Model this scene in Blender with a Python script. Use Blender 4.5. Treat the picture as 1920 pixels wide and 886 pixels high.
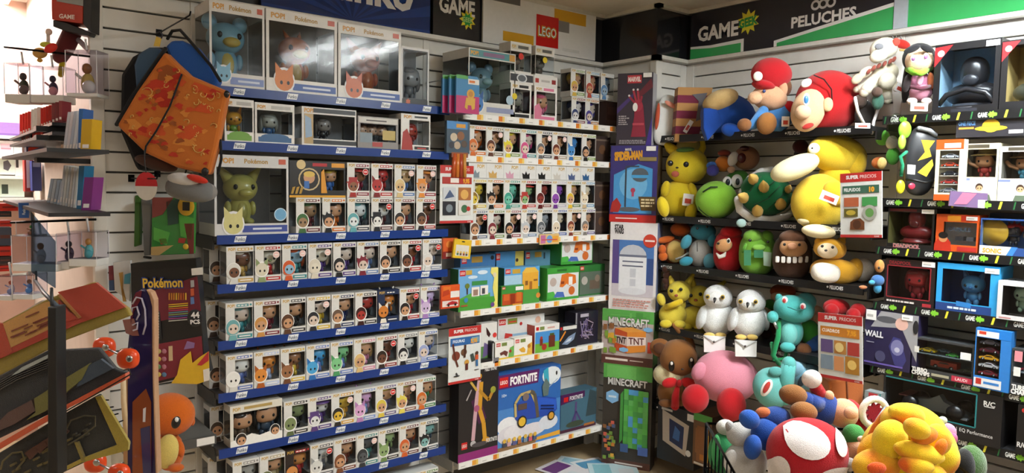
import bpy, math, random
from mathutils import Vector, Matrix
random.seed(7)
for o in list(bpy.data.objects): bpy.data.objects.remove(o)
SC = bpy.context.scene
COL = SC.collection
# ---------------------------------------------------------------- camera (26 mm phone lens, eye height 1.70 m)
F = 1385.0; H = 1.70
YAW, PIT, ROL = math.radians(38.9), math.radians(3.97), math.radians(1.02)
cf = Vector((math.sin(YAW)*math.cos(PIT), math.cos(YAW)*math.cos(PIT), -math.sin(PIT)))
cr = Vector((math.cos(YAW), -math.sin(YAW), 0)); cu = cr.cross(cf)
CR_ = cr*math.cos(ROL) + cu*math.sin(ROL); CU_ = -cr*math.sin(ROL) + cu*math.cos(ROL)
CP = Vector((0, 0, H))
cam = bpy.data.cameras.new('camera'); co = bpy.data.objects.new('camera', cam); COL.objects.link(co)
m = Matrix((CR_, CU_, -cf)).transposed().to_4x4(); m.translation = CP; co.matrix_world = m
cam.sensor_width = 36; cam.lens = F/1920*36; cam.clip_start = .02; SC.camera = co
# ---------------------------------------------------------------- view and world light
SC.view_settings.view_transform = 'Standard'; SC.view_settings.look = 'None'
SC.view_settings.gamma = 1; SC.view_settings.use_curve_mapping = False
SC.view_settings.exposure = 0.12
W = bpy.data.worlds.new('world'); SC.world = W; W.use_nodes = True
W.node_tree.nodes['Background'].inputs[0].default_value = (1.0, .97, .93, 1)
W.node_tree.nodes['Background'].inputs[1].default_value = .45
# ceiling luminaires of the shop and one added fill panel: (x, y, size x, size y, emission strength, warmth colour)
LAMPS = [(2.6, .5, .13, 1.5, 85, (.95, 1, 1)), (2.95, .5, .13, 1.5, 125, (.95, 1, 1)), (1.05, 1.45, 1.2, .3, 4, (1, .95, .86)),
         (.2, -.9, 1.5, .6, 11, (1, .98, .95)), (2.3, -1.5, 1.2, .6, 10, (1, 1, 1)),  # first panel here is unseen, added behind the camera as fill
         (-1.6, 1.6, .6, 1.5, 7, (1, .97, .92)), (-.3, 5.6, 1.5, 1.2, 34, (1, .98, .95))]
# ---------------------------------------------------------------- pixel helpers
def ray(x, y): return cf + CR_*((x-960)/F) - CU_*((y-443)/F)
def atY(x, y, Y): d = ray(x, y); return CP + d*(Y/d.y)
def atX(x, y, X): d = ray(x, y); return CP + d*(X/d.x)
def atZ(x, y, Z): d = ray(x, y); return CP + d*((Z-H)/d.z)
CRP = [0, 0, 1]
def crop(ox, oy, s): CRP[:] = [ox, oy, s]
def q(x, y): return CRP[0]+x*CRP[2], CRP[1]+y*CRP[2]
# ---------------------------------------------------------------- materials (colour comes from the 'Col' attribute)
def lin(c):
    if isinstance(c, str):
        c = c.lstrip('#'); c = [int(c[i:i+2], 16)/255 for i in (0, 2, 4)]
    else: return tuple(c[:3])+(1,)
    return tuple(x/12.92 if x <= .04045 else ((x+.055)/1.055)**2.4 for x in c)+(1,)
MATS = {}
SPEC = {  # rough, metallic, noise scale, bump, colour variation, sheen
 'print': (.38, 0, 60, .02, .04, 0), 'card': (.55, 0, 90, .05, .06, 0), 'plastic': (.28, 0, 40, .01, .03, 0),
 'plush': (.95, 0, 420, .55, .16, .16), 'dye': (.95, 0, 420, .55, .16, .16), 'fabric': (.85, 0, 600, .35, .14, .15), 'metal': (.32, 1, 30, .02, .04, 0),
 'paint': (.45, 0, 50, .03, .05, 0), 'wall': (.55, 0, 14, .03, .05, 0), 'gloss': (.09, 0, 20, .01, .03, 0),
 'mat': (1, 0, 900, .9, .3, .3), 'tile': (.4, 0, 9, .03, .1, 0), 'fur': (1, 0, 260, .9, .2, .5)}
def mat(k):
    if k in MATS: return MATS[k]
    M = bpy.data.materials.new(k); M.use_nodes = True; nt = M.node_tree; N = nt.nodes; L = nt.links
    bs = N['Principled BSDF']; at = N.new('ShaderNodeAttribute'); at.attribute_name = 'Col'
    if k in ('film', 'acrylic', 'glass'):
        N.remove(bs); out = N['Material Output']
        tr = N.new('ShaderNodeBsdfTransparent'); gl = N.new('ShaderNodeBsdfGlossy'); gl.inputs['Roughness'].default_value = .1
        lw = N.new('ShaderNodeLayerWeight'); lw.inputs['Blend'].default_value = .5
        pw = N.new('ShaderNodeMath'); pw.operation = 'POWER'; pw.inputs[1].default_value = 4; L.new(lw.outputs['Facing'], pw.inputs[0])
        fr = N.new('ShaderNodeMath'); fr.operation = 'MULTIPLY_ADD'; fr.inputs[1].default_value = .7; fr.inputs[2].default_value = .024; L.new(pw.outputs[0], fr.inputs[0])
        no = N.new('ShaderNodeTexNoise'); no.inputs['Scale'].default_value = 9
        tc = N.new('ShaderNodeTexCoord'); L.new(tc.outputs['Object'], no.inputs['Vector'])
        bu = N.new('ShaderNodeBump'); bu.inputs['Strength'].default_value = .05; bu.inputs['Distance'].default_value = .02
        L.new(no.outputs[0], bu.inputs['Height']); L.new(bu.outputs[0], gl.inputs['Normal'])
        mx = N.new('ShaderNodeMixShader'); L.new(fr.outputs[0], mx.inputs[0])
        L.new(at.outputs['Color'], tr.inputs[0]); L.new(tr.outputs[0], mx.inputs[1]); L.new(gl.outputs[0], mx.inputs[2])
        L.new(mx.outputs[0], out.inputs[0]); MATS[k] = M; return M
    if k.startswith('emit'):
        N.remove(bs); em = N.new('ShaderNodeEmission'); em.inputs[1].default_value = float(k[4:])
        L.new(at.outputs['Color'], em.inputs[0]); L.new(em.outputs[0], N['Material Output'].inputs[0]); MATS[k] = M; return M
    ro, me, ns, bp, cv, sh = SPEC[k]
    bs.inputs['Roughness'].default_value = ro; bs.inputs['Metallic'].default_value = me
    if sh: bs.inputs['Sheen Weight'].default_value = sh; bs.inputs['Sheen Roughness'].default_value = .6; bs.inputs['Specular IOR Level'].default_value = .15
    tc = N.new('ShaderNodeTexCoord'); no = N.new('ShaderNodeTexNoise'); no.inputs['Scale'].default_value = ns; no.inputs['Detail'].default_value = 3
    L.new(tc.outputs['Object'], no.inputs['Vector'])
    mr = N.new('ShaderNodeMapRange'); mr.inputs[1].default_value = .3; mr.inputs[2].default_value = .7
    mr.inputs[3].default_value = 1-cv; mr.inputs[4].default_value = 1+cv*.6; L.new(no.outputs[0], mr.inputs[0])
    if k == 'dye':   # tie-dyed plush: large soft blotches of orange over the base colour
        n2 = N.new('ShaderNodeTexNoise'); n2.inputs['Scale'].default_value = 9; n2.inputs['Detail'].default_value = 2; L.new(tc.outputs['Object'], n2.inputs['Vector'])
        rp = N.new('ShaderNodeMapRange'); rp.inputs[1].default_value = .52; rp.inputs[2].default_value = .7; L.new(n2.outputs[0], rp.inputs[0])
        mxc = N.new('ShaderNodeMix'); mxc.data_type = 'RGBA'; L.new(rp.outputs[0], mxc.inputs[0]); L.new(at.outputs['Color'], mxc.inputs[6]); mxc.inputs[7].default_value = (.75, .13, .01, 1); src = mxc.outputs[2]
    else: src = at.outputs['Color']
    mul = N.new('ShaderNodeVectorMath'); mul.operation = 'SCALE'
    L.new(src, mul.inputs[0]); L.new(mr.outputs[0], mul.inputs['Scale']); L.new(mul.outputs[0], bs.inputs['Base Color'])
    bu = N.new('ShaderNodeBump'); bu.inputs['Strength'].default_value = bp; bu.inputs['Distance'].default_value = .004
    L.new(no.outputs[0], bu.inputs['Height']); L.new(bu.outputs[0], bs.inputs['Normal'])
    MATS[k] = M; return M
# ---------------------------------------------------------------- mesh builder
SPH = {}
def sph(nu, nv):
    if (nu, nv) not in SPH:
        vs = [(0, 0, -1)]; fs = []
        for j in range(1, nv):
            t = -math.pi/2+math.pi*j/nv
            for i in range(nu):
                a = 2*math.pi*i/nu; vs.append((math.cos(t)*math.cos(a), math.cos(t)*math.sin(a), math.sin(t)))
        vs.append((0, 0, 1)); n = len(vs)-1
        for i in range(nu):
            k = (i+1) % nu; fs.append((0, 1+k, 1+i)); b0 = 1+(nv-2)*nu; fs.append((b0+i, b0+k, n))
            for j in range(nv-2): a0 = 1+j*nu; fs.append((a0+i, a0+k, a0+nu+k, a0+nu+i))
        SPH[(nu, nv)] = (vs, fs)
    return SPH[(nu, nv)]
def sp(x, n): return math.copysign(abs(x)**n, x)
TXT = {}
def glyphs(s, off):
    if (s, off) not in TXT:
        c = bpy.data.curves.new('t', 'FONT'); c.body = s; c.size = 1; c.offset = off; c.resolution_u = 2
        o = bpy.data.objects.new('t', c); me = bpy.data.meshes.new_from_object(o)
        vs = [(v.co.x, v.co.y) for v in me.vertices]; fs = [tuple(p.vertices) for p in me.polygons]
        bpy.data.objects.remove(o); bpy.data.curves.remove(c); bpy.data.meshes.remove(me)
        x0 = min(v[0] for v in vs); x1 = max(v[0] for v in vs)
        TXT[(s, off)] = ([((x-(x0+x1)/2)/.7, (y-.35)/.7) for x, y in vs], fs, (x1-x0)/.7)
    return TXT[(s, off)]
class B:
    def __init__(s): s.v = []; s.f = []; s.c = []; s.m = []; s.s = []; s.mk = []
    def add(s, vs, fs, col, mt='card', smooth=False):
        n = len(s.v); s.v += [tuple(v) for v in vs]; s.f += [tuple(n+i for i in f) for f in fs]
        s.c += [lin(col)]*len(vs)
        if mt not in s.mk: s.mk.append(mt)
        s.m += [s.mk.index(mt)]*len(fs); s.s += [smooth]*len(fs); return s
    def hexa(s, p, col, mt='card'):   # 8 corners: bottom 4 then top 4
        return s.add(p, [(3, 2, 1, 0), (4, 5, 6, 7), (0, 1, 5, 4), (1, 2, 6, 5), (2, 3, 7, 6), (3, 0, 4, 7)], col, mt)
    def box(s, x0, x1, y0, y1, z0, z1, col, mt='card', M=None):
        p = [Vector(a) for a in ((x0, y0, z0), (x1, y0, z0), (x1, y1, z0), (x0, y1, z0), (x0, y0, z1), (x1, y0, z1), (x1, y1, z1), (x0, y1, z1))]
        if M: p = [M @ a for a in p]
        return s.hexa(p, col, mt)
    def ell(s, c, r, col, mt='plush', R=None, nu=18, nv=12, n=1):
        vs, fs = sph(nu, nv); o = []
        if not hasattr(r, '__len__'): r = (r, r, r)
        for x, y, z in vs:
            if n != 1: x, y, z = sp(x, n), sp(y, n), sp(z, n)
            p = Vector((x*r[0], y*r[1], z*r[2]))
            if R: p = R @ p
            o.append(p+Vector(c))
        return s.add(o, fs, col, mt, True)
    def tube(s, pts, r, col, mt='plastic', seg=8, cap=True):
        pts = [Vector(p) for p in pts]; n = len(pts); rr = r if hasattr(r, '__len__') else [r]*n
        vs = []; fs = []; up = None
        for i in range(n):
            t = (pts[min(i+1, n-1)]-pts[max(i-1, 0)]).normalized()
            if up is None: up = t.orthogonal().normalized()
            up = (up-t*up.dot(t)); up = up.normalized() if up.length > 1e-6 else t.orthogonal().normalized()
            b = t.cross(up)
            for k in range(seg):
                a = 2*math.pi*k/seg; vs.append(pts[i]+(up*math.cos(a)+b*math.sin(a))*rr[i])
        for i in range(n-1):
            for k in range(seg):
                l = (k+1) % seg; fs.append((i*seg+k, i*seg+l, (i+1)*seg+l, (i+1)*seg+k))
        if cap: fs.append(tuple(range(seg))[::-1]); fs.append(tuple((n-1)*seg+k for k in range(seg)))
        return s.add(vs, fs, col, mt, True)
    def prism(s, pts, y0, y1, col, mt='card', M=None):   # polygon in x,z extruded along y
        n = len(pts); vs = [Vector((x, y0, z)) for x, z in pts]+[Vector((x, y1, z)) for x, z in pts]
        if M: vs = [M @ v for v in vs]
        fs = [tuple(range(n)), tuple(range(2*n-1, n-1, -1))]+[(i, n+i, n+(i+1) % n, (i+1) % n) for i in range(n)]
        return s.add(vs, fs, col, mt)
    def lathe(s, prof, c, col, mt='plastic', seg=16, R=None):
        vs = []; fs = []; n = len(prof)
        for r, z in prof:
            for k in range(seg):
                a = 2*math.pi*k/seg; p = Vector((r*math.cos(a), r*math.sin(a), z)); vs.append((R @ p if R else p)+Vector(c))
        for i in range(n-1):
            for k in range(seg): l = (k+1) % seg; fs.append((i*seg+k, i*seg+l, (i+1)*seg+l, (i+1)*seg+k))
        fs.append(tuple(range(seg))[::-1]); fs.append(tuple((n-1)*seg+k for k in range(seg)))
        return s.add(vs, fs, col, mt, True)
    def obj(s, name, parent=None, bevel=0):
        me = bpy.data.meshes.new(name); me.from_pydata(s.v, [], s.f)
        a = me.attributes.new('Col', 'FLOAT_COLOR', 'POINT'); a.data.foreach_set('color', [x for c in s.c for x in c])
        for k in s.mk: me.materials.append(mat(k))
        me.polygons.foreach_set('material_index', s.m); me.polygons.foreach_set('use_smooth', s.s); me.update()
        o = bpy.data.objects.new(name, me); COL.objects.link(o)
        if parent: o.parent = parent
        if bevel:
            bv = o.modifiers.new('bevel', 'BEVEL'); bv.width = bevel; bv.segments = 2; bv.limit_method = 'ANGLE'
        return o
def tag(o, label, cat, group=None):
    o['label'] = label; o['category'] = cat
    if group: o['group'] = group
    return o
def struct(o): o['kind'] = 'structure'; return o
def thing(name, label, cat, loc=(0, 0, 0), rz=0, group=None):
    o = bpy.data.objects.new(name, None); COL.objects.link(o); o.empty_display_size = .05
    o.location = loc; o.rotation_euler = (0, 0, rz); return tag(o, label, cat, group)
# ---------------------------------------------------------------- flat print: ops in face coordinates u (right), v (up), 0..1
def art(b, ops, pm, w, h, mt='print'):
    for L, op in enumerate(ops):
        k = op[0]; d = .0006+.00025*L
        if k == 'r':
            _, x0, y0, x1, y1, c = op; P = [(x0, y0), (x1, y0), (x1, y1), (x0, y1)]
        elif k == 'e':
            _, x, y, rx, c = op[:5]; ry = op[5] if len(op) > 5 else rx*w/h
            P = [(x+rx*math.cos(a*math.pi/8), y+ry*math.sin(a*math.pi/8)) for a in range(16)]
        elif k == 'p': _, P, c = op
        elif k == 's':   # starburst
            _, x, y, rx, n, c = op; ry = rx*w/h
            P = [(x+rx*(1 if i % 2 else .62)*math.cos(i*math.pi/n), y+ry*(1 if i % 2 else .62)*math.sin(i*math.pi/n)) for i in range(2*n)]
        elif k == 'l':   # thick polyline (u units of width)
            _, pts, t, c = op
            for (ax, ay), (bx, by) in zip(pts, pts[1:]):
                dx, dy = (bx-ax)*w, (by-ay)*h; ln = math.hypot(dx, dy) or 1; nx, ny = -dy/ln*t/2, dx/ln*t/2*w/h
                b.add([pm(u, v, d) for u, v in ((ax-nx, ay-ny), (bx-nx, by-ny), (bx+nx, by+ny), (ax+nx, ay+ny))], [(0, 1, 2, 3)], c, mt)
            continue
        elif k == 't':   # text, centre u v, height as fraction of h, colour, max width fraction, bold offset, rotation
            _, s_, u, v, hh, c = op[:6]; mw = op[6] if len(op) > 6 else .9; off = op[7] if len(op) > 7 else .02; rot = op[8] if len(op) > 8 else 0
            vs, fs, tw = glyphs(s_, off); sz = hh*h; sx = min(sz, mw*w/tw); ca, sa = math.cos(rot), math.sin(rot)
            b.add([pm(u+(x*sx*ca-y*sz*sa)/w, v+(x*sx*sa+y*sz*ca)/h, d) for x, y in vs], fs, c, mt); continue
        b.add([pm(u, v, d) for u, v in P], [tuple(range(len(P)))], c, mt)
    return b
def art_parts(T, ops, pm, w, h, name='front_print'):   # ('part', name) starts a new print object
    run = []; L = 0; cur = name; out = []
    for o in list(ops)+[('part', None)]:
        if o[0] == 'part':
            if run: out.append((cur, run, L-len(run)))
            run = []; cur = o[1]
        else: run.append(o); L += 1
    for nm, r, l0 in out:
        b = B(); art(b, r, (lambda u, v, d, e=.00025*l0: pm(u, v, d+e)), w, h); b.obj(nm, T)
def front(w, h, y=0, x=None, z=0):
    x0 = -w/2 if x is None else x
    return lambda u, v, d: (x0+u*w, y-d, z+v*h)
def leftface(dp, h, x, z=0): return lambda u, v, d: (x-d, (1-u)*dp, z+v*h)
def topface(w, dp, h): return lambda u, v, d: (-w/2+u*w, v*dp, h+d)
def bars(x0, y0, x1, y1, n, c, seed=1, fill=.55):   # unreadable small print: rows of short dashes
    rnd = random.Random(seed); o = []; dy = (y1-y0)/n
    for i in range(n):
        x = x0; y = y1-dy*(i+.5)
        while x < x1-.02:
            l = min(rnd.uniform(.03, .1), x1-x); o.append(('r', x, y-dy*fill/2, x+l, y+dy*fill/2, c)); x += l+.015
        if rnd.random() < .4 and len(o) > 1: o.pop()
    return o
# ---------------------------------------------------------------- boxes
def solid_box(T, w, h, d, col, ops=None, left=None, top=None, side=None, name='carton'):
    b = B(); b.box(-w/2, w/2, 0, d, 0, h, col, 'print')
    if side: b.add([(-w/2-.0003, 0, 0), (-w/2-.0003, d, 0), (-w/2-.0003, d, h), (-w/2-.0003, 0, h)], [(0, 1, 2, 3)], side, 'print'); b.add([(w/2+.0003, 0, 0), (w/2+.0003, d, 0), (w/2+.0003, d, h), (w/2+.0003, 0, h)], [(0, 1, 2, 3)], side, 'print')
    o = b.obj(name, T)
    if ops: art_parts(T, ops, front(w, h), w, h)
    if left: p = B(); art(p, left, leftface(d, h, -w/2-.0004), d, h); p.obj('side_print', T)
    if top: p = B(); art(p, top, topface(w, d, h), w, d); p.obj('top_print', T)
    return o
def window_box(T, w, h, d, col, op, inner='#3a3b40', ops=None, film=True, sidewin=False, t=.0018, film_tint='#e9edf0'):
    u0, v0, u1, v1 = op; x0, x1, z0, z1 = -w/2+u0*w, -w/2+u1*w, v0*h, v1*h
    b = B()
    b.box(-w/2, w/2, 0, t, 0, z0, col, 'print'); b.box(-w/2, w/2, 0, t, z1, h, col, 'print')
    b.box(-w/2, x0, 0, t, z0, z1, col, 'print')
    if u1 < .995: b.box(x1, w/2, 0, t, z0, z1, col, 'print')
    b.box(-w/2, w/2, t, d, 0, t, col, 'print'); b.box(-w/2, w/2, t, d, h-t, h, col, 'print'); b.box(-w/2, w/2, d-t, d, t, h-t, col, 'print')
    if sidewin:   # clear side with card rails
        for sx in (-1, 1):
            xa, xb = (-w/2, -w/2+t) if sx < 0 else (w/2-t, w/2)
            b.box(xa, xb, t, d, t, z0, col, 'print'); b.box(xa, xb, t, d, z1, h-t, col, 'print')
    else: b.box(-w/2, -w/2+t, t, d-t, t, h-t, col, 'print'); b.box(w/2-t, w/2, t, d-t, t, h-t, col, 'print')
    e = .0006
    b.add([(-w/2+t+e, d-t-e, z0*.5), (w/2-t-e, d-t-e, z0*.5), (w/2-t-e, d-t-e, h-t), (-w/2+t+e, d-t-e, h-t)], [(0, 1, 2, 3)], inner, 'card')
    if not sidewin:
        for sx in (-1, 1): x = sx*(w/2-t-e); b.add([(x, t, t), (x, d-t, t), (x, d-t, h-t), (x, t, h-t)], [(0, 1, 2, 3)], inner, 'card')
    b.add([(-w/2+t, t, t+e), (w/2-t, t, t+e), (w/2-t, d-t, t+e), (-w/2+t, d-t, t+e)], [(0, 1, 2, 3)], inner, 'card')
    b.obj('carton', T)
    if film:
        f = B(); f.add([(x0, t, z0), (x1, t, z0), (x1, t, z1), (x0, t, z1)], [(0, 1, 2, 3)], film_tint, 'film')
        if sidewin:
            for x in (-w/2+t*.5, w/2-t*.5): f.add([(x, t, z0), (x, d-t, z0), (x, d-t, z1), (x, t, z1)], [(0, 1, 2, 3)], film_tint, 'film')
        f.obj('window', T)
    if ops: art_parts(T, ops, front(w, h), w, h)
# ---------------------------------------------------------------- small big-headed figurine (generic)
def figurine(T, x, y, z, s, skin, hair, cloth, style='hair', hi=False):
    nu, nv = (20, 14) if hi else (10, 7)
    mt = 'plastic'; b = B()
    for sx in (-1, 1):
        b.ell((x+sx*.1*s, y, z+.1*s), (.085*s, .09*s, .11*s), cloth, mt, None, nu, nv)
        b.ell((x+sx*.2*s, y-.01*s, z+.3*s), (.055*s, .06*s, .12*s), cloth if style != 'ears' else skin, mt, None, nu, nv)
    b.ell((x, y, z+.28*s), (.16*s, .12*s, .17*s), cloth, mt, None, nu, nv); fig = b.obj('figurine', T)
    h = B(); hz = z+.66*s
    h.ell((x, y, hz), (.33*s, .26*s, .27*s), skin, mt, None, nu, nv, .75 if style != 'ears' else .9)
    for sx in (-1, 1): h.ell((x+sx*.15*s, y-.235*s, hz-.04*s), (.045*s, .03*s, .05*s), '#0c0c0e', mt, None, 8, 5)
    h.obj('head', fig)
    k = B()
    if style in ('hair', 'long', 'spiky', 'hood', 'hat'):
        k.ell((x, y+.05*s, hz+.09*s), (.36*s, .27*s, .25*s), hair, mt, None, nu, nv, .8)
        k.ell((x-.08*s, y-.14*s, hz+.19*s), (.2*s, .12*s, .09*s), hair, mt, None, nu, nv)
    if style == 'long' or style == 'hood':
        for sx in (-1, 1): k.ell((x+sx*.31*s, y+.02*s, hz-.1*s), (.09*s, .14*s, .3*s), hair, mt, None, nu, nv)
    if style == 'spiky':
        for a in (-60, -30, 0, 30, 60): r = math.radians(a); k.tube([(x+.2*s*math.sin(r), y, hz+.2*s*math.cos(r)), (x+.48*s*math.sin(r), y, hz+.46*s*math.cos(r))], [.13*s, .01*s], hair, mt, 6)
    if style == 'hat': k.lathe([(.42*s, hz+.12*s), (.42*s, hz+.16*s), (.28*s, hz+.18*s), (.25*s, hz+.36*s), (.02*s, hz+.38*s)], (x, y, 0), hair, mt, 12)
    if style == 'ears':
        for sx in (-1, 1): k.tube([(x+sx*.18*s, y, hz+.15*s), (x+sx*.32*s, y, hz+.52*s)], [.11*s, .015*s], hair, mt, 6)
        k.ell((x, y-.25*s, hz-.1*s), (.07*s, .05*s, .045*s), hair, mt, None, 8, 5)
    if style == 'ball': k.ell((x, y-.02*s, hz+.22*s), (.2*s, .2*s, .12*s), hair, mt, None, nu, nv)
    if style != 'bald': k.obj('hair' if style not in ('ears', 'hat', 'hood') else {'ears': 'ears', 'hat': 'hat', 'hood': 'hood'}[style], fig)
    return fig
def portrait(u, v, r, skin, hair, style, asp, edge='#f4f4f2'):   # flat printed head; asp = w/h
    R = r*asp*1.18; o = [('e', u, v, r*1.14, edge, R*1.12)]
    if style in ('long', 'hood'): o += [('e', u, v, r*1.04, hair, R*1.04), ('e', u, v-R*.55, r*.95, hair, R*.5)]
    if style == 'spiky': o += [('p', [(u-r, v+R*.1), (u-r*1.15, v+R*.9), (u-r*.55, v+R*.75), (u-r*.3, v+R*1.3), (u+r*.1, v+R*.85), (u+r*.6, v+R*1.25), (u+r*.65, v+R*.7), (u+r*1.1, v+R*.6), (u+r, v+R*.1)], hair)]
    if style == 'ears': o += [('p', [(u-r*.9, v+R*.2), (u-r*.95, v+R*1.5), (u-r*.1, v+R*.7)], hair), ('p', [(u+r*.9, v+R*.2), (u+r*.95, v+R*1.5), (u+r*.1, v+R*.7)], hair)]
    if style == 'hat': o += [('r', u-r*.8, v+R*.4, u+r*.8, v+R*1.15, hair), ('r', u-r*1.25, v+R*.3, u+r*1.25, v+R*.5, hair)]
    if style in ('hair', 'spiky', 'long', 'hood', 'hat'): o += [('e', u, v+R*.08, r, hair, R*.95), ('e', u+r*.08, v-R*.22, r*.8, skin, R*.68)]
    else: o += [('e', u, v, r, skin, R*.9)]
    o += [('e', u-r*.3, v-R*.2, r*.15, '#0c0c0e', R*.17), ('e', u+r*.42, v-R*.2, r*.15, '#0c0c0e', R*.17)]
    return o
# ================================================================ the setting
WHITE = '#e6e4de'; CEIL = 2.79; TOP = 2.49
YW, XW = 3.40, 3.76            # slat faces of the left and the right wall
b = B(); b.box(-4, 4, -3, 7, -.05, 0, '#b09a78', 'tile'); struct(b.obj('floor'))
b = B(); b.box(-4, 4, -3, 7, CEIL, CEIL+.05, '#d9d0c0', 'wall'); struct(b.obj('ceiling'))
b = B(); b.box(.6, XW+.06, YW+.02, YW+.1, 0, TOP, '#5c5a55', 'wall'); b.box(.6, XW+.06, YW+.02, YW+.1, TOP, CEIL, '#232428', 'paint'); WL = struct(b.obj('wall_left'))
b = B(); b.box(XW+.02, XW+.1, -3, 3.5, 0, TOP, '#5c5a55', 'wall'); b.box(XW+.02, XW+.1, -3, 3.5, TOP, CEIL, '#232428', 'paint'); WR = struct(b.obj('wall_right'))
b = B(); b.box(3.485, XW+.04, 2.97, YW+.04, 0, TOP, '#5c5a55', 'wall'); b.box(3.475, XW+.04, 2.96, YW+.04, TOP, CEIL, '#232428', 'gloss'); WC = struct(b.obj('wall_corner'))
b = B(); b.box(-4, 4, -3.1, -3, 0, CEIL, '#cfc8bb', 'wall'); struct(b.obj('wall_back'))
b = B(); b.box(-4.1, -4, -3, 7, 0, CEIL, '#cfc8bb', 'wall'); struct(b.obj('wall_side'))
b = B(); b.box(-4, .6, 5.62, 5.7, 0, CEIL, '#c9a595', 'wall'); struct(b.obj('wall_far'))
b = B(); b.box(.575, .6, YW+.02, 5.62, 0, CEIL, '#c8b8aa', 'wall'); struct(b.obj('wall_end'))
PITCH = .0829
def slats(W, axis, a0, a1, face, z0=.07, zt=TOP-.02, t=.02):
    n = int((zt-z0)/PITCH); me = None
    for i in range(n+1):
        zb = zt-(i+1)*PITCH+.004
        if zb < 0: break
        if me is None:
            b = B()
            if axis == 'x': b.box(a0, a1, face, face+t, 0, PITCH-.008, WHITE, 'wall')
            else: b.box(face, face+t, a0, a1, 0, PITCH-.008, WHITE, 'wall')
            o = b.obj('slat', W, bevel=.002); me = o
        else:
            o = me.copy(); COL.objects.link(o); o.parent = W
        o.location = (0, 0, zb)
slats(WL, 'x', .604, .942, YW); slats(WL, 'x', .985, 2.115, YW); slats(WL, 'x', 2.155, 3.40, YW)
slats(WC, 'y', 3.0, 3.36, 3.47, t=.015); slats(WC, 'x', 3.52, 3.70, 2.955, t=.015)
slats(WR, 'y', 1.69, 2.90, XW); slats(WR, 'y', .3, 1.65, XW)
def post(W, x0, x1, y0, y1, z0=0, z1=TOP, name='post'): b = B(); b.box(x0, x1, y0, y1, z0, z1, WHITE, 'wall'); return b.obj(name, W, bevel=.003)
post(WL, .556, .604, YW-.012, YW+.03); post(WL, .942, .985, YW-.006, YW+.02); post(WL, 2.115, 2.155, YW-.004, YW+.02); post(WL, 3.40, 3.47, YW-.004, YW+.02)
post(WC, 3.465, 3.52, 2.95, 3.0); post(WC, 3.47, 3.49, 3.36, 3.40); post(WC, 3.70, 3.76, 2.955, 2.975); post(WR, XW-.004, XW+.02, 2.9, 2.955); post(WR, XW-.004, XW+.02, 1.65, 1.69)
# ledge on top of the slat panels
def ledge(x0, x1, y0, y1, n):
    b = B(); b.box(x0, x1, y0, y1, TOP-.022, TOP, WHITE, 'paint'); b.box(x0-.004, x1, y0-.004, y1, TOP-.03, TOP-.022, '#9a968c', 'paint'); o = struct(b.obj('trim_%d' % n))
ledge(.556, 3.47, YW-.025, YW+.02, 1); ledge(3.445, 3.49, 2.93, YW+.02, 2); ledge(3.445, XW, 2.93, 2.975, 3); ledge(XW-.025, XW+.02, -3, 2.96, 4)
# cornice under the ceiling
b = B()
b.box(.6, 3.49, YW-.03, YW+.02, CEIL-.022, CEIL, '#cfcabd', 'paint'); b.box(3.45, 3.49, 2.93, YW, CEIL-.022, CEIL, '#cfcabd', 'paint')
b.box(3.45, XW+.02, 2.93, 2.97, CEIL-.022, CEIL, '#cfcabd', 'paint'); b.box(XW-.03, XW+.02, -3, 2.96, CEIL-.022, CEIL, '#cfcabd', 'paint'); struct(b.obj('trim_5'))
# ceiling luminaires (frame and glowing diffuser)
for i, (x, y, sx, sy, e, c) in enumerate(LAMPS):
    T = thing('ceiling_light', ['slim white ceiling light strip above the plush shelves, nearer the aisle', 'slim white ceiling light strip above the plush shelves, nearer the wall', 'slim warm ceiling light strip above the blue shelves', 'wide fill light panel added on the ceiling out of view', 'square-ended ceiling light panel by the right wall rear', 'long ceiling light panel over the far aisle', 'large glaring ceiling light beyond the slat wall end'][i], 'light', (x, y, CEIL-.03), 0, 'ceiling lights')
    b = B(); b.box(-sx/2-.03, sx/2+.03, -sy/2-.03, -sy/2, 0, .03, '#e8e8e6', 'paint'); b.box(-sx/2-.03, sx/2+.03, sy/2, sy/2+.03, 0, .03, '#e8e8e6', 'paint')
    b.box(-sx/2-.03, -sx/2, -sy/2, sy/2, 0, .03, '#e8e8e6', 'paint'); b.box(sx/2, sx/2+.03, -sy/2, sy/2, 0, .03, '#e8e8e6', 'paint'); b.obj('frame', T)
    b = B(); b.box(-sx/2, sx/2, -sy/2, sy/2, .008, .02, c, 'emit%g' % e); b.obj('diffuser', T)
# ================================================================ fascia signs
def sign(name, label, wall, px0, px1, plane, ops, col, z0=TOP+.002, z1=CEIL-.024, t=.012, mt='gloss', yy=60):
    if wall == 'L':
        A, C_ = atY(px0, yy, plane).x, atY(px1, yy, plane).x; loc = ((A+C_)/2, plane, z0); rz = 0; w = C_-A
    else:
        A, C_ = atX(px0, yy, plane).y, atX(px1, yy, plane).y; loc = (plane, (A+C_)/2, z0); rz = -math.pi/2; w = A-C_
    T = thing(name, label, 'sign', loc, rz); h = z1-z0
    b = B(); b.box(-w/2, w/2, 0, t, 0, h, col, mt); b.obj('panel', T)
    p = B(); art(p, ops, front(w, h), w, h, 'gloss'); p.obj('lettering', T); return T
rays_ = []
for i in range(14):
    a = math.pi*(i+.5)/14; rays_.append(('p', [(.5, -.3), (.5+.9*math.cos(a-.05), -.3+2.2*math.sin(a-.05)), (.5+.9*math.cos(a+.05), -.3+2.2*math.sin(a+.05))], '#1b3f8a'))
rays_ = [('p', [(min(1, max(0, u)), min(1, max(0, v))) for u, v in o[1]], o[2]) for o in rays_]
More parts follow.
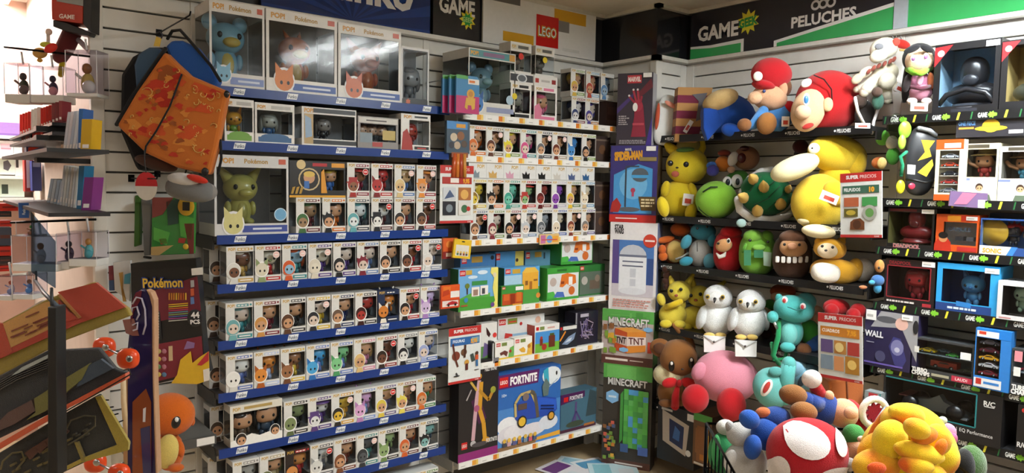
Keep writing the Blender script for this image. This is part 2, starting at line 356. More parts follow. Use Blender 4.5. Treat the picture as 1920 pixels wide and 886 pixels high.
sign('shop_sign', 'dark blue glossy sign with white script lettering above blue shelves', 'L', 490, 806, YW-.02, rays_+[('t', 'Funko', .58, .66, .6, '#e9e9ea', .6, .035)], '#13306e')
splash = lambda u, v, r: [('s', u, v, r, 9, '#e8d63a'), ('s', u, v, r*.72, 8, '#2f9a48')]
sign('shop_sign', 'black sign with white lettering and green splash between blue and white signs', 'L', 812, 905, YW-.014, [('t', 'GAME', .47, .62, .3, '#e8e6e2', .72, .035)]+splash(.68, .4, .17)+[('t', 'GEEK', .68, .4, .09, '#bfe08a', .22, .02)], '#26262a', mt='gloss')
sign('shop_sign', 'white sign with red square logo and yellow blocks', 'L', 905.5, 1117, YW-.035,
     [('r', 0, .87, .3, 1, '#6e6a68'), ('r', .16, .1, .42, .3, '#d9a22a'), ('r', .6, .72, .9, .98, '#d9a52c'), ('r', .62, .5, .74, .74, '#85817e'), ('r', .44, .12, .64, .78, '#c8211f'), ('t', 'LEGO', .54, .44, .2, '#f0c63a', .17, .07), ('t', 'LEGO', .54, .44, .2, '#1c1412', .16, .04), ('t', 'LEGO', .54, .44, .2, '#f6f4ee', .155, .01), ('r', .68, .1, .84, .16, '#d6d6d4')], '#e2e1df', mt='plastic')
grn = '#3fae63'
sign('shop_sign', 'black glossy sign reading plush toys with green wedges at its foot', 'R', 1296, 1674, XW-.02,
     [('t', 'GAME', .16, .52, .3, '#f4f4f4', .235, .035)]+[('s', .33, .6, .06, 10, '#e5dc3c'), ('t', 'GEEK', .33, .6, .17, '#2f9a48', .1, .05, .1)] +
     [('p', [(0, 0), (.31, 0), (.31, .27), (.12, .24), (0, .27)], '#f2f4f2'), ('p', [(0, 0), (.295, 0), (.295, .19), (.12, .18), (0, .22)], grn),
      ('t', 'PELUCHES', .7, .42, .2, '#f4f4f4', .3, .035), ('e', .665, .68, .022, '#d9dadd'), ('e', .70, .68, .022, '#d9dadd'), ('e', .735, .68, .022, '#d9dadd'), ('e', .665, .68, .012, '#26262a'), ('e', .70, .68, .012, '#26262a'), ('e', .735, .68, .012, '#26262a'),
      ('p', [(.47, 0), (1, 0), (1, .47), (.47, .12)], '#f2f4f2'), ('p', [(.485, 0), (1, 0), (1, .4), (.485, .07)], grn)], '#2b2b33')
b = B(); b.box(XW-.03, XW, atX(1700, 40, XW-.03).y, atX(1675, 40, XW-.03).y, TOP, CEIL, '#b8c2cc', 'paint'); struct(b.obj('trim_6'))
sign('shop_sign', 'black glossy sign with long green band above the boxed toys', 'R', 1701, 2300, XW-.02, [('p', [(0, 0), (1, 0), (1, .62), (0, .62)], '#f2f4f2'), ('p', [(0, 0), (1, 0), (1, .54), (0, .48)], grn)], '#2b2b33')
# ================================================================ shelves
def shelf(label, wall, a0, a1, ztop, front_at, depth, board, strip, tags, n, group, sh=.034, top_lip=.004):
    w = abs(a1-a0)
    loc, rz = (((a0+a1)/2, front_at, ztop), 0) if wall == 'L' else ((front_at, (a0+a1)/2, ztop), -math.pi/2)
    T = thing('wall_shelf', label, 'shelf', loc, rz, group)
    b = B(); b.box(-w/2, w/2, .012, depth, -.022, 0, board, 'paint'); b.obj('board', T)
    for sx in (-1, 1): b = B(); b.box(sx*w/2-.004, sx*w/2+.004, .05, depth, -.06, -.004, board, 'paint'); b.obj('bracket', T)
    b = B(); b.box(-w/2, w/2, 0, .011, -sh, top_lip, strip, 'plastic'); S = b.obj('edge_strip', T)
    step = w/n; first = [None, None]
    for i in range(n):
        if first[i % 2] is None:
            p = B(); art(p, tags(i), front(step, sh+top_lip, 0, -step/2, -sh), step, sh+top_lip); g = first[i % 2] = p.obj('strip_label', S)
        else: g = first[i % 2].copy(); COL.objects.link(g); g.parent = S
        g.location = (-w/2+(i+.5)*step, 0, 0)
    return T
blue_tag = lambda i: [('p', [(.3, .2), (.5, .2), (.53, .86), (.33, .86)], '#e8ebee'), ('t', 'Funko', .415, .53, .4, '#3a4a6a', .17, .02)]
ork = ['#e6a13a', '#d97a28', '#c8b48a']
white_tag = lambda i: [('r', .02, .12, .62, .9, '#eceae6'), ('r', .62, .1, .8, .9, ork[i % 2]), ('r', .8, .1, .9, .9, '#e8c66a'), ('r', .1, .3, .3, .42, '#b9b6b0')]
geek_tag = lambda i: [('t', 'GAME', .3, .5, .5, '#d8dcd8', .2, .03), ('s', .5, .5, .09, 7, '#7fc23a'), ('r', .42, .35, .6, .65, '#7fc23a'), ('p', [(.74, .1), (.79, .1), (.83, .9), (.78, .9)], '#d9d23c'), ('p', [(.04, .1), (.07, .1), (.1, .9), (.07, .9)], '#2d6a3e')]
plush_tag = lambda i: [('t', 'PELUCHES', .5, .5, .42, '#e8eaea', .26, .02), ('e', .33, .5, .02, '#e8eaea')]
FZ = [2.078, 1.856, 1.469, 1.265, 1.028, .807, .568, .346, .09]
nth = ['first', 'second', 'third', 'fourth', 'fifth', 'sixth', 'seventh', 'eighth', 'ninth', 'tenth']
for i, z in enumerate(FZ):
    shelf('blue-edged shelf on the left wall, %s from the top' % nth[i], 'L', .955, 2.092, z, 3.108, .29, '#3c3c3e', '#0f3580', blue_tag, 5, 'blue-edged shelves')
SZ = [2.06, 1.845, 1.41, 1.04, .75, .235]
for i, z in enumerate(SZ):
    shelf('shelf with orange and white price strip beside blue shelves, %s from the top' % nth[i], 'L', 2.175, 3.3, z, 3.108, .29, '#c9c7c1', '#e4e2dd', white_tag, 8, 'orange-and-white edged shelves', .03)
PZ = [2.0, 1.535, 1.255, .885, .41]
XF = 3.41
for i, z in enumerate(PZ):
    shelf('black-edged shelf carrying plush toys on the right wall, %s from the top' % nth[i], 'R', 2.90, 1.625, z, XF, .345, '#2a2a2c', '#17181a', plush_tag, 5, 'black plush shelves', .036)
GZ = [2.036, 1.668, 1.449, 1.196, .902, .664, .38]
for i, z in enumerate(GZ):
    shelf('black shelf with green and yellow strip beside the plush toys, %s from the top' % nth[i], 'R', 1.575, .35, z, XF, .345, '#2a2a2c', '#17181a', geek_tag, 7, 'green-and-yellow tagged shelves', .034)
# ================================================================ figurine window boxes
YF = 3.112
PW, PH, PD = .1132, .160, .09
GOLD = '#c9a352'
def pop_ops(skin, hair, style, title, stick, side=0, dark=False):
    asp = PW/PH
    ed = '#1d1a1c' if dark else '#f2f1ee'
    o = [('part', 'title_print'), ('t', 'POP!', .2, .925, .075, GOLD, .26, .04), ('r', .4, .885, .84, .955, title), ('e', .92, .925, .04, title)]
    for i in range(3): o.append(('r', .43+.13*i, .905, .53+.13*i, .935, '#f0eee8'))
    o += [('part', 'name_print'), ('r', .42, .06, .97, .15, title), ('r', .48, .09, .9, .12, '#eceae6')]
    o += [('part', 'portrait_print')]+portrait(.25, .36, .235, skin, hair, style, asp, ed)
    o += [('p', [(.09, .015), (.41, .015), (.36, .15), (.14, .15)], hair)]
    if stick: o += [('part', 'round_sticker'), ('e', .8, .74, .13, '#f3e9e6'), ('e', .8, .74, .115, stick), ('r', .73, .73, .87, .755, '#f6efec')]
    return o
SK, DK, PALE = '#c99873', '#6d4530', '#d8c4b4'
def pop(X, z, label, group, skin, hair, style, title, stick=None, card='#dbdad6', cloth=None, y=YF, rz=0, fig=True):
    T = thing('figurine_box', label, 'toy box', (X, y, z), rz, group)
    window_box(T, PW, PH, PD, card, (.33, .2, .985, .855), '#7c7b7c', pop_ops(skin, hair, style, title, stick, 0, card < '#8'), True, True)
    if fig: figurine(T, .016, .05, .022, .125, skin, hair, cloth or title, style)
    return T
RED, NAVY, GRN, PUR, TEAL, ORG, GRY, BLK, YEL, PNK, BLU = '#b3262b', '#27335f', '#3d7f4a', '#5b3f86', '#3b8f95', '#d9772a', '#77797c', '#262528', '#d9b83c', '#d48aa5', '#3d6fb5'
ST, SW = '#cf2f2c', '#efc8c0'
rows = {
 3: (.99, 2.06, [('dark-skinned white-hooded', DK, '#dcdad4', 'hood', GOLD, None), ('cream animal', '#d9d2be', '#8a9a6a', 'ears', RED, SW), ('orange-haired blue-faced', '#8fb6d0', '#cf5a2c', 'long', TEAL, SW), ('white-hooded shaded', '#e0d8c6', '#d8d0be', 'hood', PUR, SW), ('black-haired', PALE, '#1d1d20', 'long', PUR, None), ('burgundy-haired', PALE, '#7c2434', 'spiky', '#6a88b8', None), ('short-haired tan', SK, '#2a211d', 'hair', BLK, None), ('dark-skinned shaven', '#7a4c34', '#2d2320', 'hair', RED, ST), ('white-haired pale', PALE, '#d9d7d3', 'spiky', '#8d93a8', ST)]),
 4: (.985, 2.05, [('teal-haired', PALE, '#6fa9ad', 'hood', TEAL, None), ('straw-haired', SK, '#c98f4a', 'hair', '#7c2233', None), ('brown long-haired', SK, '#5c3a26', 'long', BLK, None), ('black-haired sticker-marked', PALE, '#26262c', 'hair', YEL, SW), ('brown-haired grey-collared', SK, '#6a5345', 'hair', NAVY, None), ('red-masked', '#a5342c', '#3a1614', 'hair', BLK, None), ('orange striped cat', '#cf7d35', '#e9e2d4', 'ears', '#23304f', None), ('black-haired red-sticker', SK, '#241d1b', 'hair', RED, ST), ('lilac long-eared', '#cbb3d6', '#a77fbf', 'ears', '#7f87c9', None)]),
 5: (.985, 2.04, [('white round-headed', '#ecebe6', '#d6d4ce', 'bald', '#5c74b8', None), ('orange fox-like', '#d98a3a', '#a8581f', 'ears', '#b9c6e6', None), ('brown deer-like', '#9a6a48', '#6f452c', 'ears', YEL, None), ('blue eared', '#4aa3d9', '#2a6fb5', 'ears', '#6a86c9', None), ('green eared', '#7fc58a', '#4f9a62', 'ears', '#6a86c9', None), ('blonde pink-dressed', SK, '#d9b87a', 'long', PNK, None), ('dark-skinned curly', '#6d4433', '#2c201c', 'hair', '#8e2a2a', ST), ('black-haired white-faced', '#dedcd6', '#1e1e22', 'hair', GRY, None), ('lavender-haired', PALE, '#9aa5cf', 'long', '#4f6fb5', None)]),
 6: (1.235, 2.03, [('bald green', '#7c8a5c', '#5c6a44', 'bald', BLK, None), ('purple-hatted white', '#dedede', '#5a3f7c', 'hat', '#5a3f86', None), ('yellow-and-black striped', '#d9b23c', '#2a2622', 'hair', '#d9a53a', SW), ('pink eared', '#d9a5cf', '#b57fb5', 'ears', '#7f97d0', None), ('blonde', SK, '#d9c04a', 'hair', '#6a5c8a', ST), ('pale-blonde spiky', SK, '#e0cf5a', 'spiky', '#8c5a4a', SW), ('orange-bearded', SK, '#cf6a2a', 'long', GRN, None)]),
 7: (1.01, 2.05, [('grey-faced', '#a8a6a0', '#57565a', 'hair', '#8d8a86', None), ('olive-hooded', SK, '#6a7048', 'hood', '#b5a67c', None), ('orange-faced dark-carton', '#cf8a4a', '#e2dccf', 'bald', RED, None), ('white-and-grey animal', '#d6d6d2', '#9a9c9c', 'ears', '#57565a', ST), ('brown-haired', SK, '#7c4a2c', 'long', '#7a3a2a', None), ('dark helmeted', '#55585c', '#303236', 'hood', '#3f8a86', SW), ('green pointed-ear', '#8fa870', '#6f8a52', 'ears', BLK, None), ('orange-haired', SK, '#d0602c', 'long', '#5c2430', None), ('teal-faced black-haired', '#7fb0ad', '#1d1d22', 'spiky', '#3a4a5c', None)]),
 8: (1.60, 2.05, [('pale-haired', PALE, '#c9c4b8', 'hair', GRY, None), ('copper-haired', SK, '#a8562c', 'long', GRN, None), ('tan', SK, '#6a4a34', 'hair', '#6a8a3a', None), ('green-titled', '#b59a7c', '#3f5a34', 'hat', '#5c8a3f', None)])}
for si, (xa, xb, L) in rows.items():
    n = len(L); st = (xb-xa)/n
    for i, (d, sk, hr, sty, ti, stk) in enumerate(L):
        k = i+(1 if si == 6 else 4 if si == 8 else 0)
        z = FZ[si]; card = '#2c2220' if 'dark-carton' in d else ('#23304f' if 'striped cat' in d else '#dbdad6')
        pop(xa+st*(i+.5), z, '%s box with %s figurine, %s from backpack end, %s blue shelf' % ('dark' if card < '#8' else 'white window', d.replace('dark-carton', '').strip().replace('-sticker', '').replace(' sticker-marked', ''), nth[k], nth[si]), 'figurine boxes on the blue shelves', sk, hr, sty, ti, stk, card)
# boxes of the second rank whose ends show at the left end of the rows
for si, x, nm in ((3, 1.005, 'fourth'), (4, .99, 'fifth'), (5, 1.0, 'sixth'), (6, 1.0, 'seventh'), (7, .99, 'eighth')):
    pop(x+.01, FZ[si], 'white window box standing behind the first box of the %s blue shelf' % nm, 'second-rank figurine boxes', SK, '#4a3a30', 'hair', '#8a7a5c', None, y=YF+.115, fig=False)
# third shelf: two boxes high
L3a = [('red-hatted brown', '#8a5a3c', '#a02a26', 'hat', '#8e2440', ST), ('red horned', '#b0302c', '#7c1c1c', 'ears', RED, None), ('bald blond', '#d0ab7c', '#d9c08a', 'hair', '#5c7fb5', SW), ('orange-capped blond', SK, '#d98a3a', 'hat', '#8e2a3a', SW)]
L3b = [('green-haired', '#9a7c5c', '#3f6a3c', 'hair', '#6a2a30', None), ('spiky black-haired', SK, '#17171a', 'spiky', ORG, None), ('white and teal', '#dfe4e4', '#5fa5ad', 'hood', '#3a3f4a', None), ('black-hatted white-faced', '#e2e2de', '#1a1a1e', 'hat', '#5c2a2c', ST), ('dark-haired', SK, '#2c2624', 'hair', '#7c2a2e', None), ('brown-skinned', '#7c5238', '#2a201c', 'hair', '#a02a30', ST)]
crop(370, 270, 480/1466)
def even(xl, y, Y):
    a, c = atY(*q(sum(xl[0])/2, y), Y).x, atY(*q(sum(xl[-1])/2, y), Y).x; n = len(xl)-1; st = max((c-a)/n, PW+.0012); m = (a+c)/2; return [m+st*(i-n/2) for i in range(n+1)]
xs = [(850, 995), (1000, 1130), (1135, 1250), (1255, 1370)]
for X, (d, sk, hr, sty, ti, stk) in zip(even(xs, 190, YF), L3a):
    pop(X, FZ[2]+PH+.001, 'white window box with %s figurine, upper tier of third blue shelf' % d, 'figurine boxes on the blue shelves', sk, hr, sty, ti, stk)
xs = [(560, 712), (712, 858), (860, 995), (1000, 1128), (1130, 1250), (1252, 1368)]
for X, (d, sk, hr, sty, ti, stk) in zip(even(xs, 390, YF), L3b):
    pop(X, FZ[2], 'white window box with %s figurine, lower tier of third blue shelf' % d, 'figurine boxes on the blue shelves', sk, hr, sty, ti, stk)
def fitL(x0, y0, x1, y1, Y):   # pixel rectangle in crop coordinates -> centre x, base z, width, height on plane Y
    xm = (x0+x1)/2; A, C_ = atY(*q(x0, (y0+y1)/2), Y), atY(*q(x1, (y0+y1)/2), Y)
    t, bt = atY(*q(xm, y0), Y), atY(*q(xm, y1), Y); return (A.x+C_.x)/2, bt.z, C_.x-A.x, t.z-bt.z
def fitR(x0, y0, x1, y1, X):
    xm = (x0+x1)/2; A, C_ = atX(*q(x0, (y0+y1)/2), X), atX(*q(x1, (y0+y1)/2), X)
    t, bt = atX(*q(xm, y0), X), atX(*q(xm, y1), X); return (A.y+C_.y)/2, bt.z, A.y-C_.y, t.z-bt.z
# wide yellow-and-black pair box on top of the lower tier
x, z, w, h = fitL(527, 88, 848, 280, YF)
T = thing('figurine_box', 'wide black and yellow box with window, stacked on third blue shelf', 'toy box', (x, YF, FZ[2]+PH+.001), 0, 'figurine boxes on the blue shelves')
asp = w/.16
window_box(T, w, .16, .09, '#201d1c', (.56, .2, .97, .78), '#6a5a3a', [('r', 0, 0, 1, .06, '#d9a02c'), ('r', .4, .86, .66, .95, '#b3262b'), ('e', .2, .9, .08, '#d8c08a'), ('r', .74, .84, .98, .96, '#d9962c')] +
           [('e', .34, .5, .19, '#c9b48a'), ('e', .34, .5, .165, '#201d1c'), ('e', .34, .55, .1, SK), ('e', .34, .64, .1, '#d9b85a', .1*asp*.5), ('r', .25, .25, .34, .45, '#3d6fb5'), ('p', [(.55, .12), (.66, .12), (.6, .8), (.55, .7)], '#d9962c')] +
           [('p', [(.02+.07*i, .1), (.06+.07*i, .1), (.1+.07*i, .3), (.05+.07*i, .28)], '#b08a34') for i in range(3)], True, False)
figurine(T, w*.28, .05, .03, .1, SK, '#d9c04a', '#3d6fb5', 'spiky')
# two-figure box on the seventh shelf
T = thing('figurine_box', 'wide white twin-figurine box, first from backpack end, seventh blue shelf', 'toy box', (1.115, YF, FZ[6]), 0, 'figurine boxes on the blue shelves')
w = .225
window_box(T, w, PH+.02, PD, '#dcd8cc', (.06, .18, .985, .82), '#55554f', [('t', 'POP!', .12, .91, .08, GOLD, .14, .04), ('r', .26, .88, .8, .95, '#b59a5c'), ('p', [(.0, .0), (1, 0), (1, .2), (.8, .26), (.55, .2), (.4, .28), (.2, .2), (0, .16)], '#efeee9')] + portrait(.2, .17, .1, SK, '#241c1a', 'hair', w/.18) + portrait(.85, .26, .09, SK, '#1c1a1a', 'hair', w/.18), True, True)
figurine(T, -.05, .045, .012, .135, SK, '#2b2220', '#5c4a3a', 'hair'); figurine(T, .055, .05, .012, .155, SK, '#19191b', '#3a4a5c', 'long')
# ---------------------------------------------------------------- big boxes of the two top shelves
def big_box(x0, x1, z, h, d, label, animal, title, bot, skin, ear, Y=YF, head=.5, sticker=None, win=(.04, .17, .96, .86), grp='large figurine boxes', card='#dedcd8', bg='#908a84'):
    w = x1-x0; T = thing('figurine_box', label, 'toy box', ((x0+x1)/2, Y, z), 0, grp)
    o = [('t', 'POP!', .16, .93, .06, '#cf9a4a', .2, .05)]
    if title: o += [('t', title, .55, .93, .055, '#b08a3c', .4, .03)]
    o += [('r', .86, .9, .96, .965, '#c2553a')]
    o += [('part', 'name_print'), ('r', .36, .04, .98, .125, bot), ('r', .5, .07, .9, .095, '#c9d2e6')]
    o += [('part', 'portrait_print')]+portrait(.24, .15, .13, skin, ear, animal, w/h, '#e8e8ea')
    if sticker: o += [('part', 'round_sticker'), ('e', .88, .26, .09, '#cfe2ee'), ('e', .88, .26, .08, sticker)]
    window_box(T, w, h, d, card, win, bg, o, True, True, film_tint='#dfe4e6')
    return T, w
rp = lambda px, py: atY(px, py, YF).x
def animal_figure(T, x, y, z, s, skin, belly, ear, kind):
    b = B(); mt = 'plastic'
    b.ell((x, y, z+.25*s), (.2*s, .17*s, .27*s), skin, mt); b.ell((x, y-.05*s, z+.24*s), (.14*s, .14*s, .22*s), belly, mt)
    for sx in (-1, 1): b.ell((x+sx*.14*s, y-.03*s, z+.06*s), (.1*s, .13*s, .07*s), skin, mt); b.ell((x+sx*.22*s, y-.02*s, z+.3*s), (.06*s, .08*s, .13*s), skin, mt)
    f = b.obj('figurine', T); h = B(); h.ell((x, y-.03*s, z+.66*s), (.3*s, .25*s, .25*s), skin, mt)
    h.ell((x+.03*s, y-.24*s, z+.58*s), (.14*s, .09*s, .08*s), belly if kind != 'fox' else skin, mt)
    for sx in (-1, 1): h.ell((x+sx*.15*s, y-.24*s, z+.68*s), (.04*s, .03*s, .05*s), '#101012', mt)
    h.obj('head', f); e = B()
    for sx in (-1, 1):
        if kind == 'fox': e.tube([(x+sx*.18*s, y, z+.8*s), (x+sx*.38*s, y, z+1.05*s)], [.12*s, .02*s], ear, mt)
        elif kind == 'round': e.ell((x+sx*.24*s, y, z+.9*s), (.12*s, .07*s, .13*s), ear, mt)
        else: e.tube([(x+sx*.1*s, y, z+.85*s), (x+sx*.16*s, y+.1*s, z+1.04*s)], [.06*s, .01*s], ear, mt)
    e.obj('ears' if kind != 'horn' else 'horns', f)
Z1 = FZ[0]
T, w = big_box(rp(393, 90), rp(496, 90), Z1, .345, .2, 'large clear-fronted box with sky-blue round-eared figurine, top blue shelf', 'ears', 'Pokémon', '#7d8fc4', '#7fb3d0', '#7fb3d0', card='#d8d6d4'); animal_figure(T, -.02, .1, .04, .26, '#7fb0c9', '#c9b45c', '#7fb0c9', 'round')
T, w = big_box(rp(499, 95), rp(632, 95), Z1, .345, .22, 'large clear-fronted box with orange horned figurine, top blue shelf', 'ears', 'Pokémon', '#2b4f9a', '#cf7a34', '#cf7a34'); animal_figure(T, 0, .1, .04, .24, '#b5622c', '#c9a85c', '#b5622c', 'horn')
T, w = big_box(rp(634, 100), rp(752, 100), Z1, .335, .22, 'large clear-fronted box with rust fox-eared figurine, top blue shelf', 'ears', 'Pokémon', '#2b4f9a', '#c2622c', '#b5552a'); animal_figure(T, .02, .1, .04, .24, '#a8502a', '#b5602c', '#a8502a', 'fox')
T = thing('figurine_box', 'tall black-framed clear box at the end of top blue shelf', 'toy box', ((rp(754, 140)+rp(806, 140))/2, YF+.01, Z1), 0, 'large figurine boxes')
window_box(T, rp(806, 140)-rp(754, 140), .275, .12, '#d9d9da', (.08, .12, .93, .93), '#7c8084', [('r', .06, .1, .94, .12, '#1b1b1d'), ('r', .06, .1, .1, .95, '#1b1b1d'), ('r', .91, .1, .95, .95, '#1b1b1d'), ('r', .06, .93, .94, .955, '#1b1b1d'), ('r', .04, .0, .96, .1, '#1b1b1d'), ('s', .25, .055, .1, 6, '#c25a2c')], True, True)
figurine(T, 0, .06, .03, .16, '#8d9296', '#75797e', '#6a6e72', 'hood')
Z2 = FZ[1]
def mid(px0, px1, h, d, label, bot, skin, hr, sty, card='#dfddd9', ops=None, win=(.05, .25, .95, .82), y=YF, bg='#8a8c8e', figs=1):
    x0, x1 = rp(px0, 225), rp(px1, 225); w = x1-x0
    T = thing('figurine_box', label, 'toy box', ((x0+x1)/2, y, Z2), 0, 'large figurine boxes')
    window_box(T, w, h, d, card, win, bg, ops if ops is not None else [('r', .0, 0, 1, .22, '#e6e4e0'), ('r', .08, .05, .92, .17, bot), ('e', .5, .17, .36, bot, .09), ('part', 'title_print'), ('t', 'POP!', .16, .9, .08, '#cf9a4a', .2, .05), ('r', .4, .86, .9, .94, '#b8b6b2')], True, True)
    for i in range(figs): figurine(T, w*((i+1)/(figs+1)-.5), d*.5, .03, h*.62, skin, hr, bot, sty)
    return T
mid(421, 476, .178, .15, 'clear-fronted box with golden figurine on green hill print, second blue shelf', '#6fa03c', '#cf9a34', '#b5782c', 'ears')
mid(478, 552, .172, .15, 'clear-fronted box with grey figurine and blue plinth print, second blue shelf', '#35608f', '#a8aca4', '#8d928c', 'hood')
mid(566, 668, .172, .15, 'black and white framed box with empty-looking window, second blue shelf', '#2a2a2c', '#8a8480', '#5c5854', 'hood', '#d8d6d4', [('r', 0, 0, 1, .06, '#e4e2de'), ('r', .2, .06, 1, .17, '#1c1c1e'), ('r', .2, .86, .98, .97, '#1c1c1e'), ('r', .04, .06, .2, .82, '#b59a6a'), ('p', [(.06, .2), (.18, .25), (.16, .7), (.05, .78)], '#8fa8c4'), ('t', 'POP!', .12, .91, .1, '#cf9a4a', .16, .05)], (.2, .2, .97, .82))
mid(671, 747, .15, .15, 'wide grey box with collage of small prints, second blue shelf', '#55606a', '#c9a58a', '#5a3a2c', 'hair', '#8a8684', [('r', .02, .8, .98, .97, '#c9c5be'), ('r', .2, .86, .7, .9, '#4a4240'), ('r', .05, .2, .35, .5, '#7c8a94'), ('r', .6, .3, .92, .6, '#b8a25c'), ('r', .35, .08, .6, .22, '#a53a34')], (.06, .24, .94, .78), figs=3)
mid(752, 807, .178, .12, 'red-figured window box at the end of second blue shelf', '#8e2622', '#a53a2c', '#7c2018', 'hood', '#dfddd9', [('t', 'POP!', .22, .92, .08, '#cf9a4a', .26, .05), ('r', .45, .9, .9, .95, BLK), ('p', [(.02, .03), (.4, .03), (.36, .3), (.2, .6), (.06, .5)], '#a02a22'), ('r', .45, .05, .95, .13, BLK), ('r', .55, .07, .85, .1, '#c24a44')], (.28, .17, .96, .84))
x0, x1 = rp(402, 370), rp(541, 370)
T, w = big_box(x0, x1, FZ[2], .335, .22, 'large grey-white box with yellow-green eared figurine, third blue shelf', 'ears', 'Pokémon', '#3d4f9a', '#cfc98a', '#cfc98a', sticker='#6fa8cf', card='#cfcfcf', win=(.03, .15, .97, .85), bg='#84868e')
animal_figure(T, -.02, .1, .04, .24, '#b0aa5c', '#a39c52', '#b0aa5c', 'fox')
# ================================================================ shelves between blue shelves and corner: window boxes
G2 = 'figurine boxes on the orange-edged shelves'
crop(800, 0, 440/1299)
R2 = [('orange-haired', SK, '#cf6a2a', 'long', ORG, None), ('brown-haired', SK, '#5c3424', 'hair', '#8a7a5c', SW), ('blond spiky', SK, '#e0cf3a', 'spiky', '#7c9a4a', None), ('pink-haired', PALE, '#d0568a', 'long', TEAL, None), ('grey-haired dark', SK, '#6a6a6c', 'hair', '#3a3a4a', SW), ('auburn-haired', SK, '#6a3324', 'hair', '#b5a08a', SW), ('blue animal', '#4a8ac9', '#3a6fb0', 'ears', '#c9b45c', None), ('long black-haired', SK, '#1c1a1c', 'long', '#7c9a3c', None)]
for e, X in zip(R2, even([(230, 330), (335, 430), (430, 520), (520, 605), (610, 695), (695, 775), (778, 858), (858, 940)], 780, YF)):
    pop(X, SZ[1], 'white window box with %s figurine, on the second orange-edged shelf' % e[0], G2, *e[1:])
crop(800, 290, 440/1299)
low = [('brown-haired red-sticker', SK, '#6a4a34', 'hair', '#5c6a86', ST), ('maroon-haired', PALE, '#7c2a34', 'long', '#6f8a4a', None), ('black bobbed', SK, '#1c1a1c', 'long', '#8e3a4a', SW), ('silver-haired', PALE, '#b9bcc0', 'spiky', '#6a86a8', SW), ('grey-helmeted', '#9a9ca0', '#5c6066', 'hood', GRY, None), ('bald pale', '#d9c9b0', '#c9b59a', 'bald', '#2a4f9a', None), ('red-brown haired', SK, '#7c3a2a', 'hair', '#b59a5c', SW), ('tall grey-haired', SK, '#7c7670', 'hair', '#5c4a86', None)]
xl = [(245, 338), (340, 432), (435, 525), (530, 615), (618, 695), (697, 775), (777, 857), (858, 930)]
for e, X in zip(low, even(xl, 370, YF)):
    pop(X, SZ[2], 'white window box with %s figurine, lower tier of third orange-edged shelf' % e[0].replace(' red-sticker', ''), G2, *e[1:])
up = [('yellow', '#d0b53a', '#8a6a2a', 'hair', '#d9c04a', None), ('spiky black-haired', SK, '#17171a', 'spiky', ORG, None), ('mint green', '#6fc0a8', '#3f9a86', 'hood', '#4a9a8a', None), ('red-shelled green', '#8ab57c', '#b03a34', 'hat', RED, None), ('dark red', '#8e3a34', '#5c1c1c', 'hair', '#7c2a2a', None), ('violet round', '#8a4aa8', '#6a3486', 'ball', '#b5b0c0', None), ('yellow haired green-clad', SK, '#d9b83a', 'hair', '#5c7a4a', None), ('cream floppy-eared', '#e0d2b8', '#c9b08a', 'ears', '#6a9ac0', None)]
xu = [(250, 330), (335, 432), (435, 525), (528, 615), (617, 695), (697, 775), (775, 848), (850, 925)]
for e, X in zip(up, even(xu, 215, YF)):
    pop(X, SZ[2]+PH+.001, 'white window box with %s figurine, upper tier of third orange-edged shelf' % e[0], G2, *e[1:])
# boxes lying on their backs on the upper tier: their tops face the aisle
hc = ['#7c8a94', '#c9a05c', '#d09ab0', '#151517', '#151517', '#c9c4bc', '#4a5a86', '#2f5a8a']
hn = ['grey', 'tan', 'pink', 'black spiky', 'jet black', 'pale', 'slate', 'blue']
for i, X in enumerate(even(xu, 90, YF+.004)):
    T = thing('lying_figurine_box', 'white box lying flat on top tier showing %s hair print, third orange-edged shelf' % hn[i], 'toy box', (X, YF+.006, SZ[2]+2*PH+.002), 0, 'lying boxes of the third orange-edged shelf')
    k = hc[i]; solid_box(T, PW, .088, .155, '#dcdcda', [('t', 'POP!', .68, .72, .2, GOLD, .4, .03), ('e', .38, .1, .22, k, .2), ('p', [(.16, .1), (.12, .42), (.28, .3), (.36, .52), (.46, .3), (.6, .42), (.58, .1)], k), ('r', 0, 0, 1, .05, '#b9b9b6')])
# dark ends of boxes near the corner column
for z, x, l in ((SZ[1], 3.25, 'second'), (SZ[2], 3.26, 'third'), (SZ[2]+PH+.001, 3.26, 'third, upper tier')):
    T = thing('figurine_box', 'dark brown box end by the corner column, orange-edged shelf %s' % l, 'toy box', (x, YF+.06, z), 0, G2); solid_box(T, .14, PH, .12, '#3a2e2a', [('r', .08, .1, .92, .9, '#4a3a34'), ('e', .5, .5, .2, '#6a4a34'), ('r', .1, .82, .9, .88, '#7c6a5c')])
# ---------------------------------------------------------------- top orange-edged shelf
crop(800, 70, 360/1679)
x, z, w, h = fitL(365, 85, 775, 660, YF)
T = thing('figurine_box', 'large clear box with blue big-nosed figurine and teal top band, top orange-edged shelf', 'toy box', (x, YF, SZ[0]), 0, 'large figurine boxes')
h = .335
window_box(T, w, h, .24, '#d2d0ca', (.02, .2, .98, .86), '#6f6d68', [('r', .02, .875, .98, .985, '#5a9298'), ('t', 'POP!', .12, .93, .06, '#d9a23a', .16, .05), ('r', .3, .9, .75, .96, '#8a6a8a'), ('r', .86, .88, .98, .98, '#c9964a'), ('r', .38, .05, .97, .13, '#8f96b5'), ('e', .88, .27, .08, '#a9c0d0')] + portrait(.18, .16, .13, '#3f74b5', '#2f5a96', 'ears', w/h, '#dcdad4'), True, True, film_tint='#d8dcdc')
animal_figure(T, .0, .11, .05, .23, '#6d8fa8', '#8fb0c0', '#6d8fa8', 'round')
sb = [((735, 380, 915, 690), .001, '#e2e0dc', 'white box with yellow sticker and dim figurine', '#8a8a80', '#5c5c54', BLK), ((940, 385, 1140, 700), .001, '#e6e2e0', 'white box with pink-haired figurine and pink print', SK, '#cf5a7c', '#d97a9a')]
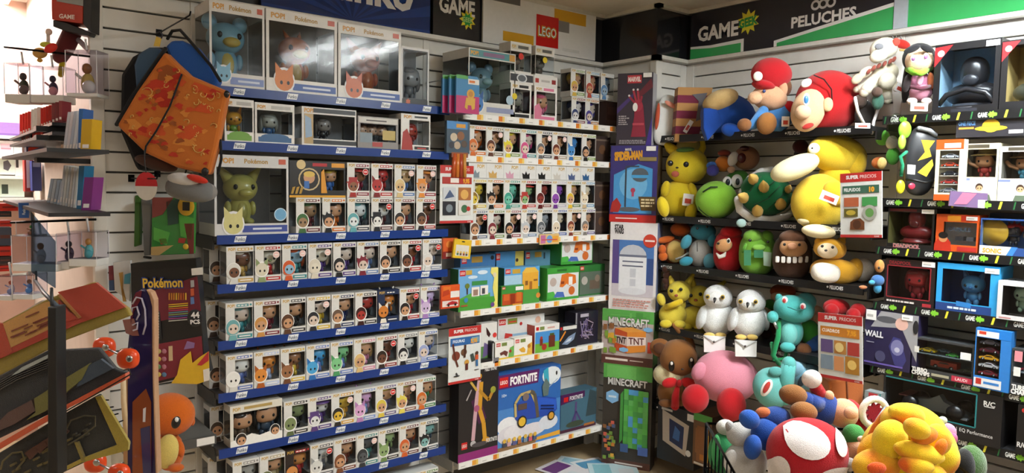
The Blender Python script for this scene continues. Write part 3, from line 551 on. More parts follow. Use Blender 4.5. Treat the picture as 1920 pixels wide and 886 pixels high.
for (r, dz, card, lab, sk, hr, ti) in sb:
    x, z, w, h = fitL(*r, YF); T = thing('figurine_box', lab+', top orange-edged shelf', 'toy box', (x, YF, SZ[0]), 0, G2)
    window_box(T, w, .185, .1, card, (.1, .16, .93, .84), '#5c5a56', [('t', 'POP!', .2, .92, .08, GOLD, .24, .04), ('r', .4, .88, .85, .96, ti), ('r', .2, .03, .9, .12, ti)]+([('e', .18, .62, .12, '#d9c02c')] if ti == BLK else [('p', [(.02, .03), (.3, .03), (.34, .3), (.2, .5), (.02, .4)], '#d07a94')]), True, True)
    figurine(T, .0, .05, .02, .13, sk, hr, ti, 'long' if ti != BLK else 'hair')
for r, lab, op in (((728, 290, 935, 385), 'white box top with dark oval logo, stacked in second tier by corner', [('r', .02, .2, .98, .85, '#3a3a3e'), ('e', .5, .5, .22, '#cfd2d6', .42), ('e', .5, .5, .17, '#5c6068', .3)]), ((940, 290, 1145, 385), 'white box top with small red corner squares, stacked in second tier', [('r', .05, .3, .2, .7, '#b03a34'), ('r', .75, .3, .92, .7, '#8e2a2a'), ('r', .3, .4, .66, .6, '#b5b2ae')])):
    x, z, w, h = fitL(*r, YF); T = thing('lying_figurine_box', lab, 'toy box', (x, YF, SZ[0]+.1855), 0, G2); solid_box(T, w, h, .18, '#dcdad6', op)
zt = SZ[0]+.1855+fitL(728, 290, 935, 385, YF)[3]+.001
for r, lab, sc, st in (((718, 35, 930, 290), 'tall clear window box with red sticker, highest of the stack under white sign', '#8f7c6c', '#d23b30'), ((938, 32, 1130, 290), 'tall clear window box with yellow sticker, highest of the stack under white sign', '#77726a', '#d9c02c')):
    x, z, w, h = fitL(*r, YF+.03); T = thing('figurine_box', lab, 'toy box', (x, YF+.03, zt), 0, G2)
    window_box(T, w*.86, .165, .1, '#dcdad4', (.01, .08, .99, .7), '#8a857c', [('r', .06, .76, .9, .93, '#cfc9b8'), ('t', 'POP!', .15, .85, .1, GOLD, .2, .04), ('r', .35, .8, .85, .9, '#5c5a56'), ('e', .85 if st > '#d5' and st < '#d8' else .5, .56, .12, st)], True, True)
    figurine(T, 0, .05, .012, .1, sc, '#4a443c', '#5c564c', 'hair')
pr6 = [((1255, 280, 1388, 490), 1, 'blond boy', SK, '#cfae4a', 'hair', '#7a9a4a'), ((1390, 290, 1515, 490), 1, 'red-haired', SK, '#b04a3a', 'long', '#7fb0d0'), ((1520, 300, 1640, 495), 1, 'blue-clad clear-sided', '#9ab0c4', '#5c86b5', 'hood', '#d0d6da'), ((1265, 515, 1390, 735), 0, 'navy and red', '#d9d4d0', '#34406a', 'hair', '#7c2a34'), ((1392, 520, 1505, 735), 0, 'purple-haired', PALE, '#4a3f8a', 'long', '#b5742c')]
for r, t, d, sk, hr, sty, ti in pr6:
    x, z, w, h = fitL(*r, YF+.05)
    pop(x, SZ[0]+t*(PH+.001), 'white window box with %s figurine, beside corner column on top orange-edged shelf' % d, G2, sk, hr, sty, ti, None, y=YF+.05)
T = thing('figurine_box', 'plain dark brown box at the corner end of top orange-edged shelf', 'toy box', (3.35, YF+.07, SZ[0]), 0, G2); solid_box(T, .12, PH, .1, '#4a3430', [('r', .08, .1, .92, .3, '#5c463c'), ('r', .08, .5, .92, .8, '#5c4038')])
# ---------------------------------------------------------------- brick-set boxes
LG = [('r', .03, .84, .17, .97, '#c8211f'), ('t', 'LEGO', .1, .905, .06, '#f2efe8', .11, .02)]
def lego(r, Y, d, label, col, ops, zb=None, side=None, grp='brick set boxes', h_=None):
    x, z, w, h = fitL(*r, Y); h = h_ or h; T = thing('brick_set_box', label, 'toy box', (x, Y, zb if zb is not None else z), 0, grp); solid_box(T, w, h, d, col, LG+ops if ops and ops[0] != 0 else ops[1:], side=side); return T
def minis(us, v, s, cols):
    o = []
    for u, c in zip(us, cols): o += [('r', u-s*.4, v, u+s*.4, v+s*.8, c), ('e', u, v+s*1.15, s*.38, '#d9b04a', s*.4)]
    return o
crop(800, 420, 360/1772)
YB = YF+.1
lego((310, 300, 640, 760), YB+.04, .06, 'blue brick set box standing behind the village set', '#3f74a8', [('r', .3, .85, .6, .97, '#b08a3a'), ('e', .88, .93, .05, '#22242a')], SZ[3])
lego((630, 290, 890, 750), YB+.04, .06, 'blue and yellow brick set box in the back rank of village sets', '#4a86b5', [('p', [(.68, 0), (1, 0), (1, 1), (.7, 1)], '#c9b85a'), ('e', .76, .82, .05, '#3a2a20'), ('r', .75, .5, .9, .7, '#b08a44')], SZ[3])
lego((905, 300, 1150, 740), YB+.045, .06, 'pale blue brick set box with small figure, behind the yellow-house set', '#5c8aa5', [('r', .35, .86, .6, .97, '#b0883c'), ('r', .68, .82, .74, .95, '#2a3a4a')], SZ[3])
lego((293, 385, 655, 770), YF+.002, .075, 'light blue and green brick village set box with yellow side stripe', '#6fa9d9',
     [('r', .18, .86, .33, .97, '#c9a03c'), ('r', 0, 0, 1, .3, '#4a9a3a'), ('p', [(0, .3), (.3, .42), (.6, .34), (.8, .4), (.8, .3)], '#5aa848'), ('e', .6, .9, .13, '#d6e4f0', .05), ('e', .35, .8, .12, '#cfe0ee', .04), ('r', .33, .6, .72, .7, '#3d8a4a'),
      ('p', [(.82, 1), (1, 1), (1, 0), (.82, 0), (.93, .2), (.86, .5), (.9, .75), (.8, .88)], '#e6dc74'), ('r', .2, .4, .23, .56, '#4a3020'), ('e', .215, .6, .055, '#6a7a2c'), ('r', .32, .34, .52, .56, '#e8e2da'), ('r', .36, .36, .48, .5, '#9a7a6a'), ('r', .54, .36, .74, .58, '#ece6de'), ('r', .58, .38, .66, .52, '#4a4a50'), ('r', .06, .12, .22, .16, '#a05a34'), ('e', .18, .27, .05, '#3d84b5'), ('e', .86, .1, .05, '#6a4a8a'), ('e', .9, .82, .05, '#d9cfae')], SZ[3], side='#3d7a4a')
lego((715, 395, 1040, 735), YF+.03, .07, 'brick set box with yellow house front and blue sky', '#5aa3d9', [('r', .22, .84, .44, .96, '#c9a03c'), ('r', 0, 0, 1, .45, '#4f9a44'), ('r', 0, .55, .48, .8, '#a8c9e0'), ('r', .5, .38, .96, .84, '#e2a83a'), ('p', [(.48, .84), (.98, .84), (.85, .98), (.6, .98)], '#e6b84a'), ('r', .58, .5, .66, .62, '#8a5a2a'), ('r', .7, .38, .78, .6, '#a86a2a'), ('r', .82, .6, .93, .65, '#8a5a2a'), ('e', .96, .2, .06, '#d98a3a')], SZ[3], side='#2f6a34')
lego((690, 545, 895, 735), YF-.0, .028, 'small brick set box with orange-red blocky creature print', '#3f8f3c', [('r', .04, .08, .96, .62, '#b8481f'), ('r', .1, .3, .35, .6, '#d0632a'), ('r', .4, .12, .6, .6, '#8e3214'), ('r', .66, .2, .9, .66, '#d0702a'), ('r', .5, .02, .9, .12, '#d99a3a'), ('r', .62, .76, .96, .94, '#eceae4')], SZ[3])
fx = [('r', .0, .84, 1, 1, '#3f9a3a'), ('r', .3, .88, .6, .95, '#2a6a2a'), ('r', .02, .1, .98, .82, '#d6d8da'), ('p', [(.02, .1), (.3, .1), (.2, .3), (.02, .28)], '#4fb04a'), ('p', [(.2, .12), (.55, .1), (.5, .26), (.3, .28)], '#4a6ab5'), ('p', [(.38, .42), (.44, .78), (.62, .82), (.88, .74), (.9, .5), (.7, .42), (.6, .5), (.48, .4)], '#d9742a'), ('r', .66, .45, .78, .7, '#eceae6'), ('r', .42, .5, .52, .58, '#8a3a1a'), ('e', .76, .28, .1, '#c8682a'), ('e', .18, .58, .1, '#b8a8a0')]
lego((1110, 400, 1405, 705), YF+.002, .13, 'bright green brick set box with orange fox-like animal, lower of two', '#3f9a3a', fx, SZ[3], side='#4aa844')
lego((1240, 160, 1530, 400), YF+.05, .16, 'bright green brick set box with orange fox-like animal, stacked upper', '#3f9a3a', fx, SZ[3]+.2, side='#2f7a34', h_=.165)
lego((1408, 410, 1640, 690), YF+.06, .12, 'green brick set box with pale dim print by the corner column', '#2f6f34', [('r', .02, .05, .98, .78, '#5c6a5c'), ('e', .2, .5, .12, '#b0aaa0'), ('r', .4, .2, .8, .5, '#6a5a4c'), ('e', .7, .55, .1, '#8a7a6a')], SZ[3])
T = thing('price_card', 'small colourful card clipped on third orange-edged shelf strip', 'card', (*fitL(1040, 90, 1220, 185, 3.1)[:1], 3.098, fitL(1040, 90, 1220, 185, 3.1)[1]), 0)
w, h = fitL(1040, 90, 1220, 185, 3.1)[2:]; b = B(); b.box(-w/2, w/2, 0, .004, 0, h, '#d9b87a', 'card'); b.obj('card', T); p = B(); art(p, [('r', .05, .1, .3, .9, '#b86a9a'), ('e', .5, .5, .15, '#6a9ad0'), ('r', .65, .2, .95, .8, '#e0a03a'), ('r', .1, .4, .9, .5, '#c94a4a')], front(w, h), w, h); p.obj('front_print', T)
crop(830, 570, 320/1920)
wl = [('r', .02, .82, .16, .97, '#c8211f'), ('t', 'LEGO', .09, .895, .07, '#f2efe8', .12, .02), ('r', .2, .82, .4, .97, '#7a8a3a'), ('r', .22, .86, .38, .9, '#c23a2c')]
lego((500, 80, 920, 600), YB+.06, .05, 'grey-white brick set box at the back of the fifth orange-edged shelf', '#8f9496', [0]+[('r', .04, .85, .22, .97, '#a8282a'), ('r', .26, .84, .5, .96, '#6a7a4a'), ('e', .64, .88, .1, '#7a5a3c'), ('r', .5, .72, 1, .8, '#3a4046')], SZ[4])
lego((430, 215, 610, 640), YF+.03, .045, 'white brick set box with small dark hook print beside poster', '#dcdad6', [0]+[('p', [(.4, .85), (.6, .7), (.5, .62), (.35, .7), (.3, .9)], '#3a1c1c'), ('e', .85, .66, .13, '#d23b34'), ('r', .0, .0, .7, .4, '#5c8a4a'), ('p', [(.1, .1), (.6, .2), (.5, .42), (.2, .5)], '#6a5a8a')], SZ[4])
lego((548, 395, 575, 625), YF-.001, .06, 'thin black and white game case upright between brick sets', '#1a1a1c', [0, ('r', .5, .02, .9, .9, '#e6e6e4')], SZ[4])
lego((620, 180, 1140, 590), YF+.08, .06, 'long white brick set box behind the small sets', '#d2d2d0', [0]+wl+[('e', .48, .8, .03, '#b02c28'), ('p', [(.1, .2), (.35, .25), (.3, .55), (.15, .6)], '#c23a34'), ('r', .3, .3, .8, .55, '#8fb0c9'), ('e', .85, .85, .06, '#c9a08a')], SZ[4])
yb = lambda a: [0, ('r', 0, 0, 1, .12, '#e0b83a'), ('r', .06, .74, .28, .92, '#c8211f'), ('t', 'LEGO', .17, .83, .08, '#f2efe8', .18, .02), ('r', .34, .74, .62, .92, '#7a8a4a'), ('p', [(.7, .1), (1, .1), (1, .7), (.78, .6)], '#6fae54' if a == 0 else '#e0b04a')]
lego((590, 400, 800, 610), YF, .05, 'small white brick set box with dark creature and green edge', '#e8e6e0', yb(0)+[('p', [(.25, .4), (.5, .5), (.68, .4), (.6, .16), (.45, .3), (.3, .25)], '#6a3a34'), ('e', .8, .42, .07, '#a83a34')], SZ[4])
lego((805, 360, 1005, 575), YF+.004, .05, 'small white brick set box with yellow creature and amber edge', '#ebe8e0', yb(1)+[('p', [(.25, .4), (.5, .5), (.62, .36), (.6, .2), (.4, .24)], '#d9a53a'), ('e', .82, .5, .09, '#b87a2a')], SZ[4])
lego((1035, 235, 1310, 545), YF+.012, .1, 'white-topped brick set box with brown towers on green meadow', '#e6e4e0', [0, ('r', .02, .0, 1, .34, '#6fae3c'), ('r', .02, .34, 1, .76, '#4a90d0'), ('r', .05, .82, .16, .94, '#c8211f'), ('r', .2, .82, .38, .94, '#7a8a4a'), ('r', .5, .84, .8, .9, '#cfa59a'), ('r', .56, .16, .82, .58, '#6a3324'), ('r', .6, .58, .78, .66, '#4a5a2c'), ('r', .2, .26, .32, .5, '#7c3324'), ('e', .26, .54, .05, '#b03a2a'), ('e', .38, .2, .1, '#a8342c')], SZ[4], side='#b8442c')
lego((1310, 240, 1515, 490), YF+.02, .08, 'dark brick set box with grey spacecraft and orange beam', '#22262e', [0, ('r', .06, .84, .16, .96, '#c8211f'), ('r', .2, .82, .95, .98, '#d4d4d0'), ('l', [(.04, .35), (.34, .76)], .07, '#d98a2c'), ('p', [(.15, .2), (.5, .5), (.9, .65), (.8, .35), (.45, .15)], '#7f92b0'), ('p', [(.3, .25), (.5, .4), (.7, .45), (.6, .3)], '#c9d2dc')], SZ[4])
lego((1360, 100, 1480, 480), YB+.04, .05, 'black brick set box with blue bottom band behind the spacecraft set', '#191a1f', [0, ('r', .5, .78, .85, .9, '#b8262a'), ('r', .3, .6, .95, .72, '#3a86c9')], SZ[4])
lego((1485, 90, 1745, 455), YF+.035, .09, 'dark violet brick set box with pale scribbled creature by corner', '#221f2e', [0]+[('l', [(.2+.6*random.random(), .15+.7*random.random()), (.2+.6*random.random(), .15+.7*random.random())], .03, random.choice(['#6a5c8a', '#8f86a8', '#4a4464', '#9a8a9a'])) for _ in range(26)]+[('r', .2, .85, .55, .95, '#b0aab8'), ('r', 0, 0, .06, 1, '#8d8d96')], SZ[4])
crop(820, 690, 320/1447)
random.seed(3)
robot = [('l', [(.36, .2), (.4, .42), (.44, .62), (.5, .8)], .09, '#c9a0a8'), ('l', [(.66, .2), (.62, .36), (.52, .5), (.55, .78)], .1, '#cf952c'), ('l', [(.5, .7), (.74, .58), (.84, .66)], .07, '#b8842c'), ('l', [(.44, .7), (.28, .8), (.24, .95)], .05, '#c9a24a'), ('e', .5, .84, .06, '#cf952c'), ('e', .44, .52, .07, '#a8587c'), ('e', .36, .17, .07, '#b9b4b4', .03), ('e', .68, .18, .1, '#cf952c', .03), ('e', .85, .68, .07, '#9a9a3a'), ('l', [(.3, .72), (.18, .62)], .03, '#a8a0a0'), ('e', .52, .15, .2, '#4a4448', .025), ('p', [(.3, .6), (.5, .65), (.7, .4), (.5, .35)], '#4a1f44')]
T = lego((180, -40, 515, 790), YF, .085, 'tall black and magenta box with golden armoured robot print, lowest orange-edged shelf', '#232023', [0, ('r', 0, 0, 1, .09, '#8e2a72'), ('r', .08, .13, .22, .2, '#c8211f'), ('t', 'LEGO', .15, .165, .03, '#f2efe8', .12, .02)]+robot[-1:]+robot[:-1]+[('t', 'FORTNITE', .83, .17, .04, '#d9d6d4', .28, .03), ('t', 'PEELY BONE', .78, .9, .035, '#d9d6d4', .3, .03), ('r', .84, .95, .98, 1, '#77757a')], SZ[5])
bs = [('l', [(.3, .1), (.5, .3), (.45, .75)], .3, '#b8842c'), ('l', [(.6, .12), (.5, .45), (.5, .7)], .2, '#8a5a2a'), ('e', .45, .62, .2, '#8f868a', .05), ('r', 0, 0, 1, .09, '#8e2a72')]
p = B(); art(p, bs, leftface(.085, .5, -.114), .085, .5)
p.obj('side_print', T)
cloud = [('e', .1, .32, .16, '#e6e6ea', .12), ('e', .05, .2, .2, '#d8d4dc', .12), ('e', .3, .22, .2, '#e2dfe4', .1), ('e', .55, .2, .22, '#dcd8de', .09), ('e', .8, .25, .16, '#d6dae4', .1)]
cloud = [(k, max(rx, min(1-rx, u)), v, rx, c, ry) for k, u, v, rx, c, ry in cloud]
van = [('p', [(.26, .4), (.3, .6), (.5, .66), (.92, .56), (.94, .4), (.86, .34), (.3, .36)], '#2a4aa8'), ('p', [(.6, .44), (.92, .4), (.92, .54), (.62, .62)], '#2f5cc4'), ('l', [(.27, .42), (.26, .6), (.34, .7), (.5, .72), (.58, .56), (.62, .36)], .035, '#bfa96a'), ('l', [(.5, .72), (.56, .68), (.6, .5), (.62, .35)], .05, '#5c5448'), ('e', .37, .34, .075, '#2a2a2c'), ('e', .37, .34, .055, '#e0b43a'), ('e', .84, .33, .06, '#2a2a2c'), ('e', .84, .33, .042, '#cf9a3a'), ('r', .3, .5, .44, .58, '#5c4a44'), ('p', [(.7, .62), (.78, .62), (.8, .78), (.74, .86), (.68, .76)], '#5c7070'), ('e', .42, .66, .05, '#7a6a64'), ('l', [(.66, .5), (.88, .46)], .02, '#16265c'), ('l', [(.66, .46), (.88, .42)], .02, '#16265c')]
lego((510, 50, 1040, 680), YF+.002, .08, 'big blue box with battle bus and striped balloon print, lowest orange-edged shelf', '#2f66b0', [0, ('r', 0, 0, 1, .55, '#4a82c4')]+cloud+[('r', 0, 0, .6, .06, '#8a6a4a'), ('p', [(.58, .04), (1, .04), (1, .1), (.62, .08)], '#e0a63a'), ('p', [(0, .82), (.62, .82), (.64, 1), (0, 1)], '#5c2260'), ('r', .02, .84, .15, .97, '#c8211f'), ('t', 'LEGO', .085, .905, .045, '#f2efe8', .11, .02), ('t', 'FORTNITE', .39, .905, .1, '#f2f0f0', .42, .05),
      ('e', .84, .88, .155, '#dfe4e8', .12), ('p', [(.7, .96), (.78, 1), (.8, .78), (.72, .82)], '#3fa8c0'), ('e', .92, .9, .015, '#2a2a2a', .03), ('l', [(.72, .83), (.76, .72)], .012, '#9ab0c4'), ('l', [(.94, .82), (.78, .72)], .012, '#9ab0c4')]+van+minis([.1, .17, .25, .33, .42, .5, .57], .06, .07, ['#4a4a54', '#c9a0a8', '#5a5a8a', '#a86a3a', '#7a8a9a', '#c25a6a', '#4a5a7a'])+[('t', '10+', .08, .74, .04, '#cfe0f0', .1, .02)], SZ[5], side='#3a5a9a')
lego((1045, 200, 1345, 520), YF+.03, .1, 'dim teal box with purple title band and crystal print, lowest orange-edged shelf', '#45697c', [0, ('r', 0, 0, 1, .08, '#4a1f34'), ('p', [(0, .74), (.66, .84), (.66, 1), (0, 1)], '#4a1c50'), ('r', .08, .8, .2, .92, '#c8211f'), ('t', 'FORTNITE', .42, .87, .1, '#d9d6da', .36, .04), ('p', [(.7, .3), (.8, 1), (1, .9), (1, .3)], '#3a4a50'), ('l', [(.4, .15), (.42, .75)], .05, '#5c4a7c'), ('l', [(.3, .2), (.42, .5), (.55, .25)], .04, '#4a3f74'), ('e', .4, .18, .25, '#3f4a3c', .08), ('r', .65, .06, .95, .12, '#a86a34')], SZ[5], side='#3a2440')
# ---------------------------------------------------------------- hanging goods between the shelf columns
def hook(label, x, y0, y1, z, col='#1c1c1e'):
    T = thing('display_hook', label, 'hook', (x, y1, z)); b = B(); b.tube([(0, 0, 0), (0, y0-y1, 0), (0, y0-y1-.012, .012)], .003, col, 'metal'); b.box(-.012, .012, -.003, .003, -.015, .015, col, 'metal'); b.obj('rod', T); return T
XG = 2.135
hook('steel hook holding the pink toy bags by the top blue shelf', XG, 3.0, YW, 2.235, '#8a8a8c')
for i in range(3):
    x = XG-.035+.02*i; y = 3.08-.03*i
    T = thing('toy_bag', 'hanging magenta and blue bag of animal toys, %s on its hook' % ['rearmost', 'middle', 'frontmost'][i], 'toy pack', (x, y, 2.05), 0, 'magenta toy bags on one hook')
    w, h = .14, .185; b = B(); b.prism([(-w/2, 0), (w/2, 0), (w/2, h-.015), (w/2-.015, h), (-w/2+.015, h), (-w/2, h-.015)], 0, .012, '#3f7fb0', 'plastic'); b.obj('bag', T)
    p = B(); art(p, [('r', 0, 0, 1, .46, '#b52a68'), ('r', 0, .9, .5, 1, '#4f9a4a'), ('r', .5, .78, .98, .92, '#d9d6d0'), ('r', .55, .82, .8, .88, '#d9762c')]+([('e', .62, .52, .17, '#cf9a34'), ('e', .62, .52, .1, '#b57a2a'), ('p', [(.36, .15), (.48, .1), (.5, .22), (.64, .22), (.68, .1), (.8, .14), (.82, .42), (.42, .42)], '#d0a03a')] if i == 2 else []), front(w, h), w, h); p.obj('front_print', T)
T = thing('toy_bag', 'hanging mixed toy figures bag above the tall poster', 'toy pack', (XG, 3.09, 1.855), 0)
b = B(); b.box(-.07, .07, 0, .02, 0, .16, '#4a5a6a', 'plastic'); b.obj('bag', T)
p = B(); art(p, [('r', 0, .75, .9, 1, '#4a86c0'), ('e', .3, .5, .15, '#c9b8a0'), ('e', .6, .55, .16, '#8a5a3a'), ('e', .45, .25, .14, '#b5a08a'), ('e', .75, .3, .13, '#5c4a40'), ('r', .4, .8, .8, .92, '#d99a3a'), ('e', .2, .25, .12, '#3a3a44')], front(.14, .16), .14, .16); p.obj('front_print', T)
T = thing('toy_bag', 'hanging orange glow-stick like pack above the tall poster', 'toy pack', (XG+.01, 3.085, 1.735), 0); b = B()
for i in range(4): b.tube([(-.035+.023*i, .01, 0), (-.03+.02*i, .01, .118)], .011, ['#c2562a', '#d07a34', '#a8442a', '#c98a3a'][i], 'plastic')
b.box(-.05, .05, .004, .014, .1, .125, '#8a4a2c', 'card'); b.obj('pack', T)
def carpack(x, y, z, w, h, label, ops, col):
    T = thing('toy_pack', label, 'toy pack', (x, y, z)); b = B(); b.box(-w/2, w/2, 0, .012, 0, h, col, 'print'); b.obj('card_back', T); p = B(); art(p, ops, front(w, h), w, h); p.obj('front_print', T)
    return T
crop(800, 420, 360/1772)
x, z, w, h = fitL(150, 130, 245, 320, 3.09); carpack(x+.02, 3.10, z, w*1.4, h, 'orange and red hanging toy pack behind the yellow pack', [('r', .0, .0, 1, .35, '#7c1c1c'), ('e', .4, .7, .2, '#e0863a'), ('r', .2, .1, .8, .28, '#c9b0a0')], '#cf5a24')
x, z, w, h = fitL(220, 140, 420, 315, 3.06); T = carpack(x, 3.06, z, w*.8, h, 'tilted yellow hanging pack of small figures by the blue shelves', [('r', .12, .12, .88, .7, '#d6d0c4')]+minis([.25, .42, .6, .76], .16, .14, ['#3a6a4a', '#6a4a3a', '#8a3a34', '#4a4a4a'])+[('e', .5, .88, .1, '#2a2618', .03)], '#e0b82a'); T.rotation_euler = (0, .12, 0)
x, z, w, h = fitL(135, 560, 305, 690, 3.085); carpack(x, 3.085, z, w, h, 'orange hanging toy car card, upper of two by the blue shelves', [('r', .5, .1, .98, .55, '#e6e2dc'), ('r', .1, .6, .5, .9, '#e0762a'), ('p', [(.05, .2), (.45, .35), (.4, .7), (.1, .6)], '#b83c1c')], '#d9561f')
x, z, w, h = fitL(130, 692, 305, 775, 3.08); carpack(x, 3.08, z, w, h, 'red and white toy car card, lower of two by the blue shelves', [('r', .08, .2, .92, .85, '#e2d2cc'), ('p', [(.25, .35), (.9, .4), (.85, .65), (.6, .8), (.4, .65)], '#b3262b'), ('e', .4, .36, .06, '#222'+'222'), ('e', .76, .38, .06, '#222222')], '#c2441f')
# ---------------------------------------------------------------- price posters in clear sleeves
def poster(x, y, z, rz, label, band, price, pics, w=.205, h=.292, tilt=0, arm=.012, av=.97):
    T = thing('price_poster', label, 'poster', (x, y, z), rz, 'red-and-white price posters'); T.rotation_euler = (tilt, 0, rz)
    b = B(); b.box(-w/2, w/2, 0, .003, 0, h, '#ecebe8', 'print'); b.obj('sheet', T)
    p = B(); art(p, [('r', 0, .86, 1, 1, '#c8322f'), ('t', 'SUPER', .3, .935, .052, '#f6eeec', .36, .05), ('t', 'PRECIOS', .68, .935, .05, '#f3dcd8', .4, .01), ('r', 0, 0, 1, .045, '#c8322f'), ('t', 'GAME', .88, .022, .022, '#f4e0dc', .14, .02)]+band+[('t', price, .77, .735, .07, '#e8a22c', .2, .06)]+pics, front(w, h), w, h); p.obj('print', T)
    s = B(); s.add([(-w/2-.004, -.002, -.004), (w/2+.004, -.002, -.004), (w/2+.004, -.002, h+.004), (-w/2-.004, -.002, h+.004)], [(0, 1, 2, 3)], '#f8fafa', 'film'); s.obj('sleeve', T)
    k = B(); k.box(-.02, .02, .003, arm, h*av-.008, h*av+.008, '#d0d4d6', 'plastic'); k.obj('holder', T); return T
crop(0, 0, 1)
P = atY(856, 418, 3.1); poster(P.x, 3.1, P.z, 0, 'red-headed price poster with four photos by the third blue shelf', [('r', .06, .68, .94, .8, '#b8322c'), ('r', .3, .7, .55, .78, '#eadfd8')], '9,95', [('r', .08, .4, .46, .62, '#c9ccd0'), ('p', [(.12, .42), (.28, .58), (.42, .46)], '#4a5a7a'), ('r', .54, .4, .92, .62, '#a86a3a'), ('e', .72, .5, .12, '#d9a85a'), ('r', .08, .14, .46, .38, '#26282e'), ('e', .27, .26, .1, '#7a868e'), ('r', .54, .14, .92, .38, '#d6d2cc'), ('e', .72, .25, .1, '#3f6a4a'), ('e', .84, .25, .06, '#b8342c')])
P = atY(871, 716, 3.1); poster(P.x, 3.1, P.z, 0, 'red-headed price poster with toy figures beside the black robot box', [('r', .05, .68, .95, .82, '#3a6fb0'), ('t', 'FIGURAS', .3, .76, .05, '#dfe8f2', .36, .03), ('r', .7, .7, .93, .8, '#7fa0a8')], '5,95', [('e', .22, .5, .12, '#7c3a2c'), ('l', [(.12, .72), (.2, .45), (.28, .3)], .05, '#5c2c20'), ('e', .46, .55, .09, '#6a4a34'), ('l', [(.5, .68), (.48, .45)], .06, '#4a2c20'), ('e', .55, .36, .07, '#cf9a44'), ('l', [(.55, .34), (.55, .22)], .08, '#5c2a28'), ('l', [(.7, .5), (.76, .36)], .1, '#3f4a44'), ('e', .86, .5, .05, '#4a3024'), ('l', [(.86, .47), (.86, .38)], .1, '#c9542c'), ('l', [(.86, .38), (.87, .26)], .07, '#3a6a9a'), ('e', .24, .14, .1, '#2a2a2c', .012), ('l', [(.22, .2), (.27, .14)], .04, '#3a3a3c'), ('e', .86, .2, .08, '#2a2a2c', .008)])
# ---------------------------------------------------------------- tall stack of cartons at the corner column
ST_R = math.radians(-62.6)          # the stack is turned towards the room
def stack_box(pl, pr_, z0, z1, col, side, ops, label, dep=.10, dx=0):
    d = .10; base = Vector((3.365+dx, 2.865)); ax = Vector((math.cos(ST_R), math.sin(ST_R)))
    # width from the pixels of the left and right front edge on the vertical plane through base
    nrm = Vector((-ax.y, ax.x)); ym = 400
    def hit(px):
        zc = (z0+z1)/2; r = ray(px, 443-(zc-H)/3.6*F-60); k = base.dot(nrm)/(r.x*nrm.x+r.y*nrm.y); return Vector((r.x*k, r.y*k))
    A, C_ = hit(pl), hit(pr_); w = (C_-A).length; c = (A+C_)/2
    T = thing('tall_carton', label, 'box', (c.x, c.y, z0), ST_R, 'cartons stacked by the corner column'); solid_box(T, w, z1-z0, dep, col, ops, side=side); return T
def sz(py): return H-(py-SHZ)/SPM
SHZ, SPM = 351.5, F/4.33*1.0
Dst = Vector((3.33, 2.93, 0)).dot(Vector((cf.x, cf.y, 0)).normalized()); SPM = F/Dst
zs = [0, H+(351-690)/SPM, H+(351-584)/SPM, H+(351-417)/SPM, H+(351-273)/SPM, H+(351-139)/SPM]
hexb = lambda u, v, r, c: ('p', [(u+r*math.cos(math.pi/6+math.pi/3*i), v+r*.45*math.sin(math.pi/6+math.pi/3*i)) for i in range(6)], c)
gtop = lambda y: [('r', 0, y, 1, 1, '#5aa84f')]+[('r', .05+.9*random.random(), y+(1-y)*random.random()*.8, .08+.88*random.random(), y+(1-y)*random.random()*.8+.02, random.choice(['#4a9442', '#6cb85e'])) for _ in range(8)]
blk = []
for i in range(26): u, v = .03+.2*random.random(), .06+.36*random.random(); blk.append(('r', u, v, u+.07, v+.035, random.choice(['#b8742c', '#d9a53a', '#6a8a3a', '#8a5a34', '#4a5a7c', '#c25a4a', '#7a9a3c'])))
pixel = []
for i in range(5):
    for j in range(11):
        pixel.append(('r', .44+.1*i, .2+.052*j, .54+.1*i, .252+.052*j, random.choice(['#4fa84a', '#5cb854', '#46984a', '#5fb05c', '#4f9ad0', '#3f8a44', '#57b050'])))
stack_box(1126, 1217, zs[0], zs[1], '#37332f', '#2e2b29', [('r', 0, 0, 1, .07, '#5c3a30'), ('r', .28, .028, .85, .042, '#d9cfc8')]+gtop(.86)+[('t', 'MINECRAFT', .5, .83, .07, '#3a3a3a', .82, .06), ('t', 'MINECRAFT', .5, .832, .065, '#cfcfcd', .8, .03), hexb(.2, .68, .15, '#7fb4e0'), ('r', .12, .67, .28, .69, '#cfe2f2'), ('r', .44, .2, .94, .76, '#4fa84a')]+pixel+[('r', .4, .16, .56, .24, '#3a5a8a'), ('r', .76, .15, .96, .23, '#4a6ab0'), ('p', [(.38, .24), (.44, .28), (.44, .76), (.38, .72)], '#3f8f3f')]+blk, 'tall brown-black carton with green top and green pixel column print, on floor', .12)
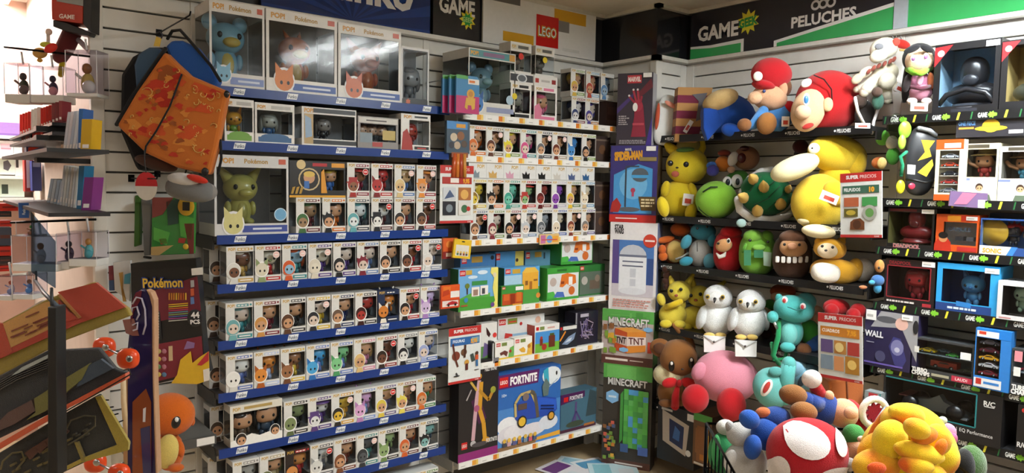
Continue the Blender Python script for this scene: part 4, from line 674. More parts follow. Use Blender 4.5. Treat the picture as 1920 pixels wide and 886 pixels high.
stack_box(1126, 1222, zs[1], zs[2], '#b9aaa6', '#4f8a48', [('r', 0, 0, 1, .16, '#5c3630'), ('r', .08, .07, .52, .11, '#e0d4cc'), ('r', .56, .08, .82, .1, '#c9b8b0')]+gtop(.78)+[('t', 'MINECRAFT', .52, .78, .15, '#3a3a3a', .8, .06), ('t', 'MINECRAFT', .52, .785, .14, '#dadad6', .78, .03), ('p', [(.26, .26), (.5, .22), (.5, .6), (.26, .66)], '#b84a24'), ('p', [(.5, .22), (.86, .28), (.86, .64), (.5, .6)], '#dd8a34'), ('p', [(.26, .66), (.5, .6), (.86, .64), (.6, .7)], '#e09a44'), ('p', [(.26, .4), (.5, .35), (.5, .52), (.26, .54)], '#c9b4ae'), ('p', [(.5, .35), (.86, .4), (.86, .54), (.5, .52)], '#e6d6d0'), ('t', 'TNT', .38, .45, .11, '#2a1c1c', .2, .04, -.05), ('t', 'TNT', .68, .455, .12, '#5c2420', .3, .02, .05), hexb(.9, .68, .1, '#7fb4e0'), hexb(.44, .28, .1, '#7fb4e0'), ('r', .9, .26, .98, .46, '#c2402f')]+[(o[0], o[1], o[2]*1.4+.1, o[3], o[4]*1.4+.15, o[5]) for o in blk[:14]], 'grey carton with green top and orange block print, second of the stack', .13)
stack_box(1141, 1229, zs[2], zs[3], '#e3e0e2', '#7d86a8', [('t', 'STAR', .19, .945, .05, '#2a2a2c', .2, .05), ('t', 'WARS', .19, .895, .05, '#2a2a2c', .2, .05), ('r', .06, .2, .94, .8, '#4a78b8'), ('r', .06, .2, .2, .8, '#5a4a8a'), ('r', .8, .2, .94, .6, '#35508a'), ('r', .06, .16, .94, .3, '#c9c2cc'), ('e', .5, .62, .29, '#c2c6d0', .13), ('r', .21, .22, .79, .62, '#e6e8ee'), ('e', .5, .22, .29, '#dcdee6', .04), ('r', .21, .61, .79, .635, '#6a7086'), ('r', .28, .55, .72, .565, '#5c627a'), ('r', .28, .5, .72, .515, '#5c627a'), ('r', .45, .38, .57, .48, '#c9ccd6'), ('r', .45, .28, .57, .36, '#c9ccd6'), ('e', .85, .8, .14, '#c8402f'), ('r', .75, .79, .95, .81, '#f0dcd6')]+bars(.1, .03, .9, .13, 4, '#c98a80', 3), 'white carton with dome-topped white lamp print, third of the stack', .13)
stack_box(1143, 1231, zs[3], zs[4], '#3a3478', '#5a4a34', [('p', [(.08, .12), (.9, .12), (.9, .7), (.6, .76), (.35, .7), (.08, .62)], '#4a9ad6'), ('e', .5, .5, .3, '#6fb4e2', .2), ('r', 0, 0, 1, .1, '#c22f2c'), ('r', .14, .045, .6, .06, '#f0d8d4'), ('t', 'SPIDER-MAN', .38, .87, .1, '#e0a02c', .6, .07, .06), ('t', 'MARVEL', .38, .95, .03, '#e8e4e0', .14, .03), ('l', [(.34, .2), (.34, .72)], .035, '#3a4654'), ('l', [(.34, .73), (.62, .73)], .03, '#3a4654'), ('e', .64, .62, .18, '#55606a', .09), ('r', .46, .58, .82, .62, '#4aa0d8'), ('e', .42, .17, .24, '#5a5e66', .03), ('l', [(.5, .45), (.5, .34)], .05, '#b04a6a'), ('e', .5, .42, .05, '#b0405c'), ('p', [(.02, .13), (.2, .13), (.26, .22), (.16, .32), (.06, .26)], '#b0302c'), ('p', [(.62, .34), (.99, .34), (.99, .16), (.68, .16)], '#57431f')]+bars(.68, .2, .96, .32, 3, '#d9c8a0', 5)+[('r', .62, .8, .98, .85, '#8a7a4a'), ('r', .76, .93, .96, .99, '#eceae6')], 'violet-blue carton with desk lamp print, fourth of the stack', .12)
stack_box(1157, 1223, zs[4], zs[5], '#3a3440', '#b0aeb4', [('p', [(0, .52), (.45, .72), (.45, .66), (0, .44)], '#4a3a78'), ('p', [(.55, .7), (.95, .92), (1, .8), (.6, .64)], '#6a2c38'), ('p', [(.84, 0), (1, 0), (1, .4)], '#42308a'), ('r', .28, .86, .68, .97, '#c8404a'), ('t', 'MARVEL', .48, .915, .06, '#f4e4e2', .36, .05), ('p', [(.42, .12), (.84, .12), (.78, .4), (.74, .56), (.5, .56), (.5, .4)], '#8e2a40'), ('e', .6, .55, .13, '#a83448', .08), ('l', [(.52, .58), (.34, .68)], .06, '#9a3044'), ('l', [(.55, .6), (.46, .76)], .06, '#a83448'), ('l', [(.62, .6), (.58, .76)], .06, '#a83448'), ('l', [(.66, .58), (.7, .68)], .06, '#9a3044'), ('e', .52, .53, .07, '#f2f0ee', .06), ('e', .34, .69, .03, '#f2e8ea'), ('e', .46, .77, .03, '#f2e8ea'), ('e', .58, .77, .03, '#f2e8ea'), ('r', .46, .28, .78, .31, '#b84a5a')]+bars(.06, .28, .36, .42, 5, '#b8b4b8', 8)+bars(.1, .02, .85, .08, 3, '#a8a4aa', 9)+[('r', .74, .93, .98, .99, '#f2f2f0')], 'dark carton with red armoured glove print, topmost of the stack', .1)
# ================================================================ soft toys: shapes measured in the photograph, depth from the shelf they sit on
class Pix:
    """A thing whose parts are given by photo pixels (in the current crop) at a depth D + dy along the view axis."""
    def __init__(s, name, label, cat, ax, ay, X=None, D=None, group=None, z=None):
        px, py = q(ax, ay)
        if D is None:
            P = atX(px, py, X); D = (P-CP).dot(cf)
        s.D = D; P = CP+ray(px, py)*D
        if z is not None: P.z = z
        s.T = thing(name, label, cat, P, -YAW, group); s.Mi = (Matrix.Translation(P) @ Matrix.Rotation(-YAW, 4, 'Z')).inverted(); s.O = s.Mi @ CP; s.M3 = s.Mi.to_3x3()
    def at(s, x, y, dy=0):   # where the pixel's ray meets the upright plane y = dy of the thing
        r = s.M3 @ ray(*q(x, y)); return s.O+r*((dy-s.O.y)/r.y)
    def k(s, dy=0): return CRP[2]*(s.D+dy)/F
    def E(s, name, cx, cy, rx, ry, col, dy=0, rd=None, tilt=0, mt='plush', n=1, par=None, nu=20, nv=14):
        k = s.k(dy); R = Matrix.Rotation(math.radians(tilt), 3, 'Y')
        b = B(); b.ell(s.at(cx, cy, dy), (rx*k, (rd if rd else min(rx, ry))*k, ry*k), col, mt, R, nu, nv, n)
        return b.obj(name, par or s.T)
    def T_(s, name, pts, r, col, mt='plush', dy=0, par=None, seg=10):
        k = s.k(dy); P = [s.at(p[0], p[1], dy+(p[2] if len(p) > 2 else 0)) for p in pts]
        rr = [a*k for a in r] if hasattr(r, '__len__') else r*k
        b = B(); b.tube(P, rr, col, mt, seg)
        for i in (0, -1):
            e = rr[i] if hasattr(rr, '__len__') else rr
            if e > .004: b.ell(P[i], e, col, mt, None, 10, 8)
        return b.obj(name, par or s.T)
    def poly(s, name, pts, col, dy=0, th=.02, mt='plush', par=None, puff=0):
        P = [s.at(x, y, dy) for x, y in pts]; y0 = sum(p.y for p in P)/len(P)
        b = B(); b.prism([(p.x, p.z) for p in P], y0, y0+th, col, mt); return b.obj(name, par or s.T, bevel=min(.006, th*.4) if mt == 'plush' else 0)
    def eyes(s, L, r, dy, par, col='#141416', white=None, ry=None):
        for x, y in L:
            if white: s.E('eye_white', x, y, r*1.5, (ry or r)*1.6, white, dy+.004, r*.4, 0, 'fabric', 1, par, 12, 8)
            s.E('eye', x, y, r, ry or r, col, dy, r*.5, 0, 'plastic', 1, par, 12, 8)
    def label(s, x, y, w, h, col='#f2f2f0', dy=-.12, tilt=0):
        b = B(); k = s.k(dy); c = s.at(x, y, dy); M = Matrix.Translation(c) @ Matrix.Rotation(math.radians(tilt), 4, 'Y')
        b.box(-w*k/2, w*k/2, 0, .0015, -h*k/2, h*k/2, col, 'print', M); b.box(-w*k*.3, w*k*.3, -.0008, 0, -h*k*.3, h*k*.1, '#c84a3a', 'print', M); return b.obj('paper_tag', s.T)
SKP = '#d9aa86'; GT = 'soft toys on the black shelves'
# ---------------------------------------------------------------- top plush shelf
crop(1210, 0, .316); XP = 3.52
o = Pix('cushion', 'white cushion with red print leaning against the corner column', 'cushion', 120, 850, 3.45, group=GT)
o.E('cover', 118, 712, 60, 150, '#e9eeee', 0, 30, 8, 'fabric', .7); o.E('printed_patch', 72, 690, 13, 80, '#c2573c', -.05, 14, 4, 'fabric'); o.E('printed_patch', 150, 620, 40, 14, '#d98f7a', -.06, 8, 30, 'fabric')
o = Pix('cushion', 'burgundy and tan striped cushion beside the blue soft toy', 'cushion', 280, 835, 3.47, group=GT)
cb = None
for i in range(7): b = o.poly('stripe', [(196-i*3, 516+i*46), (400-i*14, 520+i*46), (390-i*14, 568+i*46), (192-i*3, 563+i*46)], '#b88a58' if i % 2 == 0 else '#7c2f48', 0, .09, 'fabric')
b = o.poly('crest_print', [(278, 560), (368, 550), (352, 590), (335, 660), (345, 700), (300, 720), (310, 650), (318, 600)], '#6d6a70', -.004, .003, 'fabric'); o.label(255, 750, 26, 80, '#e8e8e8', -.01, 30)
o = Pix('soft_toy', 'blue soft toy with tan back lying on the top plush shelf', 'soft toy', 480, 830, XP-.02, group=GT)
o.E('body', 490, 690, 165, 135, '#1d4fae', 0, 110, 12); o.E('back', 445, 595, 108, 62, '#d9b87c', -.045, 90, -22); o.poly('fin', [(345, 640), (420, 640), (470, 720), (370, 835), (345, 760)], '#1a479f', -.09, .06); o.E('flipper', 505, 770, 55, 40, '#1d53b5', -.12, 30, 10)
o = Pix('soft_toy', 'seated doll with red cap and blue overalls, on top plush shelf', 'soft toy', 760, 810, XP-.06, group='capped dolls')
o.E('torso', 780, 690, 95, 90, '#4a86c4', 0, 70, 25); h = o.E('head', 735, 580, 105, 75, SKP, -.03, 80, 12); o.E('nose', 650, 580, 42, 38, '#e0b38e', -.075, 34, 0, 'plush', 1, h)
c = o.E('cap', 748, 440, 118, 95, '#c9202a', -.01, 100, 8); o.E('brim', 700, 505, 68, 30, '#bd1c26', -.06, 60, 12, 'plush', 1, c); o.E('badge', 668, 452, 28, 28, '#efe9e4', -.105, 12, 0, 'fabric', 1, c)
o.E('hair', 815, 520, 50, 60, '#7a4a2c', 0, 60); o.E('ear', 818, 530, 26, 45, SKP, -.055, 20); o.eyes([(705, 540)], 10, -.09, h, '#2a3f7a'); o.T_('arm', [(700, 660), (640, 740), (590, 750)], [32, 30, 26], '#4a86c4', dy=-.09); o.E('hand', 588, 740, 42, 38, '#8a5a34', -.1, 36); o.E('shoe', 720, 732, 58, 66, '#a06a34', -.14, 48, 10); o.T_('leg', [(800, 740), (740, 740)], 40, '#3f7ab8', dy=-.08); o.E('sleeve', 850, 640, 45, 42, '#c9202a', -.02, 40); o.label(832, 720, 46, 60, '#f0efec', -.15)
o = Pix('cushion', 'big round red cushion with beige face patch on top plush shelf', 'cushion', 1080, 790, XP-.03, group=GT)
h = o.E('cover', 1085, 605, 190, 185, '#b5161b', 0, 150, 0, 'plush', 1, None, 32, 22); o.E('face_patch', 965, 655, 98, 128, '#dcb48c', -.1, 70, 14, 'plush', 1, h); o.E('nose', 935, 665, 46, 44, '#e4bd98', -.17, 40, 0, 'plush', 1, h); o.E('ear', 1083, 620, 30, 42, '#dcb48c', -.135, 18, 0, 'plush', 1, h)
o.T_('seam', [(1000, 445, -.09), (1060, 470, -.125), (1105, 530, -.135), (1108, 600, -.135)], 4, '#3a0c10', 'fabric', 0, h); o.T_('seam', [(1190, 450, -.06), (1240, 560, -.08), (1240, 680, -.08), (1190, 760, -.05)], 3, '#5c0c10', 'fabric', 0, h); o.eyes([(955, 590)], 14, -.19, h, '#3a7ab8', '#eceae6', 24); o.E('badge', 955, 492, 34, 24, '#eee6e0', -.12, 14, -30, 'fabric', 1, h); o.E('mouth', 965, 748, 36, 16, '#a82a24', -.17, 14, -20, 'fabric', 1, h)
o = Pix('bagged_toy', 'dark soft toy in clear bag with white straps between red cushion and bone dragon', 'soft toy', 1290, 760, XP-.02, group=GT)
o.E('body', 1300, 680, 55, 85, '#2c2826', 0, 50); o.E('head', 1275, 600, 40, 40, '#4a3a32', -.03, 36); o.T_('strap', [(1245, 580), (1260, 660), (1300, 740)], 9, '#d8d8d6', 'fabric', -.09); o.T_('strap', [(1390, 620), (1355, 720), (1345, 790)], 9, '#c8c8c8', 'fabric', -.06); b = o.E('clear_bag', 1318, 660, 66, 110, '#e6eaec', 0, 40, 0, 'film'); o.label(1290, 745, 90, 30, '#f0f0ee', -.14)
o = Pix('soft_toy', 'small dark soft toy with grey collar hanging under bone dragon', 'soft toy', 1385, 700, XP-.06, group=GT); o.E('body', 1380, 600, 34, 50, '#3f6a5c', 0, 30); o.E('head', 1375, 545, 30, 30, '#57433a', -.02, 28)
crop(1580, 0, .2709)
o = Pix('soft_toy', 'cream dragon soft toy with bony spines hanging above right shelves', 'soft toy', 280, 720, 3.56)
o.E('head', 285, 335, 95, 75, '#e2dcc8', 0, 60, -15); o.E('snout', 250, 385, 62, 48, '#e8e2d0', -.06, 44, -25); o.E('eye_patch', 252, 322, 30, 22, '#7f8088', -.075, 14); o.E('body', 290, 520, 100, 75, '#d8d0b8', 0, 60, -35); o.E('belly', 310, 560, 60, 60, '#e6e0cc', -.05, 45); o.T_('tail', [(230, 560), (150, 610), (95, 620)], [55, 40, 22], '#dfd8c4'); o.E('wing', 160, 500, 58, 32, '#d6ccb4', -.03, 22, -35); o.E('wing', 100, 545, 45, 30, '#cfb89c', -.05, 20, -40)
for x, y in ((330, 425), (290, 440), (215, 470), (180, 495), (355, 410), (250, 455)): o.E('spine', x, y, 13, 22, '#8a4438', -.05, 12, 30, 'plush', 1, None, 10, 8)
o.T_('leg', [(300, 600), (310, 690)], [38, 30], '#dcd5c0', dy=-.02); o.T_('leg', [(170, 610), (150, 640)], [40, 34], '#e0d9c6', dy=-.04); o.E('arm', 370, 600, 28, 34, '#e2dac6', -.06, 22); o.label(400, 610, 70, 60, '#eef0f2', -.09, 25)
o = Pix('hanging_toy', 'red feathery toy hanging on wire hooks at the top of wall', 'toy', 400, 340, 3.6); o.E('body', 410, 305, 60, 30, '#c22a20', 0, 22, 15); o.E('wing', 370, 290, 26, 28, '#d4574a', -.02, 16); o.T_('beak', [(400, 345), (430, 348)], 8, '#d0a65a')
for x in (345, 370, 400): o.T_('wire', [(x, 240), (x+6, 275)], 3, '#8a8a8c', 'metal')
crop(1580, 0, .2709); XQ = 3.47
o = Pix('soft_toy', 'doll with black hair and pink patterned robe beside the black bust box', 'soft toy', 530, 770, XQ, z=GZ[0])
h = o.E('head', 530, 420, 92, 88, '#e6c4a4', -.02, 74); o.E('hair', 530, 405, 112, 105, '#17161a', .045, 74, 0, 'plush', 1, h); o.E('hair_lock', 445, 560, 30, 150, '#1b181a', .03, 28, 4, 'plush', 1, h); o.E('hair_lock', 620, 520, 26, 130, '#4a2c20', .03, 26, -4, 'plush', 1, h); o.E('fringe', 480, 340, 60, 22, '#17161a', -.085, 14, -22, 'plush', 1, h); o.E('fringe', 585, 338, 50, 22, '#17161a', -.085, 14, 20, 'plush', 1, h)
o.eyes([(490, 405), (577, 392)], 14, -.125, h, '#8a5a8a', '#f2e6ea', 16); o.T_('scarf', [(455, 478, .02), (490, 500, -.06), (540, 505, -.075), (600, 475, .02)], 22, '#7fc22e', 'plush', -.02)
o.E('torso', 535, 570, 62, 85, '#c07a9a', 0, 48); o.E('robe', 540, 640, 75, 60, '#cf90a8', -.01, 58); o.E('collar', 535, 540, 24, 50, '#d9a2b8', -.06, 14); o.E('sleeve', 610, 560, 22, 60, '#a85a34', -.03, 22, -6); o.E('sleeve', 445, 575, 24, 62, '#2a2224', -.03, 24, 8); o.T_('sash', [(480, 600, -.05), (540, 612, -.07), (600, 598, -.05)], 14, '#5c2c3c', 'fabric')
for x in (480, 580): o.E('foot', x, 700, 34, 24, '#eddcd8', -.06, 30)
o.label(530, 740, 120, 55, '#eef0f0', -.12)
# ---------------------------------------------------------------- second plush shelf
crop(1210, 240, .3613); GY = 'yellow long-eared soft toys'
o = Pix('soft_toy', 'large yellow long-eared soft toy with olive cap, on second plush shelf', 'soft toy', 175, 470, XP, group=GY, z=PZ[1])
o.E('body', 175, 370, 102, 100, '#e8cf2c', 0, 84); h = o.E('head', 215, 195, 108, 95, '#ecd433', -.02, 85, 0, 'plush', .95); o.T_('ear', [(160, 125), (125, 100), (98, 72)], [30, 26, 8], '#dfc42a', 'plush', 0, h); o.T_('ear', [(265, 135), (285, 95), (292, 50)], [34, 32, 14], '#e6cc2e', 'plush', 0, h); o.E('cap', 222, 92, 62, 46, '#8f8748', -.01, 60, -10, 'fabric', 1, h); o.E('cap_brim', 208, 112, 48, 14, '#4f7a3c', -.07, 34, -4, 'fabric', 1, h)
o.eyes([(212, 188), (130, 182)], 15, -.112, h); o.E('nose', 165, 205, 8, 5, '#2a2018', -.12, 6, 0, 'plastic', 1, h); o.E('mouth', 155, 238, 20, 16, '#b8604c', -.105, 12, 0, 'fabric', 1, h)
o.E('arm', 105, 315, 24, 42, '#e4ca2a', -.06, 24, 10); o.E('foot', 92, 408, 30, 54, '#e6cc2c', -.12, 32, -16); o.E('foot', 236, 438, 30, 48, '#e6cc2c', -.13, 34, 8); o.E('arm', 245, 320, 22, 38, '#e4ca2a', -.07, 22, -20); o.label(222, 372, 55, 62, '#e8e6e4', -.14, 6)
o = Pix('soft_toy', 'brown doll with dark glasses lying behind the green big-nosed cushion', 'soft toy', 480, 245, 3.6, group=GT)
h = o.E('head', 525, 155, 66, 62, '#a9795a', 0, 55); o.E('lens', 500, 155, 22, 26, '#4a1418', -.085, 10, 0, 'plastic', 1, h); o.E('lens', 515, 105, 26, 14, '#3a1014', -.075, 10, 0, 'plastic', 1, h); o.E('moustache', 455, 160, 26, 40, '#dcd6d2', -.05, 20, 20, 'plush', 1, h); o.E('body', 405, 185, 44, 40, '#d07a2c', 0, 38, 20); o.E('arm', 350, 220, 32, 30, '#4a4aa8', -.03, 28); o.E('arm', 345, 195, 28, 22, '#3a6ab8', 0, 22); o.E('hat', 410, 130, 34, 18, '#8a3a2a', .02, 24)
o.E('hand', 445, 215, 20, 18, '#c9a088', -.06, 18)
o = Pix('soft_toy', 'dark soft toy peeking over the shell beside the yellow duck', 'soft toy', 800, 180, 3.62, group=GT); o.E('head', 805, 95, 40, 36, '#4a1c1e', 0, 34); o.E('body', 815, 140, 44, 40, '#2e2422', .02, 34)
o = Pix('cushion', 'green cushion with huge round snout and white eyes, second plush shelf', 'cushion', 370, 480, XP-.03, group=GT, z=PZ[1])
h = o.E('snout', 368, 372, 108, 98, '#86bf3a', -.03, 85); o.E('cheek', 445, 425, 60, 52, '#e2e4e2', .01, 50); o.E('brow', 470, 270, 70, 46, '#4f9a3c', .02, 40, -25); o.T_('seam', [(300, 330, -.085), (340, 305, -.095), (372, 305, -.1)], 4, '#24401c', 'fabric', -.01, h); o.T_('seam', [(272, 350, -.04), (280, 420, -.055), (330, 460, -.06), (420, 455, -.06), (465, 410, -.05)], 4, '#24401c', 'fabric', 0, h)
for x, y, rx, ry in ((424, 278, 24, 28), (475, 275, 30, 36)): w_ = o.E('eye_white', x, y, rx, ry, '#eceeec', -.045, 14, 0, 'fabric', 1); o.E('pupil', x+4, y+3, 11, 18, '#1c2428', -.068, 8, 0, 'plastic', 1, w_)
o = Pix('soft_toy', 'green quilted turtle shell with cream horns and white rim, second plush shelf', 'soft toy', 625, 485, XP-.02, group=GT, z=PZ[1])
s_ = o.E('shell', 625, 340, 135, 112, '#12683c', 0, 85, 8, 'plush', .95); o.T_('rim', [(480, 370, -.01), (490, 425, -.02), (545, 465, -.03), (640, 478, -.03), (730, 460, -.02), (775, 420, 0)], 20, '#e6e4e0'); o.T_('rim', [(500, 330, .0), (540, 260, .02), (600, 222, .02), (655, 215, .03)], 16, '#e2e2de')
for x, y, tx, ty, r in ((615, 305, 612, 272, 26), (560, 262, 545, 240, 26), (510, 358, 482, 345, 26), (702, 392, 705, 365, 28), (582, 428, 578, 400, 28), (742, 315, 752, 296, 18)):
    P = o.T_('horn', [(x, y+6, -.075), (x, y, -.1), ((x+tx)/2, (y+ty)/2, -.125), (tx, ty, -.15)], [r, r, r*.6, 3], '#d9b45c', 'plush', .0, s_)
for a in ((540, 330, 600, 250), (600, 330, 690, 260), (560, 400, 650, 360), (640, 420, 720, 340), (640, 360, 700, 300)): o.T_('quilt_seam', [(a[0], a[1], -.085), ((a[0]+a[2])/2, (a[1]+a[3])/2, -.1), (a[2], a[3], -.08)], 3, '#0c4a2a', 'fabric', .0, s_)
o.E('tail_tag', 498, 492, 26, 22, '#a8c8c4', -.11, 14)
o = Pix('soft_toy', 'huge yellow duck-like soft toy with long cream bill, second plush shelf', 'soft toy', 900, 560, XP-.05, group=GT)
o.E('body', 905, 385, 145, 148, '#e8c636', 0, 110, 10); h = o.E('head', 995, 135, 152, 100, '#ebc934', 0, 95, 12); o.E('neck', 1000, 240, 95, 75, '#e8c02e', .02, 80, 0); o.E('bill', 775, 205, 128, 58, '#f0e6b4', -.07, 80, -24, 'plush', .9, h); o.E('eye', 875, 105, 30, 28, '#f4f0dc', -.095, 16, 0, 'fabric', 1, h); o.E('pupil', 866, 104, 5, 5, '#222222', -.12, 4, 0, 'plastic', 1, h); o.E('cheek', 1085, 180, 55, 85, '#e6c130', -.02, 70); o.E('foot', 900, 535, 88, 36, '#efe2b8', -.1, 60, 5); o.E('foot', 830, 480, 40, 22, '#e9dcae', -.02, 40); o.E('arm', 980, 340, 60, 70, '#e2b428', -.09, 46, -25); o.label(955, 360, 95, 50, '#efeeee', -.17, 20)
o = Pix('soft_toy', 'hanging green soft toy with round white and green balls beside price poster', 'soft toy', 1240, 215, 3.55)
o.E('head', 1232, 50, 36, 40, '#6fc04a', 0, 34); o.E('cheek', 1280, 75, 30, 36, '#e6e8e2', -.03, 28); o.E('ball', 1285, 145, 34, 45, '#5cb848', -.03, 30); o.E('shoe', 1215, 180, 40, 32, '#b8642c', 0, 28); o.E('sole', 1228, 182, 24, 30, '#e6c47a', -.05, 14)
# ---------------------------------------------------------------- third plush shelf
XS = 3.5
o = Pix('soft_toy', 'orange soft toy with cream belly, leftmost by the corner, third plush shelf', 'soft toy', 150, 705, XS+.02, group=GT, z=PZ[2])
h = o.E('head', 182, 525, 52, 36, '#d9692a', .02, 44); o.E('body', 150, 640, 62, 66, '#e0742c', 0, 52); o.E('belly', 155, 640, 48, 58, '#e8c878', -.05, 34); o.E('arm', 105, 578, 48, 18, '#dd6f2a', -.03, 18, -12); o.E('foot', 88, 630, 20, 26, '#d9692a', -.07, 22); o.E('foot', 92, 665, 24, 24, '#dd6f2a', -.07, 22); o.E('tail', 70, 580, 16, 12, '#e07a2c', 0, 12); o.T_('smile_ribbon', [(160, 678), (195, 665), (225, 645)], 5, '#dfe8ea', 'fabric', -.09)
o = Pix('soft_toy', 'teal soft toy with pale grey belly, third plush shelf', 'soft toy', 275, 725, XS, group=GT, z=PZ[2])
h = o.E('head', 300, 535, 66, 46, '#3f93ac', 0, 50); o.E('body', 285, 650, 58, 74, '#bcbcb8', 0, 52); o.E('shell', 300, 640, 70, 70, '#3a86a0', .035, 48); o.E('arm', 212, 590, 26, 40, '#4a9cb4', -.03, 24, 25); o.E('arm', 345, 580, 22, 36, '#3f93ac', -.03, 22); o.E('foot', 212, 690, 36, 24, '#3a9cb8', -.07, 28, -15); o.E('foot', 335, 690, 34, 42, '#6ab4cc', -.07, 24, 10, 'plush'); o.T_('seam', [(268, 590, -.09), (270, 640, -.1)], 2.5, '#5c5a58', 'fabric'); o.eyes([(270, 520), (320, 512)], 7, -.1, h)
o = Pix('soft_toy', 'red bullet-shaped soft toy with tan muzzle and white crescent', 'soft toy', 430, 745, XS, group='rounded squishy soft toys', z=PZ[2])
h = o.E('body', 432, 640, 76, 112, '#b8161e', 0, 62, 0, 'plush', .8); o.E('muzzle', 408, 608, 44, 34, '#d9a06c', -.075, 24, -14, 'plush', 1, h); o.E('crest', 445, 540, 56, 34, '#c01820', -.03, 40, 0, 'plush', 1, h); o.T_('crescent', [(370, 650, -.07), (385, 668, -.085), (408, 660, -.09), (418, 642, -.085)], [4, 11, 11, 3], '#efeae4', 'plush', 0, h); o.eyes([(432, 585)], 7, -.1, h, '#1a1a1a', '#f0ece6', 9); o.E('nose', 378, 598, 8, 6, '#1a1210', -.1, 6, 0, 'plastic', 1, h)
o = Pix('soft_toy', 'lime green squat soft toy with two dark green paper tags', 'soft toy', 580, 770, XS-.01, group='rounded squishy soft toys', z=PZ[2])
h = o.E('body', 582, 650, 92, 112, '#76b23c', 0, 70, 0, 'plush', .78); o.E('bump', 560, 560, 50, 34, '#86c04a', -.035, 36, 0, 'plush', 1, h); o.E('bump', 630, 565, 34, 34, '#7ab840', -.03, 30, 0, 'plush', 1, h); o.eyes([(543, 582), (636, 590)], 8, -.09, h); o.E('snout', 590, 620, 34, 18, '#8cc452', -.08, 14, 0, 'plush', 1, h); o.T_('blush', [(520, 605, -.085), (505, 640, -.08)], 8, '#5c9a34', 'plush', 0, h)
for x, w_ in ((530, 36), (588, 48)): o.poly('paper_tag', [(x-w_/2, 632), (x+w_/2, 632), (x+w_/2, 672 if x > 550 else 712), (x-w_/2, 672 if x > 550 else 712)], '#2f6f4c', -.1, .002, 'print')
o.poly('paper_tag', [(612, 640), (656, 645), (650, 718), (614, 712)], '#a9c4b0', -.1, .002, 'print')
o = Pix('soft_toy', 'dark brown egg-shaped soft toy with white block sash', 'soft toy', 760, 790, XS-.02, group='rounded squishy soft toys', z=PZ[2])
h = o.E('body', 762, 665, 98, 122, '#4a3022', 0, 78, 0, 'plush', .85); o.E('face', 768, 618, 72, 52, '#b98a60', -.075, 38, 0, 'plush', 1, h); o.E('hair', 765, 568, 70, 40, '#5c3c28', -.06, 48, 0, 'plush', 1, h); o.E('snout', 762, 612, 24, 18, '#cf9a78', -.125, 14, 0, 'plush', 1, h); o.eyes([(722, 603), (800, 605)], 8, -.125, h)
for i in range(6): x = 685+i*30; o.E('sash_block', x, 681+abs(i-2.5)*-2+4, 11, 17, '#e2e0dc', -.102+abs(i-2.5)*.014, 6, 0, 'plastic', .5, h, 10, 8)
o = Pix('soft_toy', 'yellow fox soft toy with white chest and big pale tail, third plush shelf', 'soft toy', 970, 815, XS-.04, group=GT, z=PZ[2])
b_ = o.E('body', 980, 742, 122, 66, '#dfa52a', 0, 66, 4, 'plush', .85); o.E('chest', 935, 750, 72, 52, '#ece4d6', -.05, 50, 6, 'plush', .8); h = o.E('head', 958, 625, 82, 55, '#dda32c', -.01, 56, 6, 'plush', .9); o.E('mask', 945, 635, 52, 40, '#ead4b2', -.05, 34, 6, 'plush', 1, h); o.eyes([(918, 612), (972, 618)], 8, -.102, h); o.E('nose', 937, 634, 8, 6, '#1c1614', -.11, 6, 0, 'plastic', 1, h); o.T_('ear', [(900, 590), (905, 565)], [22, 5], '#dda32c', 'plush', 0, h); o.T_('ear', [(1015, 590), (1038, 562)], [24, 5], '#dda32c', 'plush', 0, h); o.E('tail', 1130, 735, 54, 62, '#d8d0c4', .02, 44, 20); o.E('tail_base', 1085, 735, 40, 62, '#d9a02a', .01, 46, 10)
o = Pix('soft_toy', 'small blue and tan toy hanging beside the boxed figures', 'soft toy', 1210, 850, 3.4); o.E('head', 1215, 715, 24, 34, '#c98a4a', 0, 22); o.E('eye', 1212, 725, 6, 8, '#2a1a12', -.045, 4, 0, 'plastic'); o.E('body', 1205, 790, 34, 30, '#3f6aa0', 0, 26); o.E('shoe', 1130, 825, 20, 10, '#a86a44', -.02, 14); o.E('arm', 1175, 800, 16, 12, '#4aa0c4', -.02, 12); o.E('leg', 1205, 830, 20, 26, '#3a8ab8', 0, 18)
# ---------------------------------------------------------------- fourth plush shelf
crop(1210, 500, .4356); XT = 3.5
for nm, hx, hy, bx, by, ears, sc in (('front yellow long-eared soft toy hugging its twin, fourth plush shelf', 148, 105, 118, 205, ((118, 65, 108, 45), (180, 62, 205, 35)), 1), ('rear yellow long-eared soft toy leaning on its twin, fourth plush shelf', 232, 125, 205, 220, ((205, 75, 200, 38), (290, 90, 340, 66)), .95)):
    o = Pix('soft_toy', nm, 'soft toy', bx, 265, XT+(-.05 if sc == 1 else .07), group=GY, z=PZ[3])
    o.E('body', bx, by, 60, 52, '#e4d04a', 0, 44); h = o.E('head', hx, hy, 52, 46, '#e8d650', -.02, 42)
    for x0, y0, x1, y1 in ears: o.T_('ear', [(x0, y0+12), (x1, y1)], [17, 8], '#e6d24a', 'plush', 0, h)
    o.eyes([(hx+5, hy-8), (hx-36, hy-2)], 8, -.088, h); o.E('mouth', hx-15, hy+18, 8, 6, '#a85a44', -.08, 6, 0, 'fabric', 1, h); o.E('arm', bx-50, by-65, 18, 28, '#e4d04a', -.02, 18, -20); o.E('foot', bx-30, by+40, 26, 18, '#e4cf3c', -.06, 22); o.E('foot', bx+30, by+42, 26, 18, '#e6d24a', -.06, 22)
    if sc == 1: o.T_('scarf', [(90, 175, -.04), (115, 165, -.08), (150, 150, -.08)], 13, '#e0c024', 'plush')
o = Pix('hanging_chain', 'brown fabric plait hanging beside the yellow soft toys', 'toy', 90, 0, 3.42)
